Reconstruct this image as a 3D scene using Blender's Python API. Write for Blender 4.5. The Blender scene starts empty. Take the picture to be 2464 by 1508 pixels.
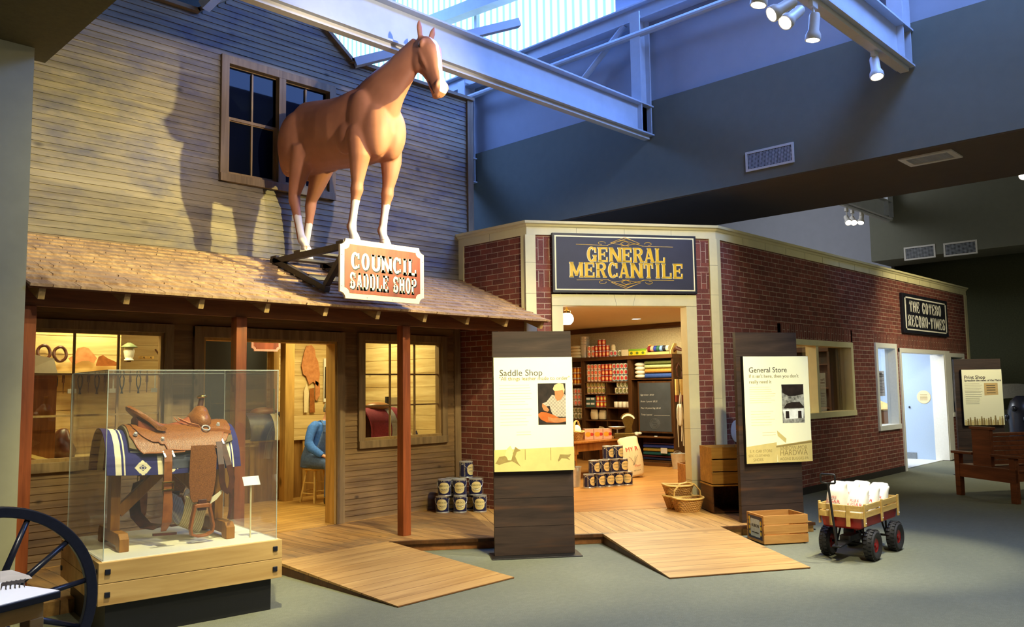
import bpy, bmesh, math, random
import numpy as np
from mathutils import Vector, Matrix, noise
rnd = random.Random(7)
PI = math.pi
S = bpy.context.scene
COL = S.collection

# ---------------------------------------------------------------- camera (2464 x 1508)
F = 1984.478; YAW, PITCH, ROLL = 0.77153291, 0.08866158, -0.01444888
CAM = Vector((0, 0, 1.6))
FW = Vector((math.cos(PITCH)*math.cos(YAW), math.cos(PITCH)*math.sin(YAW), math.sin(PITCH)))
_r = Vector((math.sin(YAW), -math.cos(YAW), 0)); _u = _r.cross(FW)
RT = _r*math.cos(ROLL) + _u*math.sin(ROLL)
UP = _u*math.cos(ROLL) - _r*math.sin(ROLL)
cd = bpy.data.cameras.new('camera'); cam = bpy.data.objects.new('camera', cd); COL.objects.link(cam)
cd.sensor_width = 36; cd.lens = F/2464*36; cd.clip_end = 200; cd.clip_start = 0.05
cam.matrix_world = Matrix(((RT.x, UP.x, -FW.x, CAM.x), (RT.y, UP.y, -FW.y, CAM.y), (RT.z, UP.z, -FW.z, CAM.z), (0, 0, 0, 1)))
S.camera = cam
# survey helpers used to measure where real surfaces stand
def ray(x, y): return FW*F + RT*(x-1232) - UP*(y-754)
def _on(x, y, a, v):
    d = ray(x, y); return CAM + d*((v-CAM[a])/d[a])
def ox(x, y, v): return _on(x, y, 0, v)
def oy(x, y, v): return _on(x, y, 1, v)
def oz(x, y, v=0.0): return _on(x, y, 2, v)
def od(x, y, d): return CAM + ray(x, y)*(d/F)

# ---------------------------------------------------------------- world, exposure, lights
S.view_settings.view_transform = 'Standard'; S.view_settings.look = 'None'
S.view_settings.gamma = 1; S.view_settings.use_curve_mapping = False
S.view_settings.exposure = 0.0
W = bpy.data.worlds.new('hall'); S.world = W; W.use_nodes = True
W.node_tree.nodes['Background'].inputs[0].default_value = (0.55, 0.6, 0.75, 1)
W.node_tree.nodes['Background'].inputs[1].default_value = 0.035
S.cycles.max_bounces = 8; S.cycles.transparent_max_bounces = 16; S.cycles.sample_clamp_indirect = 4
S.cycles.caustics_reflective = False; S.cycles.caustics_refractive = False
S.cycles.use_adaptive_sampling = True; S.cycles.adaptive_threshold = 0.02
try: S.cycles.use_denoising = True
except Exception: pass

WARM = (1.0, 0.774, 0.36); WARMW = (1.0, 0.86, 0.50); DAY = (0.18, 0.36, 1.0); NEUT = (1.0, 0.935, 0.64)
def light(name, kind, loc, energy, col, to=None, size=0.1, spot=60, blend=0.5, size_y=None):
    l = bpy.data.lights.new(name, kind); o = bpy.data.objects.new(name, l); COL.objects.link(o)
    o.location = loc; l.energy = energy; l.color = col
    if kind == 'AREA':
        l.size = size
        if size_y: l.shape = 'RECTANGLE'; l.size_y = size_y
    else: l.shadow_soft_size = size
    if kind == 'SPOT': l.spot_size = math.radians(spot); l.spot_blend = blend
    if to is not None: o.rotation_euler = (Vector(to)-Vector(loc)).to_track_quat('-Z', 'Y').to_euler()
    return o
# daylight falling from the clerestory
light('clerestory_daylight', 'AREA', (9.1, 6.5, 7.6), 430, (.12, .28, 1.0), (3.0, 7.0, 5.2), 4.0, size_y=1.3)
light('clerestory_daylight_south', 'AREA', (8.6, 1.5, 7.8), 640, DAY, (7.0, 5.0, 4.5), 4.0, size_y=1.3)
light('clerestory_daylight_north', 'AREA', (6.5, 12.5, 8.6), 500, DAY, (9.4, 8.0, 5.8), 4.0, size_y=2)
light('far_bay_daylight', 'AREA', (15.5, 9.0, 6.4), 170, (.85, .9, 1), (19.5, 10.0, 3.5), 3.0)
# broad area fill added in place of the hall's unseen track lights, behind and above the visitor
light('hall_fill', 'AREA', (4.0, -2.5, 5.6), 75, (1, 0.96, .68), (7.5, 5.0, 1.5), 6.0)
light('hall_fill_right', 'AREA', (12.0, -2.0, 5.6), 140, (1, 0.96, .68), (13.0, 5.0, 2.5), 5.0)
# an added left wall fill, and ceiling track spots (whose heads are built further down or hang behind the camera)
light('facade_spot', 'SPOT', (6.6, 2.6, 4.50), 3000, (1.0, 0.903, .36), (2.95, 8.0, 3.1), .03, 38, .85)
light('facade_spot_high', 'SPOT', (4.6, 3.0, 4.65), 150, (1.0, 0.774, .48), (2.6, 8.0, 4.4), .05, 50, 1)
light('porch_spot', 'SPOT', (5.7, 3.0, 4.6), 900, (1.0, .88, .45), (6.3, 8.0, .7), .04, 46, .8)
light('porch_spot_left', 'SPOT', (2.9, 3.0, 4.6), 520, (1.0, .88, .45), (3.0, 8.0, .7), .04, 40, .8)
light('left_wall_fill', 'SPOT', (1.2, 2.2, 3.9), 200, (1.0, .92, .66), (1.4, 6.4, 1.8), .06, 70, 1)  # warm fill added to offset the bluish cast on the left pillar
light('horse_spot', 'SPOT', (4.3, 2.3, 4.45), 640, (1.0, .90, .78), (4.75, 6.2, 4.25), .04, 46, .6)
light('sign_spot', 'SPOT', (6.2, 2.6, 4.40), 700, (1.0, 0.903, .56), (4.75, 6.3, 2.75), .04, 24, .6)
light('store_spot', 'SPOT', (5.6, 2.6, 4.45), 700, WARMW, (8.2, 6.0, 2.6), .05, 50, .8)
light('brick_spot', 'SPOT', (9.5, 1.2, 4.6), 1500, WARMW, (11.4, 5.4, 1.9), .05, 80, .9)
light('sign_spot_right', 'SPOT', (14.5, 2.0, 4.6), 500, WARMW, (16.5, 5.4, 2.4), .05, 60, .9)
light('case_spot', 'SPOT', (2.5, 4.3, 5.0), 1150, (1.0, 0.924, .52), (2.7, 6.15, .7), .04, 36, .7)
light('table_spot', 'SPOT', (.5, 2.6, 3.9), 420, (1.0, 0.95, .82), (.9, 4.0, .9), .04, 46, .7)
light('ramp_spot', 'SPOT', (4.2, 2.4, 4.6), 900, (1.0, 0.881, .50), (4.6, 5.9, 0), .05, 50, .9)
light('ramp_spot_right', 'SPOT', (6.95, 2.6, 4.6), 900, (1.0, 0.903, .54), (6.9, 4.6, 0), .05, 60, .9)
light('panel_spot', 'SPOT', (4.6, 2.6, 4.6), 620, (1.0, 0.96, .52), (5.75, 5.4, 1.3), .04, 22, .7)
light('panel_spot_right', 'SPOT', (6.6, 1.6, 4.6), 640, (1.0, 0.96, .52), (8.5, 4.45, 1.3), .04, 22, .7)
light('wagon_spot', 'SPOT', (8.2, 2.6, 4.4), 560, (1.0, 0.96, .68), (7.95, 3.1, .4), .04, 42, .6)
light('carpet_spot', 'SPOT', (4.6, 1.0, 4.4), 760, NEUT, (5.6, 3.4, 0), .1, 100, 1)
light('carpet_spot_right', 'SPOT', (9.5, .8, 4.4), 800, NEUT, (10.0, 2.4, 0), .1, 100, 1)
light('far_spot', 'SPOT', (13.5, 1.6, 4.4), 420, NEUT, (15.0, 4.5, .8), .1, 70, 1)
# lamps inside the shops, plus an added fill at the print shop front
light('saddle_shop_lamp', 'AREA', (3.0, 8.7, 2.72), 44, (1.0, 0.881, .42), None, .7)
light('saddle_shop_lamp_right', 'AREA', (6.3, 9.2, 2.72), 58, (1.0, 0.903, .44), None, .8)
light('saddle_shop_lamp_centre', 'AREA', (4.6, 9.0, 2.72), 16, (1.0, 0.86, .40), None, .8)
light('mercantile_lamp', 'AREA', (10.2, 7.6, 2.72), 105, (1.0, 0.892, .54), None, 1.2)
light('mercantile_lamp_rear', 'AREA', (12.2, 8.6, 2.72), 62, (1.0, 0.892, .54), None, 1.0)
light('print_shop_front_fill', 'AREA', (15.4, 5.8, 2.7), 30, (.9, .95, 1.0), None, .5)  # added fill that brightens the newspaper in the narrow window
light('print_shop_lamp', 'AREA', (16.6, 6.8, 2.6), 110, (.86, .93, 1.0), None, 1.4)

# ---------------------------------------------------------------- object helpers
def tag(o, label=None, cat=None, group=None, kind=None):
    if label: o['label'] = label
    if cat: o['category'] = cat
    if group: o['group'] = group
    if kind: o['kind'] = kind
    return o
def thing(name, label, cat, loc=(0, 0, 0), rz=0.0, group=None, kind=None):
    o = bpy.data.objects.new(name, None); COL.objects.link(o); o.empty_display_size = .1
    o.location = loc; o.rotation_euler = (0, 0, rz)
    return tag(o, label, cat, group, kind)
def kids(o): return [c for c in bpy.data.objects if c.parent == o]
def dup(o, loc=None, rz=None, label=None, group=None, parent=None, scale=None):
    c = o.copy(); COL.objects.link(c)
    if parent: c.parent = parent
    for ch in list(o.children): dup(ch, parent=c)
    if loc is not None: c.location = loc
    if rz is not None: c.rotation_euler = (0, 0, rz)
    if scale is not None: c.scale = (scale,)*3 if not hasattr(scale, '__len__') else scale
    if label: c['label'] = label
    if group: c['group'] = group
    return c
def frame(o, x, y=None, z=None):
    x = Vector(x).normalized()
    if z is None: z = x.cross(Vector(y)).normalized()
    else: z = Vector(z).normalized()
    y = z.cross(x).normalized(); x = y.cross(z).normalized()
    return Matrix(((x.x, y.x, z.x, o[0]), (x.y, y.y, z.y, o[1]), (x.z, y.z, z.z, o[2]), (0, 0, 0, 1)))
def T(x, y, z): return Matrix.Translation((x, y, z))
def RZ(a): return Matrix.Rotation(a, 4, 'Z')
def RX(a): return Matrix.Rotation(a, 4, 'X')
def RY(a): return Matrix.Rotation(a, 4, 'Y')
def tangent_frames(pts, closed=False):
    n = len(pts); out = []
    up = None
    for i in range(n):
        if closed: t = pts[(i+1) % n]-pts[i-1]
        else: t = pts[min(i+1, n-1)]-pts[max(i-1, 0)]
        t = t.normalized() if t.length > 1e-9 else Vector((0, 0, 1))
        if up is None:
            up = Vector((0, 0, 1)) if abs(t.z) < .9 else Vector((1, 0, 0))
        a = t.cross(up)
        if a.length < 1e-6: a = t.cross(Vector((0, 1, 0)))
        a.normalize(); b = a.cross(t).normalized(); up = b
        out.append((a, b))
    return out
class MB:
    def __init__(s, M=None): s.bm = bmesh.new(); s.M = M or Matrix.Identity(4); s.mi = 0
    def v(s, co): return s.bm.verts.new(s.M @ Vector(co))
    def f(s, vs, mi=None):
        try: fc = s.bm.faces.new(vs)
        except ValueError: return None
        fc.material_index = s.mi if mi is None else mi
        return fc
    def face(s, pts, mi=None): return s.f([s.v(p) for p in pts], mi)
    def hexa(s, p, mi=None):
        v = [s.v(q) for q in p]
        for i in ((0, 3, 2, 1), (4, 5, 6, 7), (0, 1, 5, 4), (1, 2, 6, 5), (2, 3, 7, 6), (3, 0, 4, 7)): s.f([v[k] for k in i], mi)
        return s
    def box(s, x0, x1, y0, y1, z0, z1, mi=None):
        return s.hexa([(x0, y0, z0), (x1, y0, z0), (x1, y1, z0), (x0, y1, z0), (x0, y0, z1), (x1, y0, z1), (x1, y1, z1), (x0, y1, z1)], mi)
    def bar(s, a, b, w, h, up=(0, 0, 1), mi=None):
        a = Vector(a); b = Vector(b); t = (b-a).normalized(); u = Vector(up)
        if abs(t.dot(u)) > .98: u = Vector((1, 0, 0))
        x = t.cross(u).normalized(); z = x.cross(t).normalized(); x = x*(w/2); z = z*(h/2)
        return s.hexa([a-x-z, a+x-z, b+x-z, b-x-z, a-x+z, a+x+z, b+x+z, b-x+z], mi)
    def prism(s, poly, d0, d1, mi=None):      # polygon in local xy, extruded along z
        a = [s.v((p[0], p[1], d0)) for p in poly]; b = [s.v((p[0], p[1], d1)) for p in poly]
        s.f(a[::-1], mi); s.f(b, mi); n = len(poly)
        for i in range(n): s.f([a[i], a[(i+1) % n], b[(i+1) % n], b[i]], mi)
        return s
    def loft(s, rings, cap=True, closed=False, mi=None):
        R = [[s.v(p) for p in r] for r in rings]; n = len(R[0])
        m = len(R) if closed else len(R)-1
        for i in range(m):
            A, B = R[i], R[(i+1) % len(R)]
            for k in range(n): s.f([A[k], A[(k+1) % n], B[(k+1) % n], B[k]], mi)
        if cap and not closed: s.f(R[0][::-1], mi); s.f(R[-1], mi)
        return s
    def tube(s, pts, r, n=8, closed=False, mi=None, flat=1.0):
        pts = [Vector(p) for p in pts]; fr = tangent_frames(pts, closed)
        rs = r if hasattr(r, '__len__') else [r]*len(pts)
        rings = []
        for p, (a, b), q in zip(pts, fr, rs):
            rings.append([p + a*(math.cos(2*PI*k/n)*q) + b*(math.sin(2*PI*k/n)*q*flat) for k in range(n)])
        return s.loft(rings, True, closed, mi)
    def strap(s, pts, w, t, side, mi=None):   # flat strap; side = width direction
        pts = [Vector(p) for p in pts]; rings = []
        for i, p in enumerate(pts):
            tg = (pts[min(i+1, len(pts)-1)]-pts[max(i-1, 0)]).normalized()
            sd = Vector(side).normalized() if side is not None else tg.cross(Vector((0, 1, 0))).normalized(); nn = tg.cross(sd).normalized(); ww = w[i] if hasattr(w, '__len__') else w
            rings.append([p-sd*ww/2-nn*t/2, p+sd*ww/2-nn*t/2, p+sd*ww/2+nn*t/2, p-sd*ww/2+nn*t/2])
        return s.loft(rings, True, False, mi)
    def lathe(s, prof, n=20, mi=None, o=(0, 0, 0), a0=0, a1=2*PI):
        full = abs(a1-a0-2*PI) < 1e-6; m = n if full else n+1; R = []
        for r, z in prof:
            R.append([s.v((o[0]+max(r, 1e-5)*math.cos(a0+(a1-a0)*k/n), o[1]+max(r, 1e-5)*math.sin(a0+(a1-a0)*k/n), o[2]+z)) for k in range(m)])
        for A, B in zip(R[:-1], R[1:]):
            for k in range(n): s.f([A[k], A[(k+1) % m], B[(k+1) % m], B[k]], mi)
        return s
    def cyl(s, a, b, r, n=12, r2=None, mi=None): return s.tube([a, b], [r, r if r2 is None else r2], n, mi=mi)
    def ball(s, c, r, n=12, m=8, mi=None):
        r = r if hasattr(r, '__len__') else (r, r, r); R = []
        for i in range(1, m):
            t = PI*i/m; R.append([(c[0]+r[0]*math.sin(t)*math.cos(2*PI*k/n), c[1]+r[1]*math.sin(t)*math.sin(2*PI*k/n), c[2]-r[2]*math.cos(t)) for k in range(n)])
        R = [[s.v(p) for p in q] for q in R]
        for A, B in zip(R[:-1], R[1:]):
            for k in range(n): s.f([A[k], A[(k+1) % n], B[(k+1) % n], B[k]], mi)
        lo = s.v((c[0], c[1], c[2]-r[2])); hi = s.v((c[0], c[1], c[2]+r[2]))
        for k in range(n): s.f([lo, R[0][(k+1) % n], R[0][k]], mi); s.f([hi, R[-1][k], R[-1][(k+1) % n]], mi)
        return s
    def disc(s, c, r, n=24, mi=None, r2=None):
        return s.face([(c[0]+r*math.cos(2*PI*k/n), c[1]+(r2 or r)*math.sin(2*PI*k/n), c[2]) for k in range(n)], mi)
    def build(s, name, mat, parent=None, smooth=False, bevel=0, weld=0, loc=None):
        me = bpy.data.meshes.new(name)
        if weld: bmesh.ops.remove_doubles(s.bm, verts=s.bm.verts, dist=weld)
        bmesh.ops.recalc_face_normals(s.bm, faces=s.bm.faces)
        s.bm.to_mesh(me); s.bm.free()
        for m in (mat if isinstance(mat, (list, tuple)) else [mat]): me.materials.append(m)
        if smooth:
            me.polygons.foreach_set('use_smooth', [True]*len(me.polygons))
            if smooth == 'auto':
                try: me.set_sharp_from_angle(angle=math.radians(40))
                except Exception: pass
        o = bpy.data.objects.new(name, me); COL.objects.link(o)
        if parent: o.parent = parent
        if loc is not None: o.location = loc
        if bevel:
            b = o.modifiers.new('bevel', 'BEVEL'); b.width = bevel; b.segments = 2; b.limit_method = 'ANGLE'; b.angle_limit = math.radians(50)
        return o
def remeshed(mb, name, mat, parent, voxel, smooth=6, sub=0, fac=.5):
    o = mb.build(name, mat, None)
    r = o.modifiers.new('r', 'REMESH'); r.mode = 'VOXEL'; r.voxel_size = voxel; r.use_smooth_shade = True
    m = o.modifiers.new('s', 'SMOOTH'); m.factor = fac; m.iterations = smooth
    dg = bpy.context.evaluated_depsgraph_get(); me = bpy.data.meshes.new_from_object(o.evaluated_get(dg))
    old = o.data; o.modifiers.clear(); o.data = me; bpy.data.meshes.remove(old)
    me.materials.clear()
    for q in (mat if isinstance(mat, (list, tuple)) else [mat]): me.materials.append(q)
    me.polygons.foreach_set('use_smooth', [True]*len(me.polygons))
    me.name = name
    if parent: o.parent = parent
    return o
def text(name, body, size, mat, M, parent, align='CENTER', ext=.0015, offset=0.0, sx=1.0, shear=0.0, space=1.0, line=1.0):
    cu = bpy.data.curves.new(name, 'FONT'); cu.body = body; cu.size = size; cu.align_x = align; cu.extrude = ext
    cu.offset = offset; cu.shear = shear; cu.space_character = space; cu.space_line = line; cu.resolution_u = 3
    o = bpy.data.objects.new(name, cu); COL.objects.link(o)
    dg = bpy.context.evaluated_depsgraph_get(); me = bpy.data.meshes.new_from_object(o.evaluated_get(dg))
    bpy.data.objects.remove(o); bpy.data.curves.remove(cu)
    me.transform(M @ Matrix.Diagonal((sx, 1, 1, 1))); me.materials.clear(); me.materials.append(mat); me.name = name
    o = bpy.data.objects.new(name, me); COL.objects.link(o); o.parent = parent
    return o
# slab-serif sign letters drawn as overlapping bars and arcs; each glyph is 1 high
def arc_pts(cx, cy, rx, ry, a0, a1, wx, wy, n=14):
    o = [(cx+rx*math.cos(a), cy+ry*math.sin(a)) for a in np.linspace(a0, a1, n)]
    i = [(cx+(rx-wx)*math.cos(a), cy+(ry-wy)*math.sin(a)) for a in np.linspace(a0, a1, n)]
    return [[o[k], o[k+1], i[k+1], i[k]] for k in range(n-1)]
def glyph(ch, w, t, h, sf, sh):
    # w width, t stem, h thin stroke, sf serif overhang, sh serif height
    R = lambda x0, x1, y0, y1: [(x0, y0), (x1, y0), (x1, y1), (x0, y1)]
    q = []
    def stem(x, y0=0, y1=1, top=True, bot=True):
        q.append(R(x, x+t, y0, y1))
        if top: q.append(R(x-sf, x+t+sf, y1-sh, y1))
        if bot: q.append(R(x-sf, x+t+sf, y0, y0+sh))
    def diag(x0, y0, x1, y1, tt): q.append([(x0, y0), (x0+tt, y0), (x1+tt, y1), (x1, y1)])
    def arc(*a): q.extend(arc_pts(*a))
    if ch == 'O': arc(w/2, .5, w/2, .52, 0, 2*PI, t, h, 28)
    elif ch in 'CG':
        arc(w/2, .5, w/2, .52, .75, 2*PI-.75, t, h, 22); q.append(R(w-t*.55, w, .64, .97))
        if ch == 'C': q.append(R(w-t*.4, w, .1, .3))
        else: q += [R(w-t, w, .02, .46), R(w-t-sf*1.5, w+sf*.6, .46-sh, .46)]
    elif ch == 'U':
        stem(0, .3, 1, True, False); stem(w-t*.8, .3, 1, True, False); arc(w/2+t*.1, .32, w/2+t*.1, .34, PI, 2*PI, t, h*1.2)
    elif ch == 'N':
        stem(0); stem(w-t*.75); diag(w-t*1.1, 0, 0, 1, t*1.1)
    elif ch == 'I': stem((w-t)/2)
    elif ch == 'L': stem(0); q += [R(0, w, 0, h), R(w-t*.5, w, 0, .36)]
    elif ch == 'T': stem((w-t)/2, top=False); q += [R(0, w, 1-h, 1), R(0, t*.45, .66, 1), R(w-t*.45, w, .66, 1)]
    elif ch in 'EF':
        stem(0); q += [R(0, w, 1-h, 1), R(w-t*.45, w, .7, 1), R(t, w*.72, .47, .47+h*.8), R(w*.72-t*.3, w*.72, .38, .66)]
        if ch == 'E': q += [R(0, w, 0, h), R(w-t*.45, w, 0, .32)]
    elif ch == 'H': stem(0); stem(w-t); q.append(R(t, w-t, .46, .46+h))
    elif ch == 'A':
        diag(0, 0, w/2-t*.55, 1, t*.6); diag(w-t*1.05, 0, w/2-t*.5, 1, t*1.05); q += [R(w*.25, w*.7, .27, .27+h*.8), R(-sf, t*.6+sf, 0, sh), R(w-t-sf, w+sf, 0, sh), R(w/2-t*.55-sf, w/2+t*.5, 1-sh, 1)]
    elif ch == 'D': stem(0); arc(w-.45*w, .5, .45*w, .5, -PI/2, PI/2, t, h); q += [R(0, w*.56, 0, h), R(0, w*.56, 1-h, 1)]
    elif ch in 'PRB':
        stem(0); arc(w*.55, .74, w*.45, .26, -PI/2, PI/2, t*.95, h*.9); q += [R(0, w*.56, .48, .48+h*.85), R(0, w*.56, 1-h*.85, 1)]
        if ch == 'R': diag(w-t*.95, 0, w*.42, .5, t); q.append(R(w-t, w+sf*1.4, 0, sh))
        if ch == 'B': arc(w*.55, .27, w*.48, .27, -PI/2, PI/2, t*.95, h*.9); q.append(R(0, w*.56, 0, h*.85))
    elif ch == 'S':
        arc(w/2, .75, w/2, .27, .35, PI*1.5-.2, t*.95, h); arc(w/2, .25, w/2, .27, -PI/2-PI*.85, PI/2-.2, t*.95, h)
        q += [[(w*.12, .62), (w*.5, .46), (w*.88, .38), (w*.5, .56)], R(w-t*.45, w, .66, .97), R(0, t*.45, .03, .34)]
    elif ch == 'M':
        stem(0); stem(w-t); diag(w*.5-t*.5, .12, t*.1, 1, t*.9); diag(w*.5-t*.5, .12, w-t*1.1, 1, t*.9)
    elif ch == '-': q.append(R(0, w, .4, .4+h*1.3))
    return q
def sign_text(mb, s, x0, x1, y0, y1, d0, d1, t=.3, h=.14, sf=.05, sh=.1, gap=.1, widths={}, arch=0.0, off=(0, 0), grow=0.0):
    """letters of string s stretched to fill the rectangle; t,h in glyph units (glyph height 1)"""
    ws = [widths.get(c, .42 if c == 'I' else (.4 if c in ' -' else (1.05 if c == 'M' else (.92 if c == 'N' else .78)))) for c in s]
    tot = sum(ws)+gap*(len(s)-1); k = (x1-x0)/tot; H = y1-y0; x = x0
    for c, w in zip(s, ws):
        if c != ' ':
            for q in glyph(c, w, t, h, sf, sh):
                cx = sum(p[0] for p in q)/4; cy = sum(p[1] for p in q)/4
                P = []
                for p in q:
                    px = p[0]; py = p[1]
                    if grow:
                        px += grow*(1 if px > cx else -1); py += grow*.8*(1 if py > cy else -1)
                    P.append((x+px*k+off[0], y0+py*H+off[1]))
                ar = sum(P[i][0]*P[(i+1) % 4][1]-P[(i+1) % 4][0]*P[i][1] for i in range(4))
                mb.prism(P if ar > 0 else P[::-1], d0, d1)
        x += (w+gap)*k
    return mb
# ---------------------------------------------------------------- procedural materials
MATS = {}
class NT:
    def __init__(s, name):
        s.m = bpy.data.materials.new(name); s.m.use_nodes = True; s.t = s.m.node_tree; s.t.nodes.clear()
        s.out = s.n('ShaderNodeOutputMaterial'); s.b = s.n('ShaderNodeBsdfPrincipled'); s.l(s.b.outputs[0], s.out.inputs[0])
    def n(s, typ, **k):
        q = s.t.nodes.new(typ)
        for a, v in k.items(): setattr(q, a, v)
        return q
    def l(s, a, b): s.t.links.new(a, b)
    def coord(s, scale=(1, 1, 1), rot=(0, 0, 0), src='Object', loc=(0, 0, 0)):
        tc = s.n('ShaderNodeTexCoord'); mp = s.n('ShaderNodeMapping')
        mp.inputs['Scale'].default_value = scale; mp.inputs['Rotation'].default_value = rot; mp.inputs['Location'].default_value = loc
        s.l(tc.outputs[src], mp.inputs[0]); return mp.outputs[0]
    def noise(s, vec, scale, detail=3, rough=.55, dist=0):
        q = s.n('ShaderNodeTexNoise'); q.inputs['Scale'].default_value = scale; q.inputs['Detail'].default_value = detail
        q.inputs['Roughness'].default_value = rough; q.inputs['Distortion'].default_value = dist
        if vec: s.l(vec, q.inputs['Vector'])
        return q.outputs['Fac']
    def ramp(s, fac, stops):
        q = s.n('ShaderNodeValToRGB'); e = q.color_ramp.elements
        while len(e) < len(stops): e.new(.5)
        for k, (p, c) in zip(e, stops):
            k.position = p; k.color = (*c, 1) if hasattr(c, '__len__') else (c, c, c, 1)
        s.l(fac, q.inputs[0]); return q.outputs[0]
    def mix(s, fac, a, b, mode='MIX'):
        q = s.n('ShaderNodeMix', data_type='RGBA', blend_type=mode)
        for sock, v in ((q.inputs[0], fac), (q.inputs[6], a), (q.inputs[7], b)):
            if hasattr(v, 'is_linked') or hasattr(v, 'links'): s.l(v, sock)
            elif hasattr(v, '__len__'): sock.default_value = (*v[:3], 1)
            else: sock.default_value = v
        return q.outputs[2]
    def math(s, op, a, b=0.0):
        q = s.n('ShaderNodeMath', operation=op)
        for sock, v in ((q.inputs[0], a), (q.inputs[1], b)):
            if hasattr(v, 'links'): s.l(v, sock)
            else: sock.default_value = v
        return q.outputs[0]
    def bump(s, h, strength=.3, dist=.01):
        q = s.n('ShaderNodeBump'); q.inputs['Strength'].default_value = strength; q.inputs['Distance'].default_value = dist
        s.l(h, q.inputs['Height']); s.l(q.outputs[0], s.b.inputs['Normal'])
    def set(s, col=None, rough=None, metal=None, spec=None):
        for nm, v in (('Base Color', col), ('Roughness', rough), ('Metallic', metal), ('Specular IOR Level', spec)):
            if v is None: continue
            if hasattr(v, 'links'): s.l(v, s.b.inputs[nm])
            elif hasattr(v, '__len__'): s.b.inputs[nm].default_value = (*v[:3], 1)
            else: s.b.inputs[nm].default_value = v
        return s
def srgb(r, g, b): return tuple((c/255/12.92 if c/255 <= .04045 else ((c/255+.055)/1.055)**2.4) for c in (r, g, b))
def plain(name, col, rough=.6, metal=0, var=.12, scale=30, bump=0, spec=None, coat=0):
    t = NT(name); f = t.noise(t.coord(), scale, 3)
    lo = tuple(c*(1-var) for c in col); hi = tuple(min(1, c*(1+var)) for c in col)
    t.set(t.ramp(f, [(.3, lo), (.7, hi)]), rough, metal, spec)
    if bump: t.bump(f, bump, .004)
    if coat: t.b.inputs['Coat Weight'].default_value = coat; t.b.inputs['Coat Roughness'].default_value = .15
    return t.m
def emit(name, col, strength):
    t = NT(name); t.set((0.0, 0.0, 0.0), .6); t.b.inputs['Emission Color'].default_value = (*col, 1); t.b.inputs['Emission Strength'].default_value = strength
    return t.m
def wood(name, c1, c2, axis='X', scale=1.0, rough=.55, dark=None, bump=.15, knots=0.0, board=0.0, seam=None, ang=0.0, stain=None, spec=.35):
    """grain along axis; board = board width (across), seam = colour of the joints"""
    t = NT(name)
    sc = {'X': (1.2, 14, 14), 'Y': (14, 1.2, 14), 'Z': (14, 14, 1.2)}[axis]
    rot = (0, 0, ang)
    base = t.coord((1, 1, 1), rot)
    vec = base
    if board:
        # every board takes its own slice of the grain
        sp = t.n('ShaderNodeSeparateXYZ'); t.l(base, sp.inputs[0])
        across = sp.outputs[{'X': 1, 'Y': 0, 'Z': 0}[axis]]
        idx = t.math('FLOOR', t.math('DIVIDE', across, board)); fr = t.math('FRACT', t.math('DIVIDE', across, board))
        wn = t.n('ShaderNodeTexWhiteNoise', noise_dimensions='1D'); t.l(idx, wn.inputs['W'])
        cb = t.n('ShaderNodeCombineXYZ')
        for k in range(3): t.l(t.math('ADD', sp.outputs[k], t.math('MULTIPLY', wn.outputs['Value'], 7.3+k)), cb.inputs[k])
        vec = cb.outputs[0]
    mp = t.n('ShaderNodeMapping'); mp.inputs['Scale'].default_value = tuple(a*scale for a in sc); t.l(vec, mp.inputs[0])
    g = t.noise(mp.outputs[0], 1.0, 5, .6, .8)
    fine = t.noise(mp.outputs[0], 5.0, 2, .6)
    gg = t.math('ADD', t.math('MULTIPLY', g, .8), t.math('MULTIPLY', fine, .2))
    col = t.ramp(gg, [(.33, c1), (.5, tuple((a+b)/2 for a, b in zip(c1, c2))), (.68, c2)])
    if dark: col = t.mix(t.math('MULTIPLY', t.ramp(t.noise(mp.outputs[0], .6, 2), [(.55, 0), (.75, 1)]), .7), col, dark)
    if board:
        tone = t.math('ADD', t.math('MULTIPLY', wn.outputs['Value'], .4), .8)
        col = t.mix(1.0, col, tone, 'MULTIPLY') if False else t.mix(t.math('MULTIPLY', wn.outputs['Value'], .3), col, c1)
        if seam:
            e = t.math('MAXIMUM', t.math('LESS_THAN', fr, .03), t.math('GREATER_THAN', fr, .985)); col = t.mix(e, col, seam)
    if stain:
        col = t.mix(t.ramp(t.noise(t.coord((.8, .8, 1.6)), 2.4, 5, .65), [(.48, 0), (.7, .85)]), col, stain)
    if knots:
        vo = t.n('ShaderNodeTexVoronoi'); vo.inputs['Scale'].default_value = knots
        km = t.n('ShaderNodeMapping'); km.inputs['Scale'].default_value = {'X': (.6, 1, 1), 'Y': (1, .6, 1), 'Z': (1, 1, .6)}[axis]; t.l(vec, km.inputs[0]); t.l(km.outputs[0], vo.inputs['Vector'])
        col = t.mix(t.ramp(vo.outputs['Distance'], [(.03, .85), (.1, 0)]), col, tuple(a*.3 for a in c1))
    t.set(col, rough, spec=spec)
    if bump: t.bump(gg, bump, .004)
    return t.m
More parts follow.
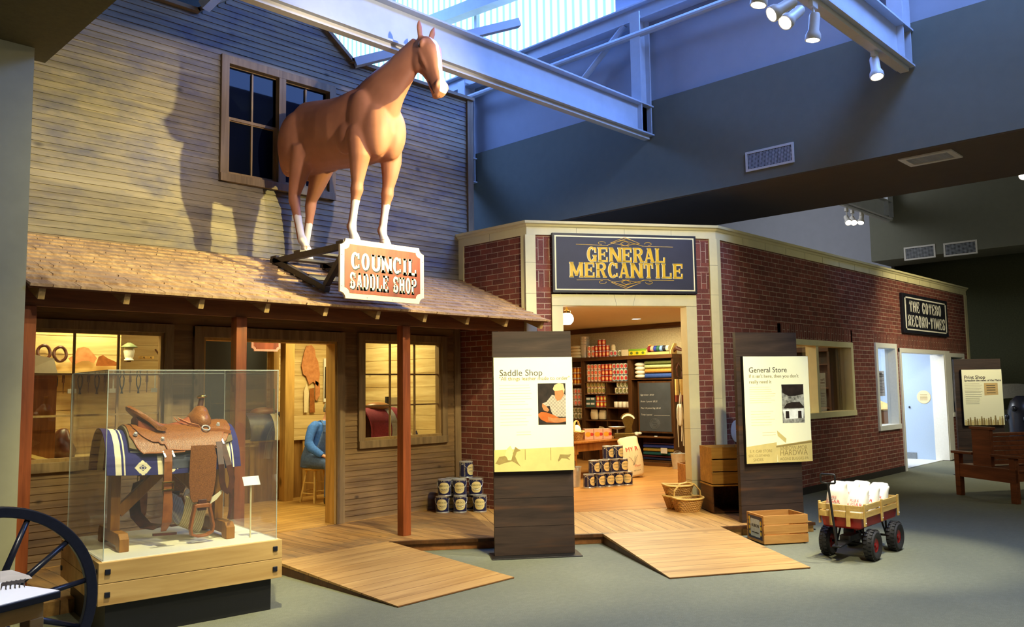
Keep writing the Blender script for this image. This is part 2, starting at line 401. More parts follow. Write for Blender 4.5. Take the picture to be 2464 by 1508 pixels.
def brick(name):
    t = NT(name); uv = t.n('ShaderNodeUVMap'); b = t.n('ShaderNodeTexBrick'); t.l(uv.outputs[0], b.inputs['Vector'])
    b.inputs['Scale'].default_value = 1; b.inputs['Brick Width'].default_value = .205; b.inputs['Row Height'].default_value = .0685
    b.inputs['Mortar Size'].default_value = .0042; b.inputs['Mortar Smooth'].default_value = .2; b.inputs['Bias'].default_value = 0
    b.inputs['Color1'].default_value = (*srgb(96, 46, 40), 1); b.inputs['Color2'].default_value = (*srgb(140, 74, 62), 1); b.inputs['Mortar'].default_value = (*srgb(186, 165, 145), 1)
    n = t.noise(uv.outputs[0], 5, 4); fn = t.noise(uv.outputs[0], 60, 3)
    col = t.mix(t.ramp(n, [(.4, 0), (.7, .5)]), b.outputs['Color'], srgb(78, 40, 38)); col = t.mix(t.math('MULTIPLY', t.math('SUBTRACT', 1.0, b.outputs['Fac']), .25), col, t.ramp(fn, [(.3, srgb(70, 32, 28)), (.7, srgb(160, 92, 76))]))
    t.set(col, .8); t.bump(t.math('ADD', t.math('MULTIPLY', b.outputs['Fac'], -1.0), t.math('MULTIPLY', fn, .3)), .6, .006)
    return t.m
def glass(name, tint=(1, 1, 1), refl=.06, haze=0.0):
    """clear pane: see-through with real reflections"""
    t = NT(name); t.t.nodes.remove(t.b)
    tr = t.n('ShaderNodeBsdfTransparent'); tr.inputs[0].default_value = (*tint, 1); gl = t.n('ShaderNodeBsdfGlossy'); gl.inputs['Roughness'].default_value = .01
    lw = t.n('ShaderNodeLayerWeight'); lw.inputs['Blend'].default_value = .5; mx = t.n('ShaderNodeMixShader')
    f = t.math('ADD', t.math('MULTIPLY', t.math('POWER', lw.outputs['Facing'], 4.0), .6), refl); t.l(f, mx.inputs[0]); t.l(tr.outputs[0], mx.inputs[1]); t.l(gl.outputs[0], mx.inputs[2])
    last = mx
    if haze:
        df = t.n('ShaderNodeBsdfDiffuse'); df.inputs[0].default_value = (.8, .8, .8, 1); m2 = t.n('ShaderNodeMixShader'); m2.inputs[0].default_value = haze
        t.l(mx.outputs[0], m2.inputs[1]); t.l(df.outputs[0], m2.inputs[2]); last = m2
    t.l(last.outputs[0], t.out.inputs[0]); return t.m
def carpet():
    t = NT('carpet'); v = t.coord(); f = t.noise(v, 260, 2); g = t.noise(v, 22, 4); h = t.noise(v, 1.1, 2)
    a = t.ramp(f, [(.3, srgb(92, 93, 78)), (.7, srgb(156, 157, 134))]); a = t.mix(t.ramp(g, [(.35, 0), (.65, .5)]), a, srgb(114, 115, 98)); a = t.mix(t.ramp(h, [(.4, 0), (.65, .25)]), a, srgb(102, 104, 90))
    t.set(a, .95, spec=.1); t.bump(f, .5, .006); return t.m
def leather(name, c1, c2, tooled=True, rough=.36):
    t = NT(name); v = t.coord()
    vo = t.n('ShaderNodeTexVoronoi', feature='SMOOTH_F1'); vo.inputs['Scale'].default_value = 210; t.l(v, vo.inputs['Vector'])
    w = t.noise(v, 60, 4, .6, 1.5); f = t.math('ADD', t.math('MULTIPLY', vo.outputs['Distance'], .8), t.math('MULTIPLY', w, .5)) if tooled else t.noise(v, 18, 4)
    t.set(t.ramp(f, [(.25, c1), (.7, c2)]), rough, spec=.5); t.bump(f, .35 if tooled else .12, .004); return t.m

M = MATS
M['carpet'] = carpet()
M['brick'] = brick('brick')
M['siding'] = wood('siding', srgb(104, 92, 76), srgb(152, 136, 110), 'X', .8, .7, dark=srgb(82, 68, 60), stain=srgb(84, 80, 92), knots=3.0)
M['siding_lower'] = wood('siding_lower', srgb(108, 82, 54), srgb(150, 118, 78), 'X', .8, .65, dark=srgb(72, 52, 36), knots=4.0)
M['trim_wood'] = wood('trim_wood', srgb(104, 84, 60), srgb(146, 120, 86), 'Z', .8, .65, knots=3.0)
M['trim_wood_x'] = wood('trim_wood_x', srgb(104, 84, 60), srgb(146, 120, 86), 'X', .8, .65, knots=3.0)
M['sash'] = wood('sash', srgb(128, 100, 62), srgb(160, 128, 82), 'Z', 1, .55)
M['porch_red'] = wood('porch_red', srgb(104, 48, 22), srgb(150, 78, 38), 'Z', .9, .5, dark=srgb(70, 30, 14))
M['porch_beam'] = wood('porch_beam', srgb(96, 52, 24), srgb(136, 82, 44), 'X', .9, .6)
M['rafter'] = wood('rafter', srgb(130, 100, 62), srgb(190, 158, 110), 'Y', 1, .65)
M['shingle'] = wood('shingle', srgb(150, 116, 84), srgb(212, 176, 132), 'Y', 1.2, .75, dark=srgb(120, 90, 70), stain=srgb(150, 124, 112))
M['pine'] = wood('pine', srgb(190, 158, 100), srgb(232, 206, 150), 'X', .7, .5, dark=srgb(150, 108, 56), knots=3.2)
M['pine_y'] = wood('pine_y', srgb(190, 158, 100), srgb(232, 206, 150), 'Y', .7, .5, dark=srgb(150, 108, 56), knots=3.2)
M['pine_post'] = wood('pine_post', srgb(150, 112, 56), srgb(196, 154, 84), 'Z', .8, .5, knots=2.0)
M['half_wall'] = wood('half_wall', srgb(120, 84, 40), srgb(168, 124, 66), 'Z', .8, .5, dark=srgb(70, 44, 20))
M['deck'] = wood('deck', srgb(138, 98, 56), srgb(196, 150, 92), 'Y', .7, .55, dark=srgb(92, 66, 42), knots=3.0, board=.14, seam=srgb(60, 40, 24), stain=srgb(120, 98, 74))
M['deck_diag'] = wood('deck_diag', srgb(166, 122, 66), srgb(214, 168, 102), 'Y', .7, .55, dark=srgb(110, 78, 46), knots=3.0, board=.14, seam=srgb(84, 56, 30), ang=.59)
M['shop_floor'] = wood('shop_floor', srgb(164, 120, 58), srgb(206, 160, 86), 'X', .7, .5, dark=srgb(120, 84, 40), knots=2.6, board=.14, seam=srgb(72, 46, 20), ang=-.06)
M['store_floor'] = wood('store_floor', srgb(170, 112, 54), srgb(216, 158, 86), 'X', .8, .35, dark=srgb(120, 74, 36), board=.1, seam=srgb(110, 68, 34), ang=.46)
M['ramp'] = wood('ramp', srgb(168, 126, 72), srgb(206, 166, 106), 'X', .6, .5, dark=srgb(120, 80, 44), knots=3.2, board=.15, seam=srgb(120, 80, 42))
M['fascia'] = wood('fascia', srgb(112, 66, 34), srgb(160, 104, 58), 'X', .8, .55)
M['dark_board'] = wood('dark_board', srgb(40, 30, 28), srgb(68, 52, 46), 'X', .9, .5, dark=srgb(110, 68, 34), board=.0)
M['dark_wood'] = wood('dark_wood', srgb(58, 34, 16), srgb(96, 60, 30), 'Z', .9, .45)
M['dark_wood_x'] = wood('dark_wood_x', srgb(64, 38, 18), srgb(108, 68, 34), 'Y', .9, .45)
M['bench_wood'] = wood('bench_wood', srgb(92, 46, 24), srgb(138, 76, 42), 'X', .9, .4)
M['oak'] = wood('oak', srgb(176, 126, 62), srgb(222, 174, 104), 'X', .55, .4, dark=srgb(148, 98, 44), bump=.08)
M['stand_wood'] = wood('stand_wood', srgb(136, 86, 24), srgb(178, 122, 46), 'Z', .8, .4)
M['crate_wood'] = wood('crate_wood', srgb(164, 112, 56), srgb(208, 156, 88), 'X', .8, .5, dark=srgb(130, 84, 40))
M['yellow_crate'] = wood('yellow_crate', srgb(150, 104, 36), srgb(196, 146, 64), 'X', .8, .5)
M['light_wood'] = wood('light_wood', srgb(196, 156, 82), srgb(232, 198, 124), 'X', .8, .45)
M['table_wood'] = wood('table_wood', srgb(128, 76, 30), srgb(178, 114, 52), 'Z', .8, .3)
M['frame_wood'] = plain('frame_wood', srgb(74, 62, 50), .55, 0, .2, 12)
M['cream'] = plain('cream', srgb(226, 216, 170), .6, 0, .04, 6)
M['cream_joint'] = plain('cream_joint', srgb(150, 140, 110), .8)
M['white_paint'] = plain('white_paint', srgb(232, 232, 226), .5, 0, .03)
M['wall_olive'] = plain('wall_olive', srgb(112, 112, 96), .85, 0, .04, 8)
M['wall_pillar'] = plain('wall_pillar', srgb(156, 152, 126), .85, 0, .04, 8)
M['wall_grey'] = plain('wall_grey', srgb(168, 170, 178), .85, 0, .03, 5)
M['soffit'] = plain('soffit', srgb(92, 78, 66), .85, 0, .04, 6)
M['steel'] = plain('steel', srgb(196, 200, 206), .5, 0, .05, 6)
M['track_white'] = plain('track_white', srgb(214, 208, 196), .45, 0, .03)
M['black'] = plain('black', srgb(20, 20, 24), .5)
M['black_gloss'] = plain('black_gloss', srgb(26, 28, 40), .28, 0, .2, 40)
M['navy'] = plain('navy', srgb(24, 30, 72), .45)
M['navy_wool'] = plain('navy_wool', srgb(40, 40, 104), .9, 0, .2, 220, .4)
M['cream_wool'] = plain('cream_wool', srgb(232, 222, 184), .9, 0, .08, 220, .4)
M['gold'] = plain('gold', srgb(236, 188, 36), .4, 0, .05)
M['sign_navy'] = plain('sign_navy', srgb(46, 48, 66), .6, 0, .12, 3)
M['sign_black'] = plain('sign_black', srgb(22, 24, 36), .5)
M['sign_white'] = plain('sign_white', srgb(236, 234, 224), .5, 0, .02)
M['sign_cream'] = plain('sign_cream', srgb(246, 238, 196), .5, 0, .02)
M['sign_border'] = plain('sign_border', srgb(238, 214, 176), .5, 0, .03)
M['sign_red'] = wood('sign_red', srgb(122, 54, 36), srgb(176, 88, 58), 'Z', .5, .5, dark=srgb(92, 42, 34), bump=.05)
M['leather'] = leather('leather', srgb(92, 50, 18), srgb(150, 92, 42))
M['leather_plain'] = leather('leather_plain', srgb(126, 68, 28), srgb(168, 100, 48), False)
M['leather_seat'] = leather('leather_seat', srgb(136, 68, 40), srgb(164, 90, 56), False, .5)
M['leather_dark'] = leather('leather_dark', srgb(58, 30, 24), srgb(92, 50, 36), False)
M['leather_orange'] = leather('leather_orange', srgb(176, 108, 60), srgb(208, 140, 88), False, .6)
M['chrome'] = plain('chrome', (.85, .85, .85), .22, .55)
M['tin'] = plain('tin', (.66, .66, .63), .32, .55, .1, 20)
M['old_brass'] = plain('old_brass', srgb(112, 88, 40), .35, .8)
M['brass'] = plain('brass', srgb(200, 170, 90), .25, 1)
M['rubber'] = plain('rubber', srgb(36, 34, 36), .7, 0, .3, 60, .4)
M['red_paint'] = plain('red_paint', srgb(150, 22, 18), .35)
M['white_cloth'] = plain('white_cloth', srgb(240, 232, 210), .85, 0, .04, 30, .15)
M['sack'] = plain('sack', srgb(226, 208, 168), .9, 0, .06, 60, .25)
M['print_red'] = plain('print_red', srgb(196, 44, 44), .7)
M['print_black'] = plain('print_black', srgb(36, 34, 34), .7)
t = NT('wicker'); v = t.coord(); w1 = t.n('ShaderNodeTexWave'); w1.bands_direction = 'Z'; w1.inputs['Scale'].default_value = 26; t.l(v, w1.inputs['Vector']); w2 = t.n('ShaderNodeTexWave'); w2.bands_direction = 'DIAGONAL'; w2.inputs['Scale'].default_value = 22; t.l(v, w2.inputs['Vector'])
wf = t.math('ADD', t.math('MULTIPLY', w1.outputs['Fac'], .6), t.math('MULTIPLY', w2.outputs['Fac'], .4)); t.set(t.ramp(wf, [(.2, srgb(112, 72, 28)), (.6, srgb(196, 142, 70))]), .55); t.bump(wf, .8, .006); M['wicker'] = t.m
M['chalk'] = plain('chalk', srgb(196, 196, 190), .9)
M['slate'] = plain('slate', srgb(62, 66, 72), .75, 0, .15, 4)
M['wallpaper'] = None
M['plaster'] = plain('plaster', srgb(214, 196, 164), .8, 0, .02, 5)
M['sky_blue'] = plain('sky_blue', srgb(166, 188, 216), .8, 0, .03, 60)
M['tile_white'] = plain('tile_white', srgb(226, 228, 226), .35, 0, .03)
M['denim'] = plain('denim', srgb(80, 104, 152), .9, 0, .2, 40, .3)
M['chambray'] = plain('chambray', srgb(66, 116, 206), .9, 0, .15, 40, .3)
M['skin'] = plain('skin', srgb(206, 150, 118), .55, 0, .06, 20)
M['beard'] = plain('beard', srgb(128, 124, 110), .9, 0, .2, 80, .5)
M['boot'] = plain('boot', srgb(70, 62, 48), .7, 0, .15, 30)
M['glass'] = glass('glass', refl=.05)
M['case_glass'] = glass('case_glass', (.985, .99, .985), .045, .02)
M['window_glass'] = glass('window_glass', (.95, .96, .96), .05)
# ---------------------------------------------------------------- the setting
def struct(name, mb, mat, parent=None, label=None, **k):
    o = mb.build(name, mat, parent, **k)
    if not parent: tag(o, label, None, None, 'structure')
    return o
def uv_project(o, u, v, org=(0, 0, 0), swap_faces=()):
    me = o.data; uvl = me.uv_layers.new(name='UVMap'); u = Vector(u); v = Vector(v); org = Vector(org)
    for p in me.polygons:
        sw = p.material_index == 1
        n = p.normal
        for li in p.loop_indices:
            c = me.vertices[me.loops[li].vertex_index].co-org
            a, b = c.dot(u), c.dot(v)
            if abs(n.dot(u)) > .8: a = c.dot(u.cross(v))
            uvl.data[li].uv = (b, a) if sw else (a, b)
        p.material_index = 0
def brick_wall(name, org, u, rects, thick, label=None, parent=None):
    """rects: (u0,u1,z0,z1[,1 = soldier course]); the face lies on the plane through org, thickness goes into the building"""
    u = Vector(u).normalized(); mb = MB(frame(org, u, (0, 0, 1)))
    for r in rects: mb.box(r[0], r[1], r[2], r[3], -thick, 0, 1 if len(r) > 4 else 0)
    o = mb.build(name, M['brick'], parent); uv_project(o, u, (0, 0, 1), org)
    if not parent: tag(o, label, None, None, 'structure')
    return o
DZ = .10                                   # deck height
XW, YF = 7.24, 8.0                         # brick side wall, clapboard front
CA, CB = Vector((7.24, 6.77, 0)), Vector((9.28, 5.40, 0))
CD = (CB-CA).normalized(); CN = Vector((CD.y, -CD.x, 0))   # along the corner front, out of it
CL = (CB-CA).length; CHA = math.atan2(CD.y, CD.x)
YB = 5.40                                  # long brick wall
def cw(u, z, out=0.0): return CA + CD*u + CN*out + Vector((0, 0, z))
CF = frame(CA, CD, (0, 0, 1))              # local x along, y up, z out of the corner front

# floor, roof, outer walls
mb = MB(); mb.box(-14, 24, -12, 18, -.1, 0); struct('floor', mb, M['carpet'], label='grey green carpet of the museum hall')
mb = MB(); mb.box(-14, 24, -12, 18, 9.3, 9.4); struct('ceiling', mb, plain('roof_deck', srgb(70, 80, 110), .9))
mb = MB(); mb.box(1.0, 1.74, 6.45, 9.6, 0, 4.08); struct('wall_left', mb, M['wall_pillar'])
mb = MB(); mb.box(-6, 1.88, -1.0, 6.7, 4.08, 5.2); struct('ceiling_left', mb, plain('soffit_left', srgb(84, 78, 48), .85))
mb = MB(); mb.box(-6, 1.0, 9.2, 9.6, 0, 5); struct('wall_left_rear', mb, M['wall_pillar'])
# roof bulkhead with pale clerestory wall above it
mb = MB(); mb.box(9.35, 11.45, -6, 17, 4.10, 5.515); struct('wall_bulkhead', mb, [M['wall_olive']])
mb = MB(); mb.box(9.36, 11.44, -6, 17, 4.085, 4.10); struct('ceiling_bulkhead', mb, M['soffit'])
mb = MB(); mb.box(9.40, 9.6, -6, 17, 5.515, 6.9); mb.box(9.40, 9.6, -6, 6.95, 6.9, 9.3); struct('wall_clerestory', mb, M['wall_grey'])
mb = MB(); mb.box(18.8, 20.0, -6, 7.0, 4.28, 7); struct('wall_bulkhead_far', mb, M['wall_olive'])
mb = MB(); mb.box(20.0, 20.2, 7.0, 17, 0, 7); struct('wall_far', mb, M['wall_grey'])
mb = MB(); mb.box(21.4, 21.6, -8, 17, 0, 6); struct('wall_back', mb, plain('wall_back', srgb(92, 92, 64), .9))
mb = MB(); mb.box(11.45, 20, -6, 17, 6.6, 6.7); struct('ceiling_far', mb, M['wall_grey'])
# clerestory glazing: ribbed translucent sheets
t = NT('glazing'); t.set((0, 0, 0), .5); v = t.coord()
wv = t.n('ShaderNodeTexWave'); wv.inputs['Scale'].default_value = 2.1; wv.bands_direction = 'Y'; t.l(v, wv.inputs['Vector'])
t.l(t.ramp(wv.outputs['Fac'], [(.1, (.20, .50, .85)), (.6, (.60, .93, 1))]), t.b.inputs['Emission Color']); t.b.inputs['Emission Strength'].default_value = 2.3; M['glazing'] = t.m
wn = thing('window_1', None, None, (0, 0, 0), kind='structure')
mb = MB(); mb.box(9.44, 9.46, 6.95, 16.8, 6.9, 9.3); mb.build('glazing', M['glazing'], wn)
mb = MB()
for y in (9.9, 12.2, 14.6): mb.box(9.38, 9.44, y-.03, y+.03, 6.9, 9.3)
mb.build('mullion', M['steel'], wn)
# steel frame
def ibeam(mb, a, b, h, w, t=.02, up=(0, 0, 1)):
    a = Vector(a); b = Vector(b); u = Vector(up)
    mb.bar(a, b, t, h-2*t, up); mb.bar(a+u*(h/2-t/2), b+u*(h/2-t/2), w, t, up); mb.bar(a-u*(h/2-t/2), b-u*(h/2-t/2), w, t, up)
def steel(name, label, fn, cat='beam', group=None, mat='steel'):
    mb = MB(); fn(mb); o = mb.build(name, M[mat]); return tag(o, label, cat, group, 'structure')
for i, (y, nm) in enumerate(((9.95, 'behind the clapboard gable'), (6.40, 'passing behind the horse head'), (3.0, 'carrying the bright track lights'))):
    t = thing('roof_truss', 'blue lit steel truss beam '+nm, 'beam', (0, 0, 0), kind='structure', group='steel roof trusses')
    mb = MB(); ibeam(mb, (-3, y, 5.22), (9.34, y, 5.22), .42, .2); mb.build('chord', M['steel'], t)
    mb = MB(); ibeam(mb, (9.2, y, 5.02), (9.2, y, 6.72), .24, .16, .02, (1, 0, 0)); mb.build('hanger', M['steel'], t)
    mb = MB(); mb.bar((-3, y, 4.987), (9.3, y, 4.987), .09, .05); mb.build('lighting_track', M['track_white'], t)
steel('purlin', 'long steel purlin beam under the clerestory glazing', lambda m: ibeam(m, (9.25, -6, 6.76), (9.25, 17, 6.76), .24, .2))
steel('tie_rod', 'slim horizontal steel tie pipe along the clerestory wall', lambda m: m.cyl((9.1, -6, 6.40), (9.1, 17, 6.40), .045, 10))
steel('diagonal_brace', 'short diagonal pipe brace beside the truss hanger', lambda m: m.cyl((9.2, 6.65, 6.65), (9.2, 7.53, 6.0), .045, 10))
steel('rafter_beam', 'dark sloping roof member crossing the bright glazing', lambda m: m.bar(od(1020, 62, 15), od(1330, -55, 12.2), .2, .2))
steel('rafter_beam', 'dark sloping steel member at the top left of the glazing', lambda m: m.bar(od(640, 42, 14), od(980, -75, 11), .22, .16))
steel('gable_strut', 'grey steel strut rising from the left foot of the gable', lambda m: m.bar((3.66, 7.9, 5.52), (4.25, 6.5, 6.5), .1, .1))
steel('gable_strut', 'grey steel strut rising from the right foot of the gable', lambda m: m.bar((5.55, 7.95, 5.47), (7.5, 7.1, 6.3), .1, .1))
mb = MB(); ibeam(mb, (11.5, 6.55, 5.35), (18.7, 6.55, 5.35), .4, .2); mb.bar((11.5, 6.55, 5.12), (18.7, 6.55, 5.12), .06, .04)
tag(mb.build('roof_truss', M['steel']), 'distant steel beam with track lights above the brick parapet', 'beam', None, 'structure')
mb = MB(); ibeam(mb, (18.6, 6.55, 5.2), (18.6, 6.55, 6.4), .3, .2, .02, (1, 0, 0)); ibeam(mb, (11.6, -6, 4.62), (11.6, 17, 4.62), .16, .16)
tag(mb.build('roof_hanger', M['steel']), 'distant steel edge beam and hanger behind the bulkhead', 'beam', None, 'structure')

# ---------------------------------------------------------------- saddle shop front
def siding(name, mat, rows, parent=None, label=None):
    """rows: function z -> list of x intervals; boards lap over each other"""
    mb = MB(); z0, z1, p, fn = rows; z = z0
    while z < z1-1e-6:
        zt = min(z+p, z1)
        for a, b in fn(z+p/2):
            if b-a > .005: mb.hexa([(a, YF-.012, z), (b, YF-.012, z), (b, YF+.01, z), (a, YF+.01, z), (a, YF-.002, zt), (b, YF-.002, zt), (b, YF+.01, zt), (a, YF+.01, zt)])
        z += p
    return struct(name, mb, mat, parent, label)
def cut(iv, holes):
    for h0, h1 in holes:
        nv = []
        for a, b in iv:
            if h1 <= a or h0 >= b: nv.append((a, b)); continue
            if h0 > a: nv.append((a, h0))
            if h1 < b: nv.append((h1, b))
        iv = nv
    return iv
def up_rows(z):
    if z < 5.47: iv = [(1.74, 7.40)]
    else:
        k = (z-5.47)/.72; iv = [(3.62+(4.58-3.62)*k, 5.52-(5.52-4.58)*k)]
    return cut(iv, [(3.92, 5.25)] if 3.77 < z < 5.10 else [])
siding('wall_front_upper', M['siding'], (2.95, 6.19, .0635, up_rows), label='weathered clapboard upper front of the saddle shop')
def lo_rows(z):
    h = []
    if z < 2.24: h.append((3.70, 5.40))
    if .93 < z < 2.24: h += [(2.08, 3.46), (5.64, 7.0)]
    return cut([(1.74, 7.16)], h)
siding('wall_front_lower', M['siding_lower'], (DZ, 2.98, .0635, lo_rows), label='clapboard porch wall of the saddle shop')
mb = MB(); mb.box(1.74, 3.70, YF+.01, YF+.1, DZ, .93); mb.box(5.40, 7.2, YF+.01, YF+.1, DZ, .93); mb.box(3.46, 3.70, YF+.01, YF+.1, .93, 2.24); mb.box(5.40, 5.64, YF+.01, YF+.1, .93, 2.24); mb.box(7.0, 7.2, YF+.01, YF+.1, .93, 2.24); mb.box(1.74, 2.08, YF+.01, YF+.1, .93, 2.24); mb.box(1.74, 7.2, YF+.01, YF+.1, 2.24, 2.98)
mb.box(1.74, 7.4, YF+.01, YF+.1, 2.98, 3.77); mb.box(1.74, 3.92, YF+.01, YF+.1, 3.77, 5.1); mb.box(5.25, 7.4, YF+.01, YF+.1, 3.77, 5.1); mb.box(1.74, 7.4, YF+.01, YF+.1, 5.1, 5.47); mb.box(3.9, 5.3, YF+.5, YF+.52, 3.7, 5.2)
struct('wall_front_core', mb, plain('core_dark', srgb(96, 76, 48), .8))
mb = MB(); mb.box(7.38, 7.48, YF-.04, YF+.1, 2.9, 5.52); mb.build('trim_1', M['trim_wood'])['kind'] = 'structure'
mb = MB(); mb.box(7.12, 7.22, YF-.035, YF+.02, DZ, 2.9); mb.build('trim_2', M['trim_wood'])['kind'] = 'structure'
mb = MB(); mb.bar((1.74, YF-.02, 5.49), (3.64, YF-.02, 5.49), .1, .04); mb.bar((5.5, YF-.02, 5.49), (7.48, YF-.02, 5.49), .1, .04); mb.bar((3.62, YF-.02, 5.49), (4.58, YF-.02, 6.21), .1, .04); mb.bar((4.58, YF-.02, 6.21), (5.52, YF-.02, 5.49), .1, .04)
mb.build('trim_3', M['trim_wood_x'])['kind'] = 'structure'
mb = MB(); mb.bar((1.74, YF-.05, 2.98), (7.24, YF-.05, 2.98), .09, .03); mb.build('trim_4', M['trim_wood_x'])['kind'] = 'structure'

def frame_boards(mb, x0, x1, z0, z1, w, ya, yb, sill=True):
    mb.box(x0-w, x0, ya, yb, z0-w, z1+w); mb.box(x1, x1+w, ya, yb, z0-w, z1+w); mb.box(x0-w+.001, x1+w-.001, ya+.001, yb, z1, z1+w)
    if sill: mb.box(x0-w+.001, x1+w-.001, ya-.012, yb, z0-w, z0)
def muntins(mb, x0, x1, z0, z1, nx, nz, y, t=.018):
    for i in range(1, nx): mb.box(x0+(x1-x0)*i/nx-t/2, x0+(x1-x0)*i/nx+t/2, y-.012, y+.012, z0, z1)
    for i in range(1, nz): mb.box(x0, x1, y-.0115, y+.0115, z0+(z1-z0)*i/nz-t/2, z0+(z1-z0)*i/nz+t/2)
def shop_window(n, x0, x1, z0, z1, nx, nz):
    w = thing('window_%d' % n, None, None, kind='structure')
    mb = MB(); frame_boards(mb, x0, x1, z0, z1, .085, YF-.045, YF+.1); mb.build('casing', M['trim_wood'], w, bevel=.003)
    mb = MB(); frame_boards(mb, x0+.03, x1-.03, z0+.03, z1-.03, .03, YF-.01, YF+.05); muntins(mb, x0+.03, x1-.03, z0+.03, z1-.03, nx, nz, YF+.02); mb.build('sash', M['sash'], w)
    mb = MB(); mb.box(x0+.03, x1-.03, YF+.018, YF+.022, z0+.03, z1-.03); mb.build('pane', M['window_glass'], w)
shop_window(2, 2.16, 3.37, 1.0, 2.17, 3, 3)
shop_window(3, 5.71, 6.90, 1.0, 2.17, 3, 3)
w = thing('window_4', None, None, kind='structure')
mb = MB(); frame_boards(mb, 3.98, 5.21, 3.85, 5.03, .085, YF-.045, YF+.06); mb.box(4.56, 4.645, YF-.044, YF+.06, 3.85, 5.03); mb.build('casing', M['trim_wood'], w, bevel=.003)
for a, b in ((3.98, 4.56), (4.645, 5.21)):
    mb = MB(); frame_boards(mb, a+.03, b-.03, 3.88, 4.44, .03, YF, YF+.03); frame_boards(mb, a+.03, b-.03, 4.46, 5.0, .03, YF+.03, YF+.05); muntins(mb, a+.03, b-.03, 3.88, 5.0, 2, 1, YF+.02); mb.build('sash', M['sash'], w)
mb = MB(); mb.box(4.0, 5.2, YF+.03, YF+.034, 3.87, 5.02)
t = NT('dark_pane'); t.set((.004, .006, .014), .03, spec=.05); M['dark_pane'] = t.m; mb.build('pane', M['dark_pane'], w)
# open doorway
d = thing('door_1', None, None, kind='structure')
mb = MB(); mb.box(3.66, 3.76, YF-.045, YF+.1, DZ, 2.24); mb.box(5.335, 5.435, YF-.045, YF+.1, DZ, 2.24); mb.box(3.66, 5.435, YF-.044, YF+.1, 2.14, 2.25); mb.build('casing', M['trim_wood'], d, bevel=.003)
mb = MB(); mb.box(3.76, 3.785, YF-.02, YF+.16, DZ, 2.14); mb.box(5.31, 5.335, YF-.02, YF+.16, DZ, 2.14); mb.box(3.76, 5.335, YF-.019, YF+.16, 2.115, 2.14); mb.build('jamb', M['pine_post'], d)

# ---------------------------------------------------------------- porch
RT_Y, RT_Z, RE_Y, RE_Z = 8.0, 3.0, 6.45, 2.365
rs = (RT_Z-RE_Z)/(RT_Y-RE_Y); rl = math.hypot(RT_Y-RE_Y, RT_Z-RE_Z)
def roofpt(x, s, h=0.0):        # s: distance up from the eave, h above the roof deck
    c, q = (RT_Y-RE_Y)/rl, (RT_Z-RE_Z)/rl
    return Vector((x, RE_Y+s*c-h*q, RE_Z+s*q+h*c))
porch = thing('porch_roof', 'brown wood shingle porch roof with rafters', 'roof', kind='structure')
mb = MB(); mb.hexa([roofpt(1.76, 0, -.02), roofpt(7.24, 0, -.02), roofpt(7.24, rl, -.02), roofpt(1.76, rl, -.02), roofpt(1.76, 0, 0), roofpt(7.24, 0, 0), roofpt(7.24, rl, 0), roofpt(1.76, rl, 0)]); mb.build('roof_deck', M['porch_beam'], porch)
mb = MB(); r2 = random.Random(3); n = 13; ex = rl/n
for r in range(n):
    x = 1.76-r2.random()*.1
    while x < 7.24:
        w_ = r2.uniform(.09, .24); a, b = max(x, 1.76), min(x+w_-.004, 7.24); s0 = r*ex+r2.uniform(-.006, .006)-(.03 if r == 0 else 0); s1 = min(s0+ex*1.5, rl)
        t0 = .022+r2.uniform(0, .005)
        if b-a > .01: mb.hexa([roofpt(a, s0, .003), roofpt(b, s0, .003), roofpt(b, s1, .001), roofpt(a, s1, .001), roofpt(a, s0, t0), roofpt(b, s0, t0), roofpt(b, s1, .006), roofpt(a, s1, .006)])
        x += w_
mb.build('shingles', M['shingle'], porch)
for k in range(10):
    x = 1.86+.592*k; mb = MB(); mb.hexa([roofpt(x-.022, .03, -.11), roofpt(x+.022, .03, -.11), roofpt(x+.022, 1.62, -.11), roofpt(x-.022, 1.62, -.11), roofpt(x-.022, .03, -.021), roofpt(x+.022, .03, -.021), roofpt(x+.022, 1.62, -.021), roofpt(x-.022, 1.62, -.021)]); mb.build('rafter', M['rafter'], porch)
mb = MB(); mb.box(1.78, 7.2, 6.80, 6.84, 2.25, 2.42); mb.build('beam', M['porch_beam'], porch, bevel=.003)
for x in (1.86, 3.545, 5.39):
    mb = MB(); mb.box(x-.05, x+.05, 6.78, 6.88, DZ, 2.25); mb.build('post', M['porch_red'], porch, bevel=.004)
# deck and ramps
P1, P2 = (5.07, 6.67), (6.82, 5.30)
out = [(1.74, 6.67), P1, P2, (7.862, 4.625), (8.75, 4.02), (8.98, 4.35), (9.28, 5.38), (7.26, 6.75), (7.24, 8.05), (1.74, 8.05)]
mid = [(3.9, 6.67), P1, (5.95, 5.98), (7.24, 8.05), (1.74, 8.05), (1.74, 6.67)]
dk = thing('porch_deck', 'weathered plank boardwalk deck in front of both shops', 'deck', kind='structure')
mb = MB(); mb.prism(mid, 0, DZ); mb.build('planking', M['deck'], dk)
mb = MB(); mb.prism([(5.95, 5.98), P2, (7.862, 4.625), (8.75, 4.02), (8.98, 4.35), (9.28, 5.38), (7.26, 6.75), (7.24, 8.05)], 0, DZ); mb.build('planking', M['deck_diag'], dk)
mb = MB()
for a, b in ((P1, P2), ((7.862, 4.625), (8.75, 4.02))):
    a = Vector((*a, DZ-.012)); b = Vector((*b, DZ-.012)); n = (b-a).normalized().cross(Vector((0, 0, 1))); mb.bar(a+n*.02, b+n*.02, .05, .03)
mb.build('edge_board', M['dark_wood'], dk)
mb = MB(); a = Vector((*P1, .045)); b = Vector((*P2, .045)); n = (b-a).normalized().cross(Vector((0, 0, 1))); mb.bar(a+n*.006, b+n*.006, .01, .085); mb.build('fascia', M['fascia'], dk)
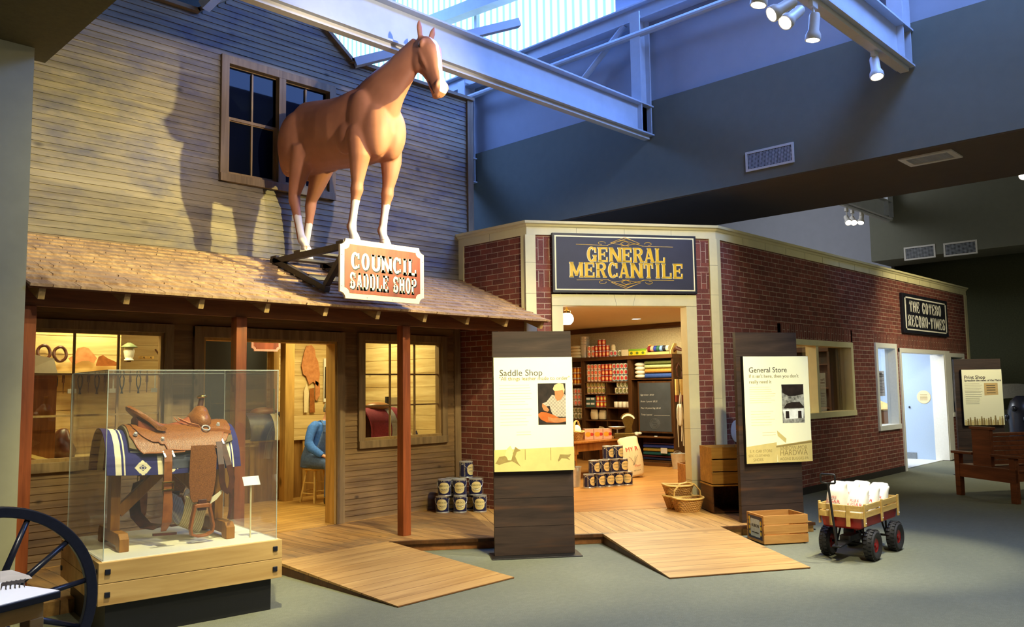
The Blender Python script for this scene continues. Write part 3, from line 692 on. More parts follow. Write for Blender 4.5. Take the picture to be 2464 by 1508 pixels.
def ramp(label, org, rz, w, l, L=.1):
    t = thing('ramp', label, 'ramp', org, rz)
    mb = MB(); mb.hexa([(0, 0, .004), (w, 0, .004), (w, l, L-.02), (0, l, L-.02), (0, 0, .012), (w, 0, .012), (w, l, L+.004), (0, l, L+.004)]); mb.build('planking', M['ramp'], t)
    for x in (0.012, w-.012):
        mb = MB(); mb.prism([(0, 0), (l, 0), (l, L-.02), (0, .003)], -.01, .01); mb.bm.transform(frame((x, 0, 0), (0, 1, 0), (0, 0, 1))); mb.build('side_board', M['dark_wood'], t)
    return t
ramp('broad plank ramp up to the saddle shop deck, left of the first info panel', (3.845, 4.95, 0), 0.0, 1.225, 1.72)
a = oz(1612, 1393); b = oz(1946, 1366); ang = math.atan2(b.y-a.y, b.x-a.x)
ramp('plank ramp leading up to the general mercantile doorway', (a.x, a.y, 0), ang-.02, (b-a).length, 1.60)

# ---------------------------------------------------------------- brick building
brick_wall('wall_brick_side', (XW, YF+.1, 0), (0, -1, 0), [(0, 1.33, DZ, 3.5)], .12, 'red brick side wall beside the clapboard front')
sold = [(0.10, .29, 3.13, 3.40, 1), (2.17, 2.37, 3.13, 3.40, 1), (.10, .29, 2.80, 3.0, 1), (2.17, 2.37, 2.80, 3.0, 1)]
brick_wall('wall_brick_corner', (CA.x, CA.y, 0), CD, [(0, .29, DZ, 2.80), (.0, .29, 3.0, 3.13), (0, .29, 3.4, 3.5), (2.17, CL, DZ, 2.80), (2.17, CL, 3.0, 3.13), (2.17, CL, 3.4, 3.5), (.29, 2.17, 2.70, 3.5)]+sold, .12, 'brick corner front around the mercantile entrance')
WX0, WX1, WZ0, WZ1 = 11.0, 13.45, 1.10, 2.17      # store window opening
SX0, SX1, SZ0, SZ1 = 14.41, 15.41, .80, 2.20      # narrow print shop window
DX0, DX1, DZ1 = 15.62, 18.05, 2.12                # print shop door
EX = 19.75
x0 = CB.x
brick_wall('wall_brick_long', (x0, YB, 0), (1, 0, 0), [(0, WX0-x0, .1, 3.5), (WX0-x0, WX1-x0, .1, WZ0), (WX0-x0, WX1-x0, WZ1, WZ1+.06), (WX0-x0-.1, WX1-x0+.05, WZ1+.06, WZ1+.27, 1), (WX0-x0, WX1-x0, WZ1+.27, 3.5), (WX1-x0, SX0-x0, .1, 3.5), (SX0-x0, SX1-x0, .1, SZ0), (SX0-x0, SX1-x0, SZ1, 2.2), (SX0-x0, EX-x0, 2.2, 2.42, 1), (SX0-x0, EX-x0, 2.42, 3.5), (SX1-x0, DX0-x0, .1, 2.2), (DX1-x0, 18.35-x0, .0, 2.2), (18.35-x0, 19.3-x0, .1, .9), (19.3-x0, EX-x0, .1, 2.2), (18.35-x0, 19.3-x0, 2.1, 2.2)], .12, 'long red brick wall of the mercantile and print shop')
mb = MB(); mb.box(x0, DX0-.06, YB-.012, YB+.1, 0, .1); mb.box(DX1+.1, EX, YB-.012, YB+.1, 0, .1); struct('baseboard_long', mb, plain('base_dark', srgb(40, 36, 34), .6))
# pale stone cornice, mitred round the corners
def cornice(path, prof, name, mat, parent):
    P = [Vector((p[0], p[1], 0)) for p in path]; ns = []
    for i in range(len(P)):
        dl = []
        if i > 0: dl.append((P[i]-P[i-1]).normalized())
        if i < len(P)-1: dl.append((P[i+1]-P[i]).normalized())
        nn = [Vector((q.y, -q.x, 0)) for q in dl]; m = sum(nn, Vector()); m.normalize(); ns.append(m/ max(.3, m.dot(nn[0])))
    rings = [[p+n*o+Vector((0, 0, z)) for o, z in prof] for p, n in zip(P, ns)]
    mb = MB(); mb.loft(rings); return mb.build(name, mat, parent)
path = [(XW, YF-.01), (CA.x, CA.y), (CB.x, CB.y), (EX, YB)]
cr = thing('trim_5', None, None, kind='structure')
cornice(path, [(-.1, 3.44), (.02, 3.44), (.02, 3.535), (.035, 3.545), (.045, 3.565), (.07, 3.575), (.075, 3.605), (-.1, 3.605)], 'cornice', M['cream'], cr)
mb = MB()
for u in (.62, 1.24, 1.86): mb.bar(cw(u, 3.44, .0205), cw(u, 3.535, .0205), .004, .002, CN)
x = CB.x+.7
while x < EX: mb.bar((x, YB-.0205, 3.44), (x, YB-.0205, 3.535), .004, .003, (0, 1, 0)); x += .62
mb.bar((XW-.0205, 7.4, 3.44), (XW-.0205, 7.4, 3.535), .004, .002, (1, 0, 0)); mb.build('joints', M['cream_joint'], cr)
pl = thing('trim_6', None, None, kind='structure')
def pil(name, rect, out, M_=CF):
    mb = MB(M_); mb.box(rect[0], rect[1], rect[2], rect[3], -.02, out); return mb.build(name, M['cream'], pl, bevel=.003)
pil('pilaster', (-.03, .10, DZ, 3.44), .025); pil('pilaster', (2.37, CL+.02, DZ, 3.44), .025)
mb = MB(); mb.box(XW-.02, XW+.02, 6.78, 6.86, DZ, 3.44); mb.box(XW-.02, XW+.02, 7.90, 7.99, 2.95, 3.44); mb.build('pilaster', M['cream'], pl)
mb = MB(); mb.box(CB.x-.01, CB.x+.10, YB-.02, YB+.02, DZ, 3.44); mb.build('pilaster', M['cream'], pl)
mb = MB(); mb.box(EX-.12, EX+.02, YB-.025, YB+.1, 0, 3.44); mb.build('pilaster', M['cream'], pl)
mb = MB(CF)
for z in (.75, 1.42, 2.10, 2.72, 3.1):
    for a, b in ((-.03, .10), (2.37, CL+.02)): mb.box(a-.001, b+.001, z-.002, z+.002, 0, .0262)
mb.build('joints', M['cream_joint'], pl)
d = thing('door_2', None, None, kind='structure')
mb = MB(CF); mb.box(.29, .43, DZ, 2.575, -.16, .03); mb.box(2.03, 2.17, DZ, 2.575, -.16, .03); mb.box(.29, 2.17, 2.575, 2.715, -.16, .032); mb.build('surround', M['cream'], d, bevel=.004)
mb = MB(CF)
for x in (1.08, 1.36):
    s = 1 if x < 1.2 else -1; mb.hexa([(x-.002, 2.715, .0), (x+.002, 2.715, .0), (x+.002+.035*s, 2.575, .0), (x-.002+.035*s, 2.575, .0), (x-.002, 2.715, .033), (x+.002, 2.715, .033), (x+.002+.035*s, 2.575, .033), (x-.002+.035*s, 2.575, .033)])
for z in (.42, 1.05, 1.72, 2.57):
    for a, b in ((.29, .43), (2.03, 2.17)): mb.box(a-.001, b+.001, z-.002, z+.002, -.15, .0312)
mb.build('joints', M['cream_joint'], d)
# store window, print shop window and doorway in the long wall
def wall_window(n, x0, x1, z0, z1, mat, mull=()):
    w = thing('window_%d' % n, None, None, kind='structure')
    mb = MB(); frame_boards(mb, x0, x1, z0, z1, .085, YB-.03, YB+.16)
    for m in mull: mb.box(m-.04, m+.04, YB-.01, YB+.16, z0, z1)
    mb.build('casing', M[mat], w, bevel=.004)
    mb = MB(); mb.box(x0, x1, YB+.1, YB+.104, z0, z1); mb.build('pane', M['window_glass'], w); return w
wall_window(5, WX0+.08, WX1-.08, WZ0+.05, WZ1-.02, 'cream', (oy(1968, 900, YB).x,))
wall_window(6, SX0+.09, SX1-.09, SZ0+.05, SZ1-.02, 'white_paint')
wall_window(7, 18.42, 19.25, .95, 2.08, 'white_paint')
d = thing('door_3', None, None, kind='structure')
mb = MB(); mb.box(DX0-.08, DX0, YB-.03, YB+.14, 0, DZ1+.08); mb.box(DX1, DX1+.3, YB-.03, YB+.14, 0.02, DZ1+.08); mb.box(DX0-.08, DX1+.3, YB-.029, YB+.14, DZ1, DZ1+.08); mb.build('casing', M['white_paint'], d, bevel=.004)
mb = MB(); mb.box(17.995, DX1+.05, YB-.02, YB+.24, .012, DZ1); mb.build('jamb', M['white_paint'], d)
# print shop room
mb = MB(); mb.box(14.2, 18.6, YB+.12, 9, 0, .012); struct('floor_print_shop', mb, M['tile_white'])
mb = MB(); mb.box(18.0, 18.1, YB+.22, 9, 0, 2.8); mb.box(14.1, 18.1, 8.9, 9, 0, 2.8); mb.box(14.1, 14.2, YB+.12, 9, 0, 2.8); struct('wall_print_shop', mb, M['sky_blue'])
mb = MB(); mb.box(19.5, 19.6, YB+.12, 9, 0, 2.8); mb.box(18.1, 19.6, 7.5, 7.6, 0, 2.8); struct('wall_print_shop_side', mb, M['sky_blue'])
mb = MB(); mb.box(17.985, 18.0, YB+.6, 8.9, .012, .14); struct('baseboard_print_shop', mb, plain('base_grey', srgb(112, 122, 132), .6))
mb = MB(); mb.box(14.1, 19.6, YB+.12, 9, 2.8, 2.85); struct('ceiling_print_shop', mb, M['plaster'])
# mercantile room
t = NT('wallpaper'); v = t.coord(); wv = t.n('ShaderNodeTexWave'); wv.bands_direction = 'Y'; wv.inputs['Scale'].default_value = 15; wv.inputs['Distortion'].default_value = .6; t.l(v, wv.inputs['Vector'])
t.set(t.mix(t.ramp(t.noise(v, 40, 2), [(.4, 0), (.6, .35)]), t.ramp(wv.outputs['Fac'], [(.3, srgb(204, 188, 150)), (.7, srgb(188, 170, 132))]), srgb(150, 130, 100)), .85); M['wallpaper'] = t.m
SXW = 13.4
mb = MB(); mb.box(SXW, SXW+.1, YB+.12, 12, 0, 2.85); mb.box(7.3, SXW, 11.9, 12, 0, 2.85); struct('wall_store', mb, M['wallpaper'])
mb = MB(); mb.prism([(7.34, 6.86), (9.34, 5.53), (SXW, 5.53), (SXW, 11.9), (7.34, 11.9)], 2.78, 2.85); struct('ceiling_store', mb, M['plaster'])
mb = MB(); mb.prism([(7.26, 6.75), (9.28, 5.40), (SXW, 5.45), (SXW, 11.9), (7.26, 11.9)], DZ-.05, DZ+.002); struct('floor_store', mb, M['store_floor'])
mb = MB(); mb.box(SXW-.04, SXW, YB+.12, 12, 2.68, 2.78); struct('trim_7', mb, M['dark_wood_x'])
mb = MB(); mb.box(7.25, 7.34, 6.9, 12, 0, 2.85); struct('wall_store_left', mb, M['plaster'])
# saddle shop room
mb = MB(); mb.box(1.76, 7.22, YF-.02, 10.75, DZ-.05, DZ+.004); struct('floor_saddle_shop', mb, M['shop_floor'])
mb = MB(); mb.box(1.76, 7.22, YF+.1, 10.75, 2.78, 2.84); struct('ceiling_saddle_shop', mb, M['pine'])
def planked(name, a, b, z0, z1, mat, n, p=.19):
    """tongue-and-groove board wall from a to b, n = inward normal"""
    a = Vector((*a, 0)); b = Vector((*b, 0)); n = Vector((*n, 0)); mb = MB(); z = z0
    while z < z1:
        zt = min(z+p-.006, z1); q = n*.012
        mb.hexa([a+Vector((0, 0, z)), b+Vector((0, 0, z)), b+n*-.05+Vector((0, 0, z)), a+n*-.05+Vector((0, 0, z)), a+Vector((0, 0, zt)), b+Vector((0, 0, zt)), b+n*-.05+Vector((0, 0, zt)), a+n*-.05+Vector((0, 0, zt))]); z += p
    mb.hexa([a-n*.008+Vector((0, 0, z0)), b-n*.008+Vector((0, 0, z0)), b-n*.05+Vector((0, 0, z0)), a-n*.05+Vector((0, 0, z0)), a-n*.008+Vector((0, 0, z1)), b-n*.008+Vector((0, 0, z1)), b-n*.05+Vector((0, 0, z1)), a-n*.05+Vector((0, 0, z1))])
    return struct(name, mb, mat)
planked('wall_shop_back', (1.80, 10.6), (7.2, 10.6), DZ, 2.78, M['pine'], (0, -1))
planked('wall_shop_right', (7.18, 8.1), (7.18, 10.6), DZ, 2.78, M['pine_y'], (-1, 0))
planked('wall_shop_left', (1.80, 8.1), (1.80, 10.6), DZ, 2.78, M['pine_y'], (1, 0))
planked('wall_shop_divider', (3.40, 9.15), (1.80, 9.15), DZ, 2.78, M['pine'], (0, -1))
mb = MB(); mb.box(5.98, 6.06, 10.5, 10.6, DZ, 2.78); mb.box(7.08, 7.18, 8.1, 8.16, DZ, 2.78); struct('trim_8', mb, M['pine_post'])
# ---------------------------------------------------------------- horse statue over the porch
HH = math.radians(-86); HO = Vector((4.68, 7.0, 3.0))
horse = thing('horse_statue', 'life-size chestnut horse statue with white blaze standing over the porch roof', 'horse statue', HO, HH)
def ering(c, n1, r1, n2, r2, n=20, p=2.2):
    c = Vector(c); n1 = Vector(n1).normalized(); n2 = Vector(n2).normalized(); o = []
    for k in range(n):
        a = 2*PI*k/n; ca, sa = math.cos(a), math.sin(a)
        o.append(c + n1*(r1*math.copysign(abs(ca)**(2/p), ca)) + n2*(r2*math.copysign(abs(sa)**(2/p), sa)))
    return o
mb = MB(); Yv = (0, 1, 0)
tor = [(-.78, 1.31, 1.10, .05), (-.74, 1.43, .98, .14), (-.62, 1.56, .88, .225), (-.45, 1.635, .86, .26), (-.25, 1.605, .86, .265), (0, 1.56, .84, .29), (.2, 1.545, .815, .295), (.38, 1.57, .80, .275), (.55, 1.55, .80, .25), (.68, 1.46, .83, .22), (.78, 1.33, .92, .165), (.84, 1.2, 1.03, .08)]
mb.loft([ering((x, 0, (a+b)/2), (0, 0, 1), (a-b)/2, Yv, w, 24) for x, a, b, w in tor])
nk = [((.46, 1.24), .36, .20), ((.60, 1.36), .315, .185), ((.76, 1.50), .25, .14), ((.90, 1.62), .195, .105), ((1.02, 1.745), .155, .09), ((1.13, 1.85), .115, .08)]
ax = Vector((.66, 0, .62)).normalized(); pn = Vector((-ax.z, 0, ax.x))
mb.loft([ering((c[0], .30*max(0, c[0]-.8), c[1]), pn, d, Yv, w, 20, 2.1) for c, d, w in nk])
ha = Vector((.285, -.045, -.595)).normalized(); hp = Vector((ha.z, 0, -ha.x)).normalized()*-1; hy = ha.cross(hp)
hp = hy.cross(ha).normalized()
hc = lambda s: Vector((1.125, .125, 1.885))+ha*(.66*s)
hd = [(-.03, .06, .06), (.04, .115, .095), (.14, .148, .118), (.26, .162, .116), (.38, .150, .098), (.5, .120, .080), (.62, .096, .068), (.75, .083, .064), (.88, .083, .068), (.96, .074, .064), (1.01, .045, .045)]
mb.loft([ering(hc(s)-hp*(.012 if s < .5 else 0), hp, d, hy, w, 20, 2.4) for s, d, w in hd])
mb.ball(hc(.94)-hp*.055, (.042, .04, .042), 12, 8)                           # chin
for sy in (-1, 1):
    mb.ball(hc(.30)-hp*.075+hy*sy*.066, (.095, .046, .115), 14, 10)          # cheek plate
    mb.tube([hc(.12)+hp*.085+hy*sy*.085, hc(.175)+hp*.075+hy*sy*.112, hc(.235)+hp*.045+hy*sy*.115], [.020, .026, .018], 10)   # brow
    mb.tube([hc(.24)+hp*.01+hy*sy*.112, hc(.42)+hp*.002+hy*sy*.094, hc(.58)-hp*.002+hy*sy*.068], [.012, .020, .010], 8)      # facial crest
    mb.tube([hc(.83)+hp*.052+hy*sy*.030, hc(.865)+hp*.058+hy*sy*.052, hc(.91)+hp*.042+hy*sy*.066, hc(.945)+hp*.012+hy*sy*.062], [.014, .020, .020, .012], 8)   # nostril rim
    b0 = hc(-.02)+hp*.045+hy*sy*.066; eu = (-ha*.75+hp*.45+hy*sy*.20).normalized()
    mb.tube([b0-eu*.03, b0+eu*.03, b0+eu*.08, b0+eu*.12, b0+eu*.155], [.028, .034, .036, .024, .004], 12, flat=.55)
    mb.ball((.55, sy*.17, 1.15), (.19, .105, .33), 18, 12)                  # shoulder
    mb.ball((.70, sy*.095, 1.08), (.165, .145, .27), 16, 12)                  # breast
    mb.ball((.42, sy*.22, 1.03), (.15, .075, .17), 14, 10)                   # triceps
    mb.ball((-.50, sy*.18, 1.18), (.25, .115, .32), 18, 12)                 # thigh
    mb.ball((-.66, sy*.13, 1.10), (.125, .10, .26), 14, 10)                  # buttock
    mb.ball((-.30, sy*.175, 1.06), (.14, .085, .17), 14, 10)                  # stifle
    fx = .0 if sy < 0 else .05
    mb.tube([(.56, sy*.17, 1.08), (.575+fx*.3, sy*.185, .95), (.575+fx*.6, sy*.185, .82), (.545+fx, sy*.178, .68), (.525+fx, sy*.172, .57), (.515+fx, sy*.17, .50), (.50+fx, sy*.17, .44), (.475+fx, sy*.17, .32), (.45+fx, sy*.17, .20), (.435+fx, sy*.17, .155), (.455+fx, sy*.17, .10), (.475+fx, sy*.17, .06)],
            [.12, .122, .105, .078, .058, .064, .049, .038, .041, .050, .039, .045], 16)
    mb.loft([ering((.475+fx+k, sy*.17, z), (1, 0, 0), r, Yv, r*.92, 16) for k, z, r in ((0, .07, .046), (.008, .03, .056), (.014, 0, .062))])
    if sy < 0: hk = [(-.34, 1.10), (-.36, .98), (-.42, .84), (-.47, .72), (-.505, .62), (-.50, .555), (-.475, .47), (-.43, .32), (-.385, .17), (-.355, .125), (-.325, .085), (-.30, .05)]
    else: hk = [(-.40, 1.10), (-.46, .98), (-.53, .86), (-.60, .74), (-.665, .64), (-.68, .57), (-.69, .47), (-.725, .32), (-.765, .17), (-.765, .125), (-.745, .085), (-.725, .05)]
    mb.tube([(x, sy*.165, z) for x, z in hk], [.13, .125, .105, .08, .06, .062, .047, .041, .042, .05, .04, .044], 16)
    px, pz = hk[4]; mb.ball((px-.035, sy*.165, pz+.02), (.032, .026, .05), 10, 8)    # point of hock
    hx = hk[-1][0]; mb.loft([ering((hx+k, sy*.165, z), (1, 0, 0), r, Yv, r*.9, 16) for k, z, r in ((0, .06, .046), (.008, .03, .055), (.014, 0, .06))])
mb.tube([(-.74, 0, 1.46), (-.79, 0, 1.38), (-.80, 0, 1.2), (-.78, 0, .95), (-.76, 0, .8)], [.03, .045, .05, .045, .01], 10)
t = NT('horse_coat'); v = t.coord(); at = t.n('ShaderNodeAttribute', attribute_name='mark')
base = t.ramp(t.noise(v, 3, 3), [(.3, srgb(162, 104, 78)), (.7, srgb(182, 122, 94))])
edge = t.math('ADD', at.outputs['Fac'], t.math('MULTIPLY', t.math('SUBTRACT', t.noise(v, 22, 3), .5), .5))
t.set(t.mix(t.ramp(edge, [(.46, 0), (.54, 1)]), base, srgb(232, 218, 208)), .55, spec=.3); t.bump(t.noise(v, 14, 4), .05, .01); M['horse_coat'] = t.m
body = remeshed(mb, 'body', M['horse_coat'], horse, .0105, 5)
vg = body.vertex_groups.new(name='upper')
for v in body.data.vertices:
    w_ = min(1, max(0, (v.co.z-.78)/.15))*(.25 if v.co.x > .98 else 1)
    if w_ > 0: vg.add([v.index], w_, 'REPLACE')
sm = body.modifiers.new('s', 'SMOOTH'); sm.factor = .5; sm.iterations = 22; sm.vertex_group = 'upper'
dg = bpy.context.evaluated_depsgraph_get(); nm_ = bpy.data.meshes.new_from_object(body.evaluated_get(dg)); body.modifiers.clear(); body.data = nm_; nm_.name = 'body'
me = body.data; n = len(me.vertices); co = np.empty(n*3, 'f'); me.vertices.foreach_get('co', co); co = co.reshape(-1, 3)
mk = np.zeros(n, 'f'); X, Y_, Z = co.T
fore = X > .1; right = Y_ < 0
axf = .45+np.where(right, 0, .05)+np.clip(Z-.15, 0, .4)*.18
mf = fore & (Z < .42) & (X-axf > -.006); mk[mf] = np.clip((.40-Z[mf])*12+.5, 0, 1)*np.clip((X-axf)[mf]*70+.4, 0, 1)
axh = np.where(right, -.36, -.755)-np.clip(Z-.13, 0, .4)*np.where(right, .33, -.2); mh = ~fore & (Z < .42); mk[mh] = np.clip((.39-Z[mh])*12+.5, 0, 1)*np.clip((X-axh)[mh]*60+.7, 0, 1)
hoofb = (Z < .06); mk[hoofb] *= .55
rel = co-np.array(hc(0)); s_ = rel@np.array(ha); f_ = rel@np.array(hp); l_ = rel@np.array(hy)
bz = (X > .95) & (s_ > .04) & (f_ > .0); w = .021+.016*np.clip(1-np.abs(s_-.10)/.08, 0, 1)+.024*np.clip((s_-.48)/.1, 0, 1)
mk[bz] = np.clip((w[bz]-np.abs(l_[bz]))*60+.5, 0, 1)*np.clip((f_[bz]-.02)*60, 0, 1)
a = me.attributes.new('mark', 'FLOAT', 'POINT'); a.data.foreach_set('value', mk)
M['horse_dark'] = plain('horse_dark', srgb(40, 26, 30), .3)
for sy in (-1, 1):
    mb = MB(); mb.ball(hc(.205)+hp*.045+hy*sy*.111, (.026, .020, .026), 14, 10); mb.build('eye', M['horse_dark'], horse, smooth=True)
    mb = MB(); mb.ball(hc(.895)+hp*.034+hy*sy*.062, (.016, .016, .026), 12, 8); mb.build('nostril', M['horse_dark'], horse, smooth=True)
mb = MB(); mb.tube([hc(.74)-hp*.040-hy*.060, hc(.86)-hp*.030-hy*.067, hc(.965)-hp*.022-hy*.052, hc(1.005)-hp*.018, hc(.965)-hp*.022+hy*.052, hc(.86)-hp*.030+hy*.067, hc(.74)-hp*.040+hy*.060], [.004, .008, .008, .006, .008, .008, .004], 8); mb.build('mouth', M['horse_dark'], horse)
# timber stand under the hooves
st = thing('statue_stand', 'dark timber stand carrying the horse above the shingles', 'stand')
for x in (4.41, 5.02):
    mb = MB(); mb.bar((x, 7.80, 2.945), (x, 6.34, 2.945), .06, .06); mb.build('top_rail', M['frame_wood'], st, bevel=.003)
    mb = MB(); mb.bar(roofpt(x, 1.42, .062), roofpt(x, .36, .062), .06, .06); mb.build('sloping_rail', M['frame_wood'], st, bevel=.003)
    mb = MB(); mb.bar(roofpt(x, .40, .09), (x, 6.42, 2.93), .055, .055); mb.build('front_strut', M['frame_wood'], st, bevel=.003)
for y, z in ((6.52, 2.9725), (7.27, 2.9725), (7.73, 2.9725)):
    mb = MB(); mb.box(4.38, 5.05, y-.06, y+.06, z, z+.027); mb.build('cross_board', M['frame_wood'], st, bevel=.003)
mb = MB(); mb.bar(roofpt(4.41, .75, .075), roofpt(5.02, .75, .075), .06, .05); mb.build('cross_board', M['frame_wood'], st)
# ---------------------------------------------------------------- hanging signs
def notched(w, h, r, n=6, ins=0.0):
    p = []
    for cx, cy, a0 in ((w, 0, PI), (w, h, -PI/2), (0, h, 0), (0, 0, PI/2)):
        for k in range(n+1):
            a = a0-PI/2*k/n; p.append((cx+r*math.cos(a), cy+r*math.sin(a)))
    cxm, cym = w/2, h/2
    return [(cxm+(x-cxm)*(1-ins*2/w), cym+(y-cym)*(1-ins*2/h)) for x, y in p]
SGN = frame((4.235, 6.315, 2.425), (1, 0, 0), (0, 0, 1)); sw, sh = .985, .555
cs = thing('shop_sign', 'red and cream notched sign reading COUNCIL SADDLE SHOP', 'sign')
mb = MB(SGN); mb.prism(notched(sw, sh, .06)[::-1], 0, .025); mb.build('board', M['sign_border'], cs, bevel=.002)
mb = MB(SGN); mb.prism(notched(sw, sh, .062, ins=.05)[::-1], .025, .0275); mb.build('red_panel', M['sign_red'], cs)
def two_tone(rows, off, parent, mats, z0, **k):
    for nm, m, d0, d1, o, g in (('letter_shadow', mats[0], z0, z0+.001, off, .03), ('letters', mats[1], z0+.001, z0+.003, (0, 0), 0)):
        mb = MB(k['M']); [sign_text(mb, s, a, b, c, d, d0, d1, t=k.get('t', .3), h=k.get('h', .15), sf=k.get('sf', .05), sh=k.get('sh', .12), gap=k.get('gap', .12), off=o, grow=g) for s, a, b, c, d in rows]; mb.build(nm, m, parent)
two_tone([('COUNCIL', .115, .88, .278, .432), ('SADDLE SHOP', .105, .885, .095, .245)], (.007, -.008), cs, (M['sign_black'], M['sign_cream']), .0275, M=SGN, t=.27, h=.14, sf=.05, sh=.12, gap=.20)
for x, y in ((.02, .11), (.02, .4), (.3, .02), (.6, .02), (.62, .535), (.965, .15), (.965, .42)):
    mb = MB(SGN); mb.ball((x, y, .025), .004, 8, 4); mb.build('screw', M['black'], cs)
# GENERAL MERCANTILE
gs = thing('shop_sign', 'wide navy sign with gold letters reading GENERAL MERCANTILE', 'sign')
G = CF @ T(.295, 2.728, .034); gw, gh = 1.872, .732
mb = MB(G); mb.box(0, gw, 0, gh, 0, .04); mb.build('board', M['sign_black'], gs, bevel=.004)
mb = MB(G); mb.box(.03, gw-.03, .03, gh-.03, .04, .042); mb.build('cream_border', M['sign_cream'], gs)
mb = MB(G); mb.box(.047, gw-.047, .047, gh-.047, .042, .0435); mb.build('navy_panel', M['sign_navy'], gs)
rows = [('GENERAL', .44, 1.45, .385, .565), ('MERCANTILE', .22, 1.68, .19, .375)]
for nm, m, d0, d1, o, g in (('letter_edge', M['sign_cream'], .0435, .0445, (-.003, -.002), .025), ('letters', M['gold'], .0445, .0475, (0, 0), 0)):
    mb = MB(G)
    for s, a, b, c, d_ in rows: sign_text(mb, s, a, b, c, d_, d0, d1, t=.23, h=.11, sf=.045, sh=.08, gap=.19, off=o, grow=g)
    mb.build(nm, m, gs)
def scroll(cx, y, s):
    mb = MB(G); z = .045; L = lambda *p: mb.tube([(cx+a, y+s*b, z) for a, b in p], .0028, 5)
    L((-.63, 0), (-.22, -.008)); L((.22, -.008), (.63, -.01)); L((-.24, -.008), (.02, .085), (.19, .025), (-.05, -.012)); L((.24, -.008), (-.02, .06), (-.19, .025), (.05, -.012)); L((-.06, .02), (0, .05), (.06, .02), (0, -.01), (-.06, .02)); L((-.19, .025), (0, .10), (.19, .025))
    for sx in (-1, 1): mb.tube([(cx+sx*(.30+.045*math.cos(a)), y+s*(.022+.018*math.sin(a)), z) for a in np.linspace(-PI/2, PI*1.1, 14)], .0026, 5)
    mb.build('scrollwork', M['gold'], gs)
scroll(.93, .595, 1); scroll(.93, .155, -1)
# THE GOTEBO RECORD-TIMES
a = oy(2163, 704, YB); b = oy(2277, 818, YB)
nx, nz0, nz1 = a.x, oy(2166, 800, YB).z, a.z
ns = thing('shop_sign', 'black sign with white letters reading THE GOTEBO RECORD-TIMES', 'sign')
G = frame((nx, YB-.005, nz0), (1, 0, 0), (0, 0, 1)); gw, gh = b.x-nx, nz1-nz0
mb = MB(G); mb.box(0, gw, 0, gh, 0, .05); mb.build('board', M['sign_black'], ns, bevel=.005)
mb = MB(G)
for q in ((.1, gw-.1, .06, .085), (.1, gw-.1, gh-.085, gh-.06), (.1, .16, .06, gh-.06), (gw-.16, gw-.1, .06, gh-.06)): mb.box(*q, .05, .052)
mb.build('white_border', M['sign_white'], ns)
mb = MB(G); sign_text(mb, 'THE GOTEBO', .34, gw-.42, gh*.54, gh*.83, .05, .053, t=.26, h=.13, gap=.20); sign_text(mb, 'RECORD-TIMES', .24, gw-.22, gh*.17, gh*.47, .05, .053, t=.26, h=.13, gap=.20); mb.build('letters', M['sign_white'], ns)
# ---------------------------------------------------------------- saddle display case
CW, CDP, CZ = 1.24, 1.19, .51
case = thing('display_case', 'glass covered display case on an oak box with black plinth', 'display case', (2.02, 5.71, 0), math.radians(-7))
mb = MB(); mb.box(.06, CW-.06, .06, CDP-.06, 0, .235); mb.build('plinth', M['black'], case)
M['oak_flat'] = wood('oak_flat', srgb(172, 134, 78), srgb(214, 178, 118), 'X', .42, .4, dark=srgb(146, 104, 54), bump=.06)
mb = MB()
for z0, z1 in ((.232, .369), (.372, .505)): mb.box(0, CW, 0, CDP, z0, z1)
mb.build('wooden_box', M['oak_flat'], case, bevel=.003)
mb = MB(); mb.box(.025, CW-.025, .025, CDP-.025, .505, CZ); mb.build('deck_panel', plain('case_deck', srgb(244, 240, 216), .6, 0, .02), case)
for x, y, z, a in ((.055, 0, .30, 0), (.055, 0, .445, 0), (CW-.055, 0, .30, 0), (CW-.055, 0, .445, 0), (0, .05, .30, 1), (0, .05, .445, 1), (0, CDP-.05, .30, 1), (0, CDP-.05, .445, 1)):
    mb = MB(); s = .017
    if a: mb.box(-.010, .002, y-s, y+s, z-s, z+s)
    else: mb.box(x-s, x+s, -.010, .002, z-s, z+s)
    mb.build('square_bolt', M['black_gloss'], case, bevel=.003)
g0, g1, gz = .03, CDP-.03, 1.745
cover = MB()
for q in ((g0, CW-g0, g0, g0+.006, CZ, gz), (g0, CW-g0, g1-.006, g1, CZ, gz), (g0, g0+.006, g0+.006, g1-.006, CZ, gz), (CW-g0-.006, CW-g0, g0+.006, g1-.006, CZ, gz), (g0, CW-g0, g0, g1, gz, gz+.006)): cover.box(*q)
gc = cover.build('glass_cover', M['case_glass'], case)
M['edge_glass'] = plain('edge_glass', srgb(196, 206, 196), .2)
mb = MB()
for x in (g0+.003, CW-g0-.003):
    for y in (g0+.003, g1-.003): mb.box(x-.0022, x+.0022, y-.0022, y+.0022, CZ, gz)
for y in (g0, g1): mb.box(g0, CW-g0, y-.001, y+.001, gz+.002, gz+.007)
for x in (g0, CW-g0): mb.box(x-.001, x+.001, g0, g1, gz+.002, gz+.007)
mb.build('polished_edge', M['edge_glass'], gc)

CASE = case.matrix_basis.copy(); CASE = T(2.02, 5.71, 0) @ RZ(math.radians(-7))
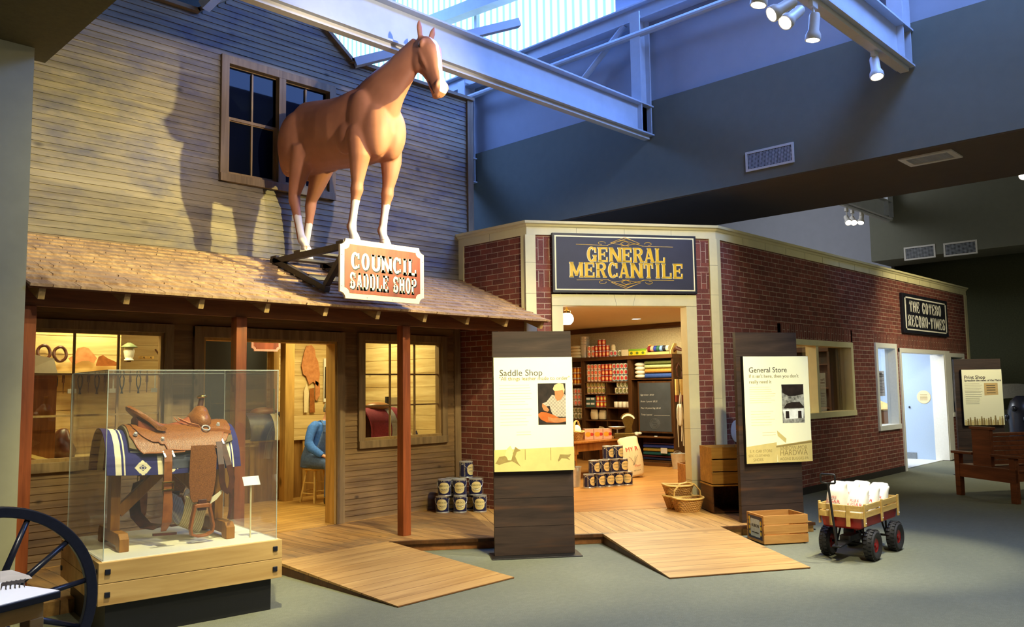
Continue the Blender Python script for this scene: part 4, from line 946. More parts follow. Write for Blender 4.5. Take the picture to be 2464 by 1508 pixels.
# trestle
YC = .57
def in_case(name, label, cat): 
    return thing(name, label, cat, (2.02, 5.71, 0), math.radians(-7))
ss = in_case('saddle_stand', 'brown wooden trestle stand under the western saddle', 'saddle stand')
for x in (.215, .95):
    mb = MB(); mb.box(x-.032, x+.032, YC-.05, YC+.05, .60, 1.24); mb.build('upright', M['stand_wood'], ss, bevel=.004)
    pr = [(-.31, 0), (-.22, 0), (-.20, .035), (.20, .035), (.22, 0), (.31, 0), (.31, .085), (.27, .12), (-.27, .12), (-.31, .085)]
    mb = MB(frame((x-.032, YC, CZ), (0, 1, 0), (0, 0, 1))); mb.prism(pr, -.064 if False else 0, .064); mb.build('foot', M['stand_wood'], ss, bevel=.005)
for x0, x1 in ((.24, .58), (.92, .60)):
    mb = MB(); mb.bar((x0, YC, .74), (x1, YC, 1.06), .05, .075); mb.build('brace', M['stand_wood'], ss, bevel=.003)
mb = MB(); mb.box(.17, 1.0, YC-.09, YC+.09, 1.20, 1.265); mb.build('ridge_board', M['stand_wood'], ss, bevel=.01)
mb = MB(); mb.box(.5, .68, YC-.03, YC+.03, 1.03, 1.2); mb.build('gusset', M['stand_wood'], ss, bevel=.004)
# surface that blanket and leathers lie on: x along the ridge, s = distance down the side
SEC = [(0, 1.335), (.06, 1.328), (.12, 1.30), (.185, 1.24), (.235, 1.15), (.265, 1.05), (.283, .96), (.29, .86)]
sl = [0]
for (a, b), (c, d) in zip(SEC[:-1], SEC[1:]): sl.append(sl[-1]+math.hypot(c-a, d-b))
def surf(x, s, off=0.0):
    q = abs(s); sg = -1 if s >= 0 else 1            # positive s = near side (towards -y)
    y = float(np.interp(q, sl, [p[0] for p in SEC])); z = float(np.interp(q, sl, [p[1] for p in SEC]))
    e = .01; dy = float(np.interp(q+e, sl, [p[0] for p in SEC]))-float(np.interp(q-e if q > e else 0, sl, [p[0] for p in SEC])); dz = float(np.interp(q+e, sl, [p[1] for p in SEC]))-float(np.interp(q-e if q > e else 0, sl, [p[1] for p in SEC]))
    L = math.hypot(dy, dz) or 1; ny, nz = -dz/L, dy/L
    if q < .005: ny, nz = 0, 1
    sag = -.035*math.sin(max(0, min(1, (x-.1)/.92))*PI)*(1 if q < .3 else .6)
    return Vector((x, YC+sg*(y+ny*off), z+nz*off+sag))
def sheet(mb, fs, x0, x1, nx, ns, off, t, mat=None):
    """fs(x)->(s_low, s_high); closed sheet of thickness t"""
    top, bot = [], []
    for i in range(nx+1):
        x = x0+(x1-x0)*i/nx; a, b = fs(x)
        top.append([mb.v(surf(x, a+(b-a)*j/ns, off+t)) for j in range(ns+1)]); bot.append([mb.v(surf(x, a+(b-a)*j/ns, off)) for j in range(ns+1)])
    for i in range(nx):
        for j in range(ns):
            m = mat((x0+(x1-x0)*(i+.5)/nx), fs(x0+(x1-x0)*(i+.5)/nx)[0]+(fs(x0+(x1-x0)*(i+.5)/nx)[1]-fs(x0+(x1-x0)*(i+.5)/nx)[0])*(j+.5)/ns) if mat else 0
            mb.f([top[i][j], top[i+1][j], top[i+1][j+1], top[i][j+1]], m); mb.f([bot[i][j], bot[i][j+1], bot[i+1][j+1], bot[i+1][j]], m)
    for i in range(nx): mb.f([top[i][0], bot[i][0], bot[i+1][0], top[i+1][0]], 0); mb.f([top[i][ns], top[i+1][ns], bot[i+1][ns], bot[i][ns]], 0)
    for j in range(ns): mb.f([top[0][j], top[0][j+1], bot[0][j+1], bot[0][j]], 0); mb.f([top[nx][j], bot[nx][j], bot[nx][j+1], top[nx][j+1]], 0)
def weave(x, s):
    u = x-.10; q = abs(s)
    for a, b in ((.055, .095), (.108, .118), (.80, .808), (.825, .862), (.872, .88)):
        if a < u < b: return 1
    if .335 < u < .375: return 1
    for c, h in ((.235, .085), (.235, .185), (.235, .39)):
        r = abs(u-c)/.055+abs(q-h)/.06
        if r < 1 and not (.28 < r < .42) and not r < .16: return 1
    if .16 < u < .31 and (.115 < q < .13 or .235 < q < .25 or .262 < q < .27): return 1
    if .43 < u < .56 and q > .27 and abs(q-.36) < (.56-u)*.55 and ((u*22) % 1 > .25 or abs(q-.36) < .02): return 1
    return 0
bl = in_case('saddle_blanket', 'navy and cream woven saddle blanket with diamond pattern on the trestle', 'saddle blanket')
mb = MB(); sheet(mb, lambda x: (-.44, .44), .10, 1.03, 186, 150, .0, .014, weave); mb.build('woven_cloth', [M['navy_wool'], M['cream_wool']], bl, smooth='auto')
mb = MB(); sheet(mb, lambda x: (.30, .405), .50, .70, 10, 6, .0145, .002); mb.build('wear_leather', plain('wear_patch', srgb(52, 58, 78), .6), bl, smooth='auto')
# saddle
sd = in_case('western_saddle', 'tooled tan leather western saddle inside the glass case', 'saddle')
mb = MB(); sheet(mb, lambda x: (-.29+.05*((x-.6)/.4)**2, .29-.05*((x-.6)/.4)**2), .25, .98, 40, 30, .016, .028); mb.build('fleece_lining', plain('fleece', srgb(120, 104, 72), .95), sd, smooth='auto')
def skirt(x):
    lo = .305
    if x < .36: lo = .305-.16*((.36-x)/.10)**2
    if x > .88: lo = .265-.12*((x-.88)/.10)**2
    if .62 < x < .85: lo -= .03
    return (.0, max(lo, .05))
for sg in (1, -1):
    mb = MB(); sheet(mb, lambda x: tuple(sg*k for k in skirt(x)), .262, .985, 48, 14, .046, .007); sk = mb.build('skirt', M['leather'], sd, smooth='auto')
    mb = MB(); mb.tube([surf(x, sg*skirt(x)[1], .051) for x in np.linspace(.264, .983, 40)], .0052, 6); mb.build('rolled_edge', M['leather_plain'], sk, smooth=True)
    def jock(x):
        lo = .215
        if x < .42: lo = .215-.13*((.42-x)/.12)**2
        if .46 < x < .50: lo = .225+.0*(x-.46)
        if x >= .50: lo = .265+.02*math.sin((x-.5)*8)
        if x > .86: lo = .265-.17*((x-.86)/.10)**1.5
        return (.02*sg, sg*max(lo, .05))
    mb = MB(); sheet(mb, jock, .30, .955, 48, 12, .055, .007); sk = mb.build('seat_jockey', M['leather'], sd, smooth='auto')
    mb = MB(); mb.tube([surf(x, jock(x)[1], .060) for x in np.linspace(.302, .953, 50)], .0045, 6); mb.build('rolled_edge', M['leather_plain'], sk, smooth=True)
    # fender, stirrup leather and stirrup
    y = YC-sg*.315
    f = [(.648, 1.21), (.815, 1.21), (.835, 1.12), (.832, .98), (.818, .87), (.795, .80), (.67, .80), (.65, .835), (.638, .95), (.642, 1.1)]
    mb = MB(frame((0, y, 0), (1, 0, 0), (0, 0, 1))); mb.prism(f, -.004, .004); mb.build('fender', M['leather'], sd, bevel=.003)
    mb = MB(); mb.box(.705, .765, y-.012, y+.012, .74, .82); mb.build('stirrup_leather', M['leather_dark'], sd, bevel=.003)
    P = [Vector((.735+a, y-sg*b, z)) for a, b, z in ((-.05, 0, .785), (-.066, .0, .70), (-.08, 0, .62), (-.072, 0, .575), (-.03, 0, .56), (.035, 0, .562), (.074, 0, .583), (.082, 0, .63), (.066, 0, .70), (.05, 0, .785))]
    mb = MB(); mb.strap(P, .05, .017, (0, 1, 0)); st_ = mb.build('stirrup', M['leather_plain'], sd, bevel=.004)
    mb = MB(); mb.bar((.685, y, .775), (.785, y, .775), .045, .03); mb.build('stirrup_tread_bolt', M['leather_plain'], st_, bevel=.006)
    # rear billet with buckle, flank strap
    mb = MB(); mb.strap([surf(.50, sg*.27, .065), surf(.498, sg*.36, .05), Vector((.495, y+sg*.01, .98)), Vector((.492, y+sg*.01, .90))], .055, .006, (1, 0, 0)); mb.build('rear_billet', M['leather_plain'], sd)
    mb = MB(); mb.strap([Vector((.492, y, .93)), Vector((.495, y-.004*sg, .80)), Vector((.49, y, .68)), Vector((.475, y+.02*sg, .62))], [.052, .066, .064, .035], .007, (1, 0, 0)); mb.build('flank_strap', M['leather_plain'], sd)
    mb = MB(frame((.492, y-sg*.008, .935), (1, 0, 0), (0, 0, 1))); mb.tube([(-.038, -.026, 0), (.038, -.026, 0), (.038, .026, 0), (-.038, .026, 0)], .008, 6, True); mb.build('buckle', M['brass'], sd)
    mb = MB(); mb.strap([surf(.868, sg*.25, .066), Vector((.870, y, 1.06)), Vector((.876, y, .95)), Vector((.89, y, .885)), Vector((.918, y, .858)), Vector((.945, y, .885)), Vector((.955, y+.004*sg, .95)), Vector((.93, y+.008*sg, 1.05)), surf(.895, sg*.25, .058)], .042, .005, None); mb.build('latigo', M['leather_dark'], sd)
    mb = MB(); mb.strap([Vector((.945, y, .87)), Vector((.95, y, .78)), Vector((.93, y, .66))], .02, .005, (1, 0, 0)); mb.build('billet_keeper', M['leather_dark'], sd)
    # rings and conchos
    for x, s in ((.30, .16), (.475, .205), (.90, .12)):
        mb = MB(); p = surf(x, sg*s, .062); q = surf(x, sg*s, .08); mb.cyl(p, q, .016, 14, .010); mb.build('concho', M['chrome'], sd, smooth='auto')
    for x, s in ((.47, .30), (.53, .30), (.895, .24)):
        mb = MB(); mb.bar(surf(x, sg*(s-.02), .058), surf(x+.01, sg*(s+.03), .058), .012, .006, (0, 1, 0)); mb.build('dee_ring', M['chrome'], sd)
    mb = MB(); c = surf(.80, sg*.135, .075); fr_ = tangent_frames([surf(.80, sg*.10, .075), surf(.80, sg*.17, .075)])[0]; dd = (surf(.80, sg*.17, .075)-surf(.80, sg*.10, .075)).normalized()
    mb.tube([c+Vector((1, 0, 0))*(.028*math.cos(a))+dd*(.028*math.sin(a)) for a in np.linspace(0, 2*PI, 19)[:-1]], .0055, 6, True); mb.build('breast_ring', M['chrome'], sd)
    mb = MB(); mb.strap([surf(.64, sg*.04, .10), surf(.70, sg*.085, .08), surf(.76, sg*.12, .075)], .026, .005, (.6, 0, -.8)); mb.build('breast_strap', M['leather_orange'], sd)
    mb = MB(); mb.strap([surf(.83, sg*.15, .07), surf(.90, sg*.17, .067), surf(.975, sg*.20, .06)], .024, .005, (.2, 0, 1)); mb.build('collar_strap', M['leather_plain'], sd)
# tree: cantle, seat, fork, horn
mb = MB(); R1, R2 = [], []
for i in range(15):
    a = -1+2*i/14; e = 1-a*a; y = YC+.185*a
    R1.append((Vector((.455-.165*e, y, 1.345+.145*e**.8)), Vector((.51-.03*e, y*1.0, 1.325+.0*e))))
rings = []
for (tp, bt) in R1:
    m = (tp+bt)/2; d = (tp-bt).normalized(); n_ = Vector((.6, 0, .8)); rings.append([bt-n_*.012, bt+n_*.016, m+n_*.020, tp+n_*.014+d*.006, tp-n_*.004+d*.014, tp-n_*.018, m-n_*.020])
mb.loft(rings); mb.build('cantle', M['leather'], sd, smooth='auto')
mb = MB(); rings = []
for x, zc, w, drop in ((.34, 1.425, .10, .03), (.42, 1.39, .15, .045), (.50, 1.368, .165, .06), (.58, 1.36, .15, .07), (.66, 1.378, .12, .08), (.72, 1.41, .10, .08)):
    rings.append([Vector((x, YC+w*a, zc-drop*a*a)) for a in np.linspace(-1, 1, 13)]+[Vector((x, YC+w*a, zc-.11)) for a in np.linspace(1, -1, 5)])
mb.loft(rings); mb.build('seat', M['leather_seat'], sd, smooth='auto')
mb = MB(); mb.ball((.80, YC, 1.365), (.085, .16, .10), 18, 12); mb.ball((.81, YC, 1.42), (.062, .095, .075), 14, 10)
remeshed(mb, 'fork', M['leather'], sd, .012, 5)
horn = MB(); horn.tube([(.805, YC, 1.43), (.812, YC, 1.49), (.822, YC, 1.555)], [.04, .022, .018], 12); hn = horn.build('horn', M['leather_dark'], sd, smooth='auto')
mb = MB(frame((.822, YC, 1.56), (1, 0, .18), (0, 1, 0))); mb.lathe([(.0, -.012), (.034, -.010), (.038, 0), (.034, .010), (0, .013)], 16); mb.build('horn_cap', M['brass'], hn, smooth=True)
# cinch hanging underneath
mb = MB(); rings = []
for i in range(13):
    k = i/12; y = YC-.30+.60*k; z = .80-.24*math.sin(PI*k); x = .70+.03*math.sin(PI*k)
    rings.append([(x-.075, y, z+.045), (x+.075, y, z-.03), (x+.075, y, z-.022), (x-.075, y, z+.053)])
t = NT('cord'); v = t.coord(); wv = t.n('ShaderNodeTexWave'); wv.bands_direction = 'X'; wv.inputs['Scale'].default_value = 24; t.l(v, wv.inputs['Vector']); t.set(t.ramp(wv.outputs['Fac'], [(.2, srgb(180, 164, 120)), (.6, srgb(216, 200, 158))]), .9); t.bump(wv.outputs['Fac'], .6, .004); M['cord'] = t.m
mb.loft(rings); mb.build('cinch', M['cord'], sd)
for sg in (1, -1):
    mb = MB(); y = YC-sg*.30; mb.strap([Vector((.885, y, .87)), Vector((.85, y, .83)), Vector((.80, y, .80))], .05, .012, (.3, 0, 1)); mb.build('cinch_end', M['cream_wool'], sd)
mb = MB(); mb.strap([Vector((.44, YC+.24, .93)), Vector((.40, YC+.2, .80)), Vector((.39, YC+.1, .70)), Vector((.42, YC-.05, .635)), Vector((.46, YC-.22, .64))], .09, .007, (.8, .3, .2)); mb.build('flank_cinch', M['leather_dark'], sd)
mb = MB(); mb.bar((.40, YC-.31, .605), (.56, YC-.31, .597), .02, .016); mb.build('hobble_strap', M['leather_dark'], sd)
# small label on a post
pc = in_case('label_stand', 'small blank white label card on a thin post in the case', 'label')
q = oz(602, 1293, CZ); q = CASE.inverted() @ q
mb = MB(); mb.cyl((q.x, q.y, CZ), (q.x, q.y, .90), .006, 8); mb.build('post', M['cream'], pc)
mb = MB(frame((q.x-.06, q.y-.02, .895), (1, 0, 0), (0, .55, .83))); mb.box(0, .125, 0, .075, 0, .003); mb.build('card', M['white_paint'], pc)

# ---------------------------------------------------------------- wagon wheel and reading table, lower left
wl = thing('wagon_wheel', 'dark blue iron wagon wheel standing beside the oak display case', 'wheel', (1.20, 4.87, .515), 0)
mb = MB(frame((0, 0, 0), (1, 0, 0), (0, 0, 1)))
mb.loft([[(r*math.cos(a), r*math.sin(a), z) for r, z in ((.46, -.022), (.515, -.026), (.515, .026), (.46, .022))] for a in np.linspace(0, 2*PI, 65)[:-1]], closed=True); mb.build('rim', M['black_gloss'], wl, bevel=.006)
mb = MB(frame((0, 0, 0), (1, 0, 0), (0, 0, 1))); mb.lathe([(0, -.09), (.035, -.09), (.05, -.05), (.075, -.04), (.075, .04), (.05, .05), (.035, .09), (0, .09)], 20); mb.build('hub', M['black_gloss'], wl, smooth='auto')
for k in range(12):
    a = 2*PI*k/12+.16; mb = MB(); mb.tube([(.07*math.cos(a), 0, .07*math.sin(a)), (.25*math.cos(a), 0, .25*math.sin(a)), (.465*math.cos(a), 0, .465*math.sin(a))], [.02, .017, .014], 8); mb.build('spoke', M['black_gloss'], wl, smooth=True)
tz = .88
a, b, c = oz(147, 1419, tz), oz(12, 1327, tz), oz(0, 1456, tz)
rz = math.atan2((a-c).y, (a-c).x)
tb = thing('reading_table', 'white topped reading table with printed horse photo in the near left corner', 'table', (a.x, a.y, 0), rz)
mb = MB(); mb.box(-1.0, 0, 0, .98, tz-.028, tz-.003); mb.build('top', M['black'], tb, bevel=.003)
M['print_white'] = plain('print_white', srgb(250, 250, 248), .35, 0, .01)
mb = MB(); mb.box(-.995, -.004, .004, .976, tz-.003, tz); pn_ = mb.build('printed_sheet', M['print_white'], tb)
for x in (-.95, -.09):
    for y in (.04, .88):
        mb = MB(); mb.box(x, x+.055, y, y+.055, 0, tz-.09); mb.build('leg', M['oak'], tb, bevel=.003)
for y in (.045, .90):
    mb = MB(); mb.box(-.95, -.035, y, y+.025, tz-.09, tz-.028); mb.build('apron', M['oak'], tb)
mb = MB(); mb.box(-.06, -.035, .07, .90, tz-.09, tz-.028); mb.build('apron', M['oak'], tb)
M['grey_print'] = plain('grey_print', srgb(200, 190, 172), .5, 0, .1, 14); M['ink'] = plain('ink', srgb(52, 48, 46), .5, 0, .4, 30)
MI = Matrix.Identity(4)
def local(o): return T(*o.location) @ RZ(o.rotation_euler.z)
Li = local(tb).inverted()
def tp(x, y, h): return (Li @ oz(x, y, tz)) + Vector((0, 0, h))
mb = MB()
mb.face([tp(x, y, .0006) for x, y in ((0, 1374), (28, 1371), (70, 1384), (78, 1391), (55, 1395), (0, 1402))]); mb.build('photo_hills', M['grey_print'], pn_)
mb = MB(); r2 = random.Random(4)
for k in range(5):
    x = 2+k*11; y = 1405-k*1.5
    P = [(x, y), (x+5, y-4), (x+11, y-4), (x+15, y-7), (x+17, y-4), (x+13, y), (x+14, y+14), (x+12, y+14), (x+10, y+4), (x+4, y+5), (x+1, y+15), (x-1, y+15)]
    mb.face([tp(a_, b_, .0012+.0002*k) for a_, b_ in P])
mb.build('photo_horses', M['ink'], pn_)
# ---------------------------------------------------------------- information panels
def plane_hit(x, y, P, d):
    n = Vector((-d.y, d.x, 0)); r = ray(x, y); t = (P-CAM).dot(n)/r.dot(n); q = CAM+r*t-P
    return q.dot(d), q.z+P.z
M['board_print'] = plain('board_print', srgb(255, 250, 214), .5, 0, .01, 4)
M['board_tan'] = plain('board_tan', srgb(214, 192, 124), .5, 0, .05, 12); M['board_tan_dark'] = plain('board_tan_dark', srgb(150, 128, 74), .5, 0, .12, 24); M['board_line'] = plain('board_line', srgb(232, 214, 140), .6)
M['text_grey'] = plain('text_grey', srgb(58, 48, 36), .6); M['text_tan'] = plain('text_tan', srgb(128, 108, 56), .6)
M['photo_dark'] = plain('photo_dark', srgb(40, 30, 26), .4, 0, .5, 18); M['photo_skin'] = plain('photo_skin', srgb(178, 118, 74), .4); M['photo_hair'] = plain('photo_hair', srgb(204, 180, 134), .4, 0, .12, 60)
t = NT('photo_plaid'); v = t.coord(); ck = t.n('ShaderNodeTexChecker'); ck.inputs['Scale'].default_value = 60; t.l(v, ck.inputs[0]); t.set(t.mix(t.noise(v, 30, 2), srgb(196, 182, 164), t.mix(ck.outputs[1], srgb(176, 164, 150), srgb(104, 98, 98))), .4); M['photo_plaid'] = t.m
M['photo_grey'] = plain('photo_grey', srgb(150, 148, 140), .4, 0, .7, 26); M['photo_white'] = plain('photo_white', srgb(244, 244, 238), .4); M['photo_orange'] = plain('photo_orange', srgb(180, 92, 36), .4)
def info_panel(label, base, ang, top_px, board_px, w=.77, th=.055):
    d = Vector((math.cos(ang), math.sin(ang), 0)); base = Vector((base[0], base[1], 0))
    o = thing('info_panel', label, 'information panel', base, ang)
    h = plane_hit(*top_px, base, d)[1]
    mb = MB(); mb.box(-.04, w+.05, -.13, .17, 0, .012); mb.build('base_plate', plain('plate_steel', srgb(60, 58, 60), .35, .8), o, bevel=.004)
    mb = MB(); n = 8; z = .012
    for k in range(n):
        z1 = .012+(h-.012)*(k+1)/n; mb.box(0, w, 0, th, z+.002, z1-.002); z = z1
    mb.box(.003, w-.003, .003, th-.003, .012, h-.004); mb.build('plank_slab', M['dark_board'], o)
    u0, z1 = plane_hit(*board_px[0], base, d); u1, z0 = plane_hit(*board_px[1], base, d)
    F_ = T(u0, -.05, z0) @ frame((0, 0, 0), (1, 0, 0), (0, 0, 1)); bw, bh = u1-u0, z1-z0
    mb = MB(F_); mb.box(0, bw, 0, bh, -.05, -.002); mb.build('board_box', M['black'], o, bevel=.002)
    mb = MB(F_); mb.box(.004, bw-.004, .004, bh-.004, -.002, 0); pr = mb.build('printed_face', M['board_print'], o)
    return o, pr, F_, bw, bh
def para(F_, pr, bw, bh, x0, x1, y0, n, dy, mat, r, th=.0035):
    mb = MB(F_); k = 0
    for i in range(n): mb.box(bw*x0, bw*(x0+(x1-x0)*r.uniform(.78, 1)), bh*y0-i*dy, bh*y0-i*dy+th, 0, .0006)
    return tag(mb.build('body_text', mat, pr), kind='stuff')
def poly(F_, pr, name, pts, mat, z=.0008, bw=1, bh=1):
    mb = MB(F_); mb.face([(x*bw, y*bh, z) for x, y in pts]); return mb.build(name, mat, pr)
rr = random.Random(5)
# saddle shop panel
a = oz(1191, 1341); o, pr, F_, bw, bh = info_panel('tall dark panel titled Saddle Shop in front of the left brick wall', (a.x, a.y), math.radians(-38), (1183, 797), ((1185, 860), (1380, 1129)))
text('title_text', 'Saddle Shop', .086, M['text_grey'], F_ @ T(bw*.075, bh*.835, 0), pr, 'LEFT')
text('subtitle_text', '"All things leather made to order"', .050, M['text_tan'], F_ @ T(bw*.07, bh*.795, 0), pr, 'LEFT')
para(F_, pr, bw, bh, .075, .48, .75, 8, .026, M['board_line'], rr); para(F_, pr, bw, bh, .08, .48, .54, 6, .03, M['board_line'], rr); para(F_, pr, bw, bh, .28, .48, .34, 2, .026, M['board_tan'], rr)
X0, X1, Y0, Y1 = .555, .905, .40, .765
def ph(pts): return [(X0+(X1-X0)*x, Y0+(Y1-Y0)*y) for x, y in pts]
poly(F_, pr, 'photo', ph([(0, 0), (1, 0), (1, 1), (0, 1)]), M['photo_dark'], .0006, bw, bh)
poly(F_, pr, 'photo_shirt', ph([(.30, .55), (.50, .72), (.62, .70), (.8, .60), (.95, .74), (1, .70), (1, .18), (.55, .20), (.45, .35), (.42, .45), (.2, .44), (.16, .52)]), M['photo_plaid'], .001, bw, bh)
poly(F_, pr, 'photo_face', ph([(.60, .84), (.62, .64), (.70, .57), (.82, .60), (.93, .70), (.95, .84)]), M['photo_skin'], .0012, bw, bh)
poly(F_, pr, 'photo_hair', ph([(.54, .86), (.6, .96), (.75, 1), (.92, .98), (.97, .84), (.94, .74), (.90, .84), (.75, .82), (.60, .81)]), M['photo_hair'], .0014, bw, bh)
poly(F_, pr, 'photo_hand', ph([(.15, .52), (.28, .46), (.40, .36), (.34, .31), (.2, .35), (.14, .44)]), M['photo_skin'], .0014, bw, bh)
poly(F_, pr, 'photo_leather', ph([(0, .26), (.1, .31), (.3, .30), (.6, .22), (.85, .12), (.9, .06), (.7, .04), (.3, .06), (.1, .13), (.02, .2)]), M['photo_orange'], .0016, bw, bh)
poly(F_, pr, 'photo_forearm', ph([(.34, .20), (.5, .16), (1, .16), (1, .07), (.6, .05), (.36, .10)]), M['photo_skin'], .0018, bw, bh)
poly(F_, pr, 'faded_prairie', [(0, 0), (1, 0), (1, .205), (0, .19)], M['board_tan'], .0006, bw, bh)
for x, y0, y1 in ((.38, .10, .19), (.70, .09, .20)): poly(F_, pr, 'faded_fence_post', [(x, y0), (x+.008, y0), (x+.008, y1), (x, y1)], M['board_tan_dark'], .0009, bw, bh)
poly(F_, pr, 'faded_horse', [(.02, .08), (.06, .13), (.14, .14), (.2, .135), (.24, .17), (.26, .215), (.33, .18), (.28, .17), (.26, .13), (.29, .08), (.33, .04), (.27, .07), (.22, .09), (.12, .075), (.06, .06), (.01, .075)], M['board_tan_dark'], .0009, bw, bh)
poly(F_, pr, 'faded_rider', [(.13, .14), (.16, .2), (.2, .225), (.22, .2), (.23, .15), (.21, .10), (.17, .10), (.15, .13)], M['board_line'], .0011, bw, bh)
poly(F_, pr, 'faded_calf', [(.80, .10), (.82, .14), (.92, .135), (.96, .14), (.94, .115), (.92, .11), (.95, .085), (.9, .10), (.84, .105), (.80, .075), (.79, .09)], M['board_tan_dark'], .0009, bw, bh)
# general store panel
a = oz(1787, 1281); o, pr, F_, bw, bh = info_panel('tall dark panel titled General Store behind the lemon crate', (a.x, a.y), math.radians(-30), (1780, 799), ((1781, 857), (1949, 1108)))
text('title_text', 'General Store', .084, M['text_grey'], F_ @ T(bw*.08, bh*.845, 0), pr, 'LEFT')
text('subtitle_text', "If it isn't here, then you don't\nreally need it", .053, M['text_tan'], F_ @ T(bw*.08, bh*.795, 0), pr, 'LEFT', line=1.15)
para(F_, pr, bw, bh, .08, .48, .705, 8, .024, M['board_line'], rr); para(F_, pr, bw, bh, .09, .46, .48, 6, .03, M['board_line'], rr); para(F_, pr, bw, bh, .25, .46, .28, 2, .026, M['board_tan'], rr)
X0, X1, Y0, Y1 = .565, .905, .365, .73
poly(F_, pr, 'photo', ph([(0, 0), (1, 0), (1, 1), (0, 1)]), M['photo_grey'], .0006, bw, bh)
poly(F_, pr, 'photo_ceiling', ph([(0, 1), (1, 1), (.98, .74), (.62, .70), (.3, .70), (.04, .78)]), M['photo_dark'], .001, bw, bh)
poly(F_, pr, 'photo_goods', ph([(.06, .38), (.2, .50), (.45, .54), (.8, .54), (.97, .42), (.97, .38)]), M['photo_dark'], .001, bw, bh)
poly(F_, pr, 'photo_counter', ph([(.02, .35), (.98, .37), (.94, .12), (.1, .10)]), M['photo_white'], .0011, bw, bh)
for x in (.14, .70): poly(F_, pr, 'photo_drawer', ph([(x, .12), (x+.17, .12), (x+.16, .31), (x+.01, .31)]), M['photo_dark'], .0014, bw, bh)
poly(F_, pr, 'faded_storefront', [(0, 0), (.46, 0), (.46, .19), (0, .155)], M['board_tan'], .0006, bw, bh)
poly(F_, pr, 'faded_storefront', [(.47, 0), (1, 0), (1, .20), (.45, .16)], M['board_tan'], .0006, bw, bh)
poly(F_, pr, 'faded_roofline', [(.45, .155), (1, .195), (1, .175), (.45, .14)], M['board_tan_dark'], .0009, bw, bh)
poly(F_, pr, 'faded_awning', [(.47, .30), (.61, .22), (.60, .18), (.48, .25)], M['board_tan'], .0009, bw, bh)
for s, x, y, z in (('ENBOW-MOR', .51, .115, .060), ('HARDWA', .50, .063, .086), ('AGONS BUGGIES PA', .50, .02, .043), ('S. P. CAR STORE', .05, .10, .042), ('SSSC CLOTHING', .03, .06, .038), ('SHOES', .10, .02, .045)): text('faded_lettering', s, z, M['board_tan_dark'], F_ @ T(bw*x, bh*y, .0008), pr, 'LEFT', ext=.0003, sx=.92)
# print shop panel, further back
P3 = od(2309, 1100, 13.9); o, pr, F_, bw, bh = info_panel('tall dark panel titled Print Shop behind the wooden depot bench', (P3.x, P3.y), math.radians(-50), (2305, 864), ((2309, 889), (2415, 1022)), w=.76)
text('title_text', 'Print Shop', .082, M['text_grey'], F_ @ T(bw*.06, bh*.83, 0), pr, 'LEFT', offset=.001)
text('subtitle_text', 'Spreading the news of the Plains', .046, M['text_grey'], F_ @ T(bw*.06, bh*.785, 0), pr, 'LEFT', offset=.001)
para(F_, pr, bw, bh, .06, .50, .74, 6, .026, M['text_tan'], rr); para(F_, pr, bw, bh, .07, .48, .58, 7, .031, M['text_grey'], rr, .006)
poly(F_, pr, 'clipping', [(.54, .53), (.88, .54), (.88, .755), (.545, .755)], plain('clipping', srgb(212, 178, 116), .6, 0, .06, 20), .0008, bw, bh)
for y in (.57, .62, .66, .70): poly(F_, pr, 'clipping_line', [(.60, y), (.82, y), (.82, y+.012), (.60, y+.012)], M['text_grey'], .0011, bw, bh)
for k in range(17):
    x = .02+k*.056; hh = .07+rr.random()*.08; mb = MB(F_); mb.face([((x+a)*bw, b*bh, .0008+.00003*k) for a, b in ((0, 0), (.052, 0), (.05, hh*.8), (.04, hh), (.012, hh), (.002, hh*.8))]); mb.disc(((x+.026)*bw, (hh+.012)*bh, .0009+.00003*k), .012, 10); mb.build('faded_person', M['board_tan_dark' if k % 3 else 'board_tan'], pr)

# ---------------------------------------------------------------- crates, baskets, cans
def crate(name, label, loc, rz, w, d, h, n, mat, cat='crate', floor=True, thick=.012, group=None):
    o = thing(name, label, cat, loc, rz, group); gap = .012; sh_ = (h-gap*(n-1))/n
    for nm, q in (('front_slat', 0), ('back_slat', 1)):
        for k in range(n):
            z = .012+k*(sh_+gap); mb = MB(); y = -thick if q == 0 else d; mb.box(0, w, y, y+thick, z, z+sh_); mb.build(nm, M[mat], o, bevel=.002)
    for x in (0, w-.016):
        mb = MB(); mb.box(x, x+.016, 0, d, .0125, h+.011); mb.build('end_board', M[mat], o, bevel=.002)
    mb = MB(); mb.box(.016, w-.016, 0, d, .012, .022); mb.build('bottom_board', M[mat], o)
    return o
a = oz(1838, 1312); b = oz(1945, 1306); rz = math.atan2(b.y-a.y, b.x-a.x)
cr_ = crate('lemon_crate', 'slatted wooden crate with a lemon label standing on the carpet', (a.x, a.y, 0), rz, (b-a).length, .33, .275, 3, 'crate_wood')
for y in (.02, .26):
    mb = MB(); mb.box(.05, .45, y, y+.05, 0, .0125); mb.build('skid', M['crate_wood'], cr_)
lf = T(a.x, a.y, 0) @ RZ(rz); LF = frame((-.0005, .31, .04), (0, -1, 0), (0, 0, 1))
mb = MB(LF); mb.box(.0, .29, 0, .225, 0, .0012); lb = mb.build('paper_label', M['navy'], cr_)
mb = MB(LF); mb.prism([(.05, .035), (.06, .02), (.24, .02), (.25, .035), (.25, .175), (.235, .195), (.06, .195), (.05, .175)], .0012, .002); mb.build('label_panel', plain('label_panel', srgb(196, 206, 214), .5), lb)
M['lemon'] = plain('lemon', srgb(226, 190, 46), .5)
for x, y in ((.035, .05), (.03, .10), (.035, .15), (.03, .19), (.265, .06), (.27, .115), (.265, .165)):
    mb = MB(LF); mb.disc((x, y, .0024), .016, 12, r2=.022); mb.build('printed_lemon', M['lemon'], lb)
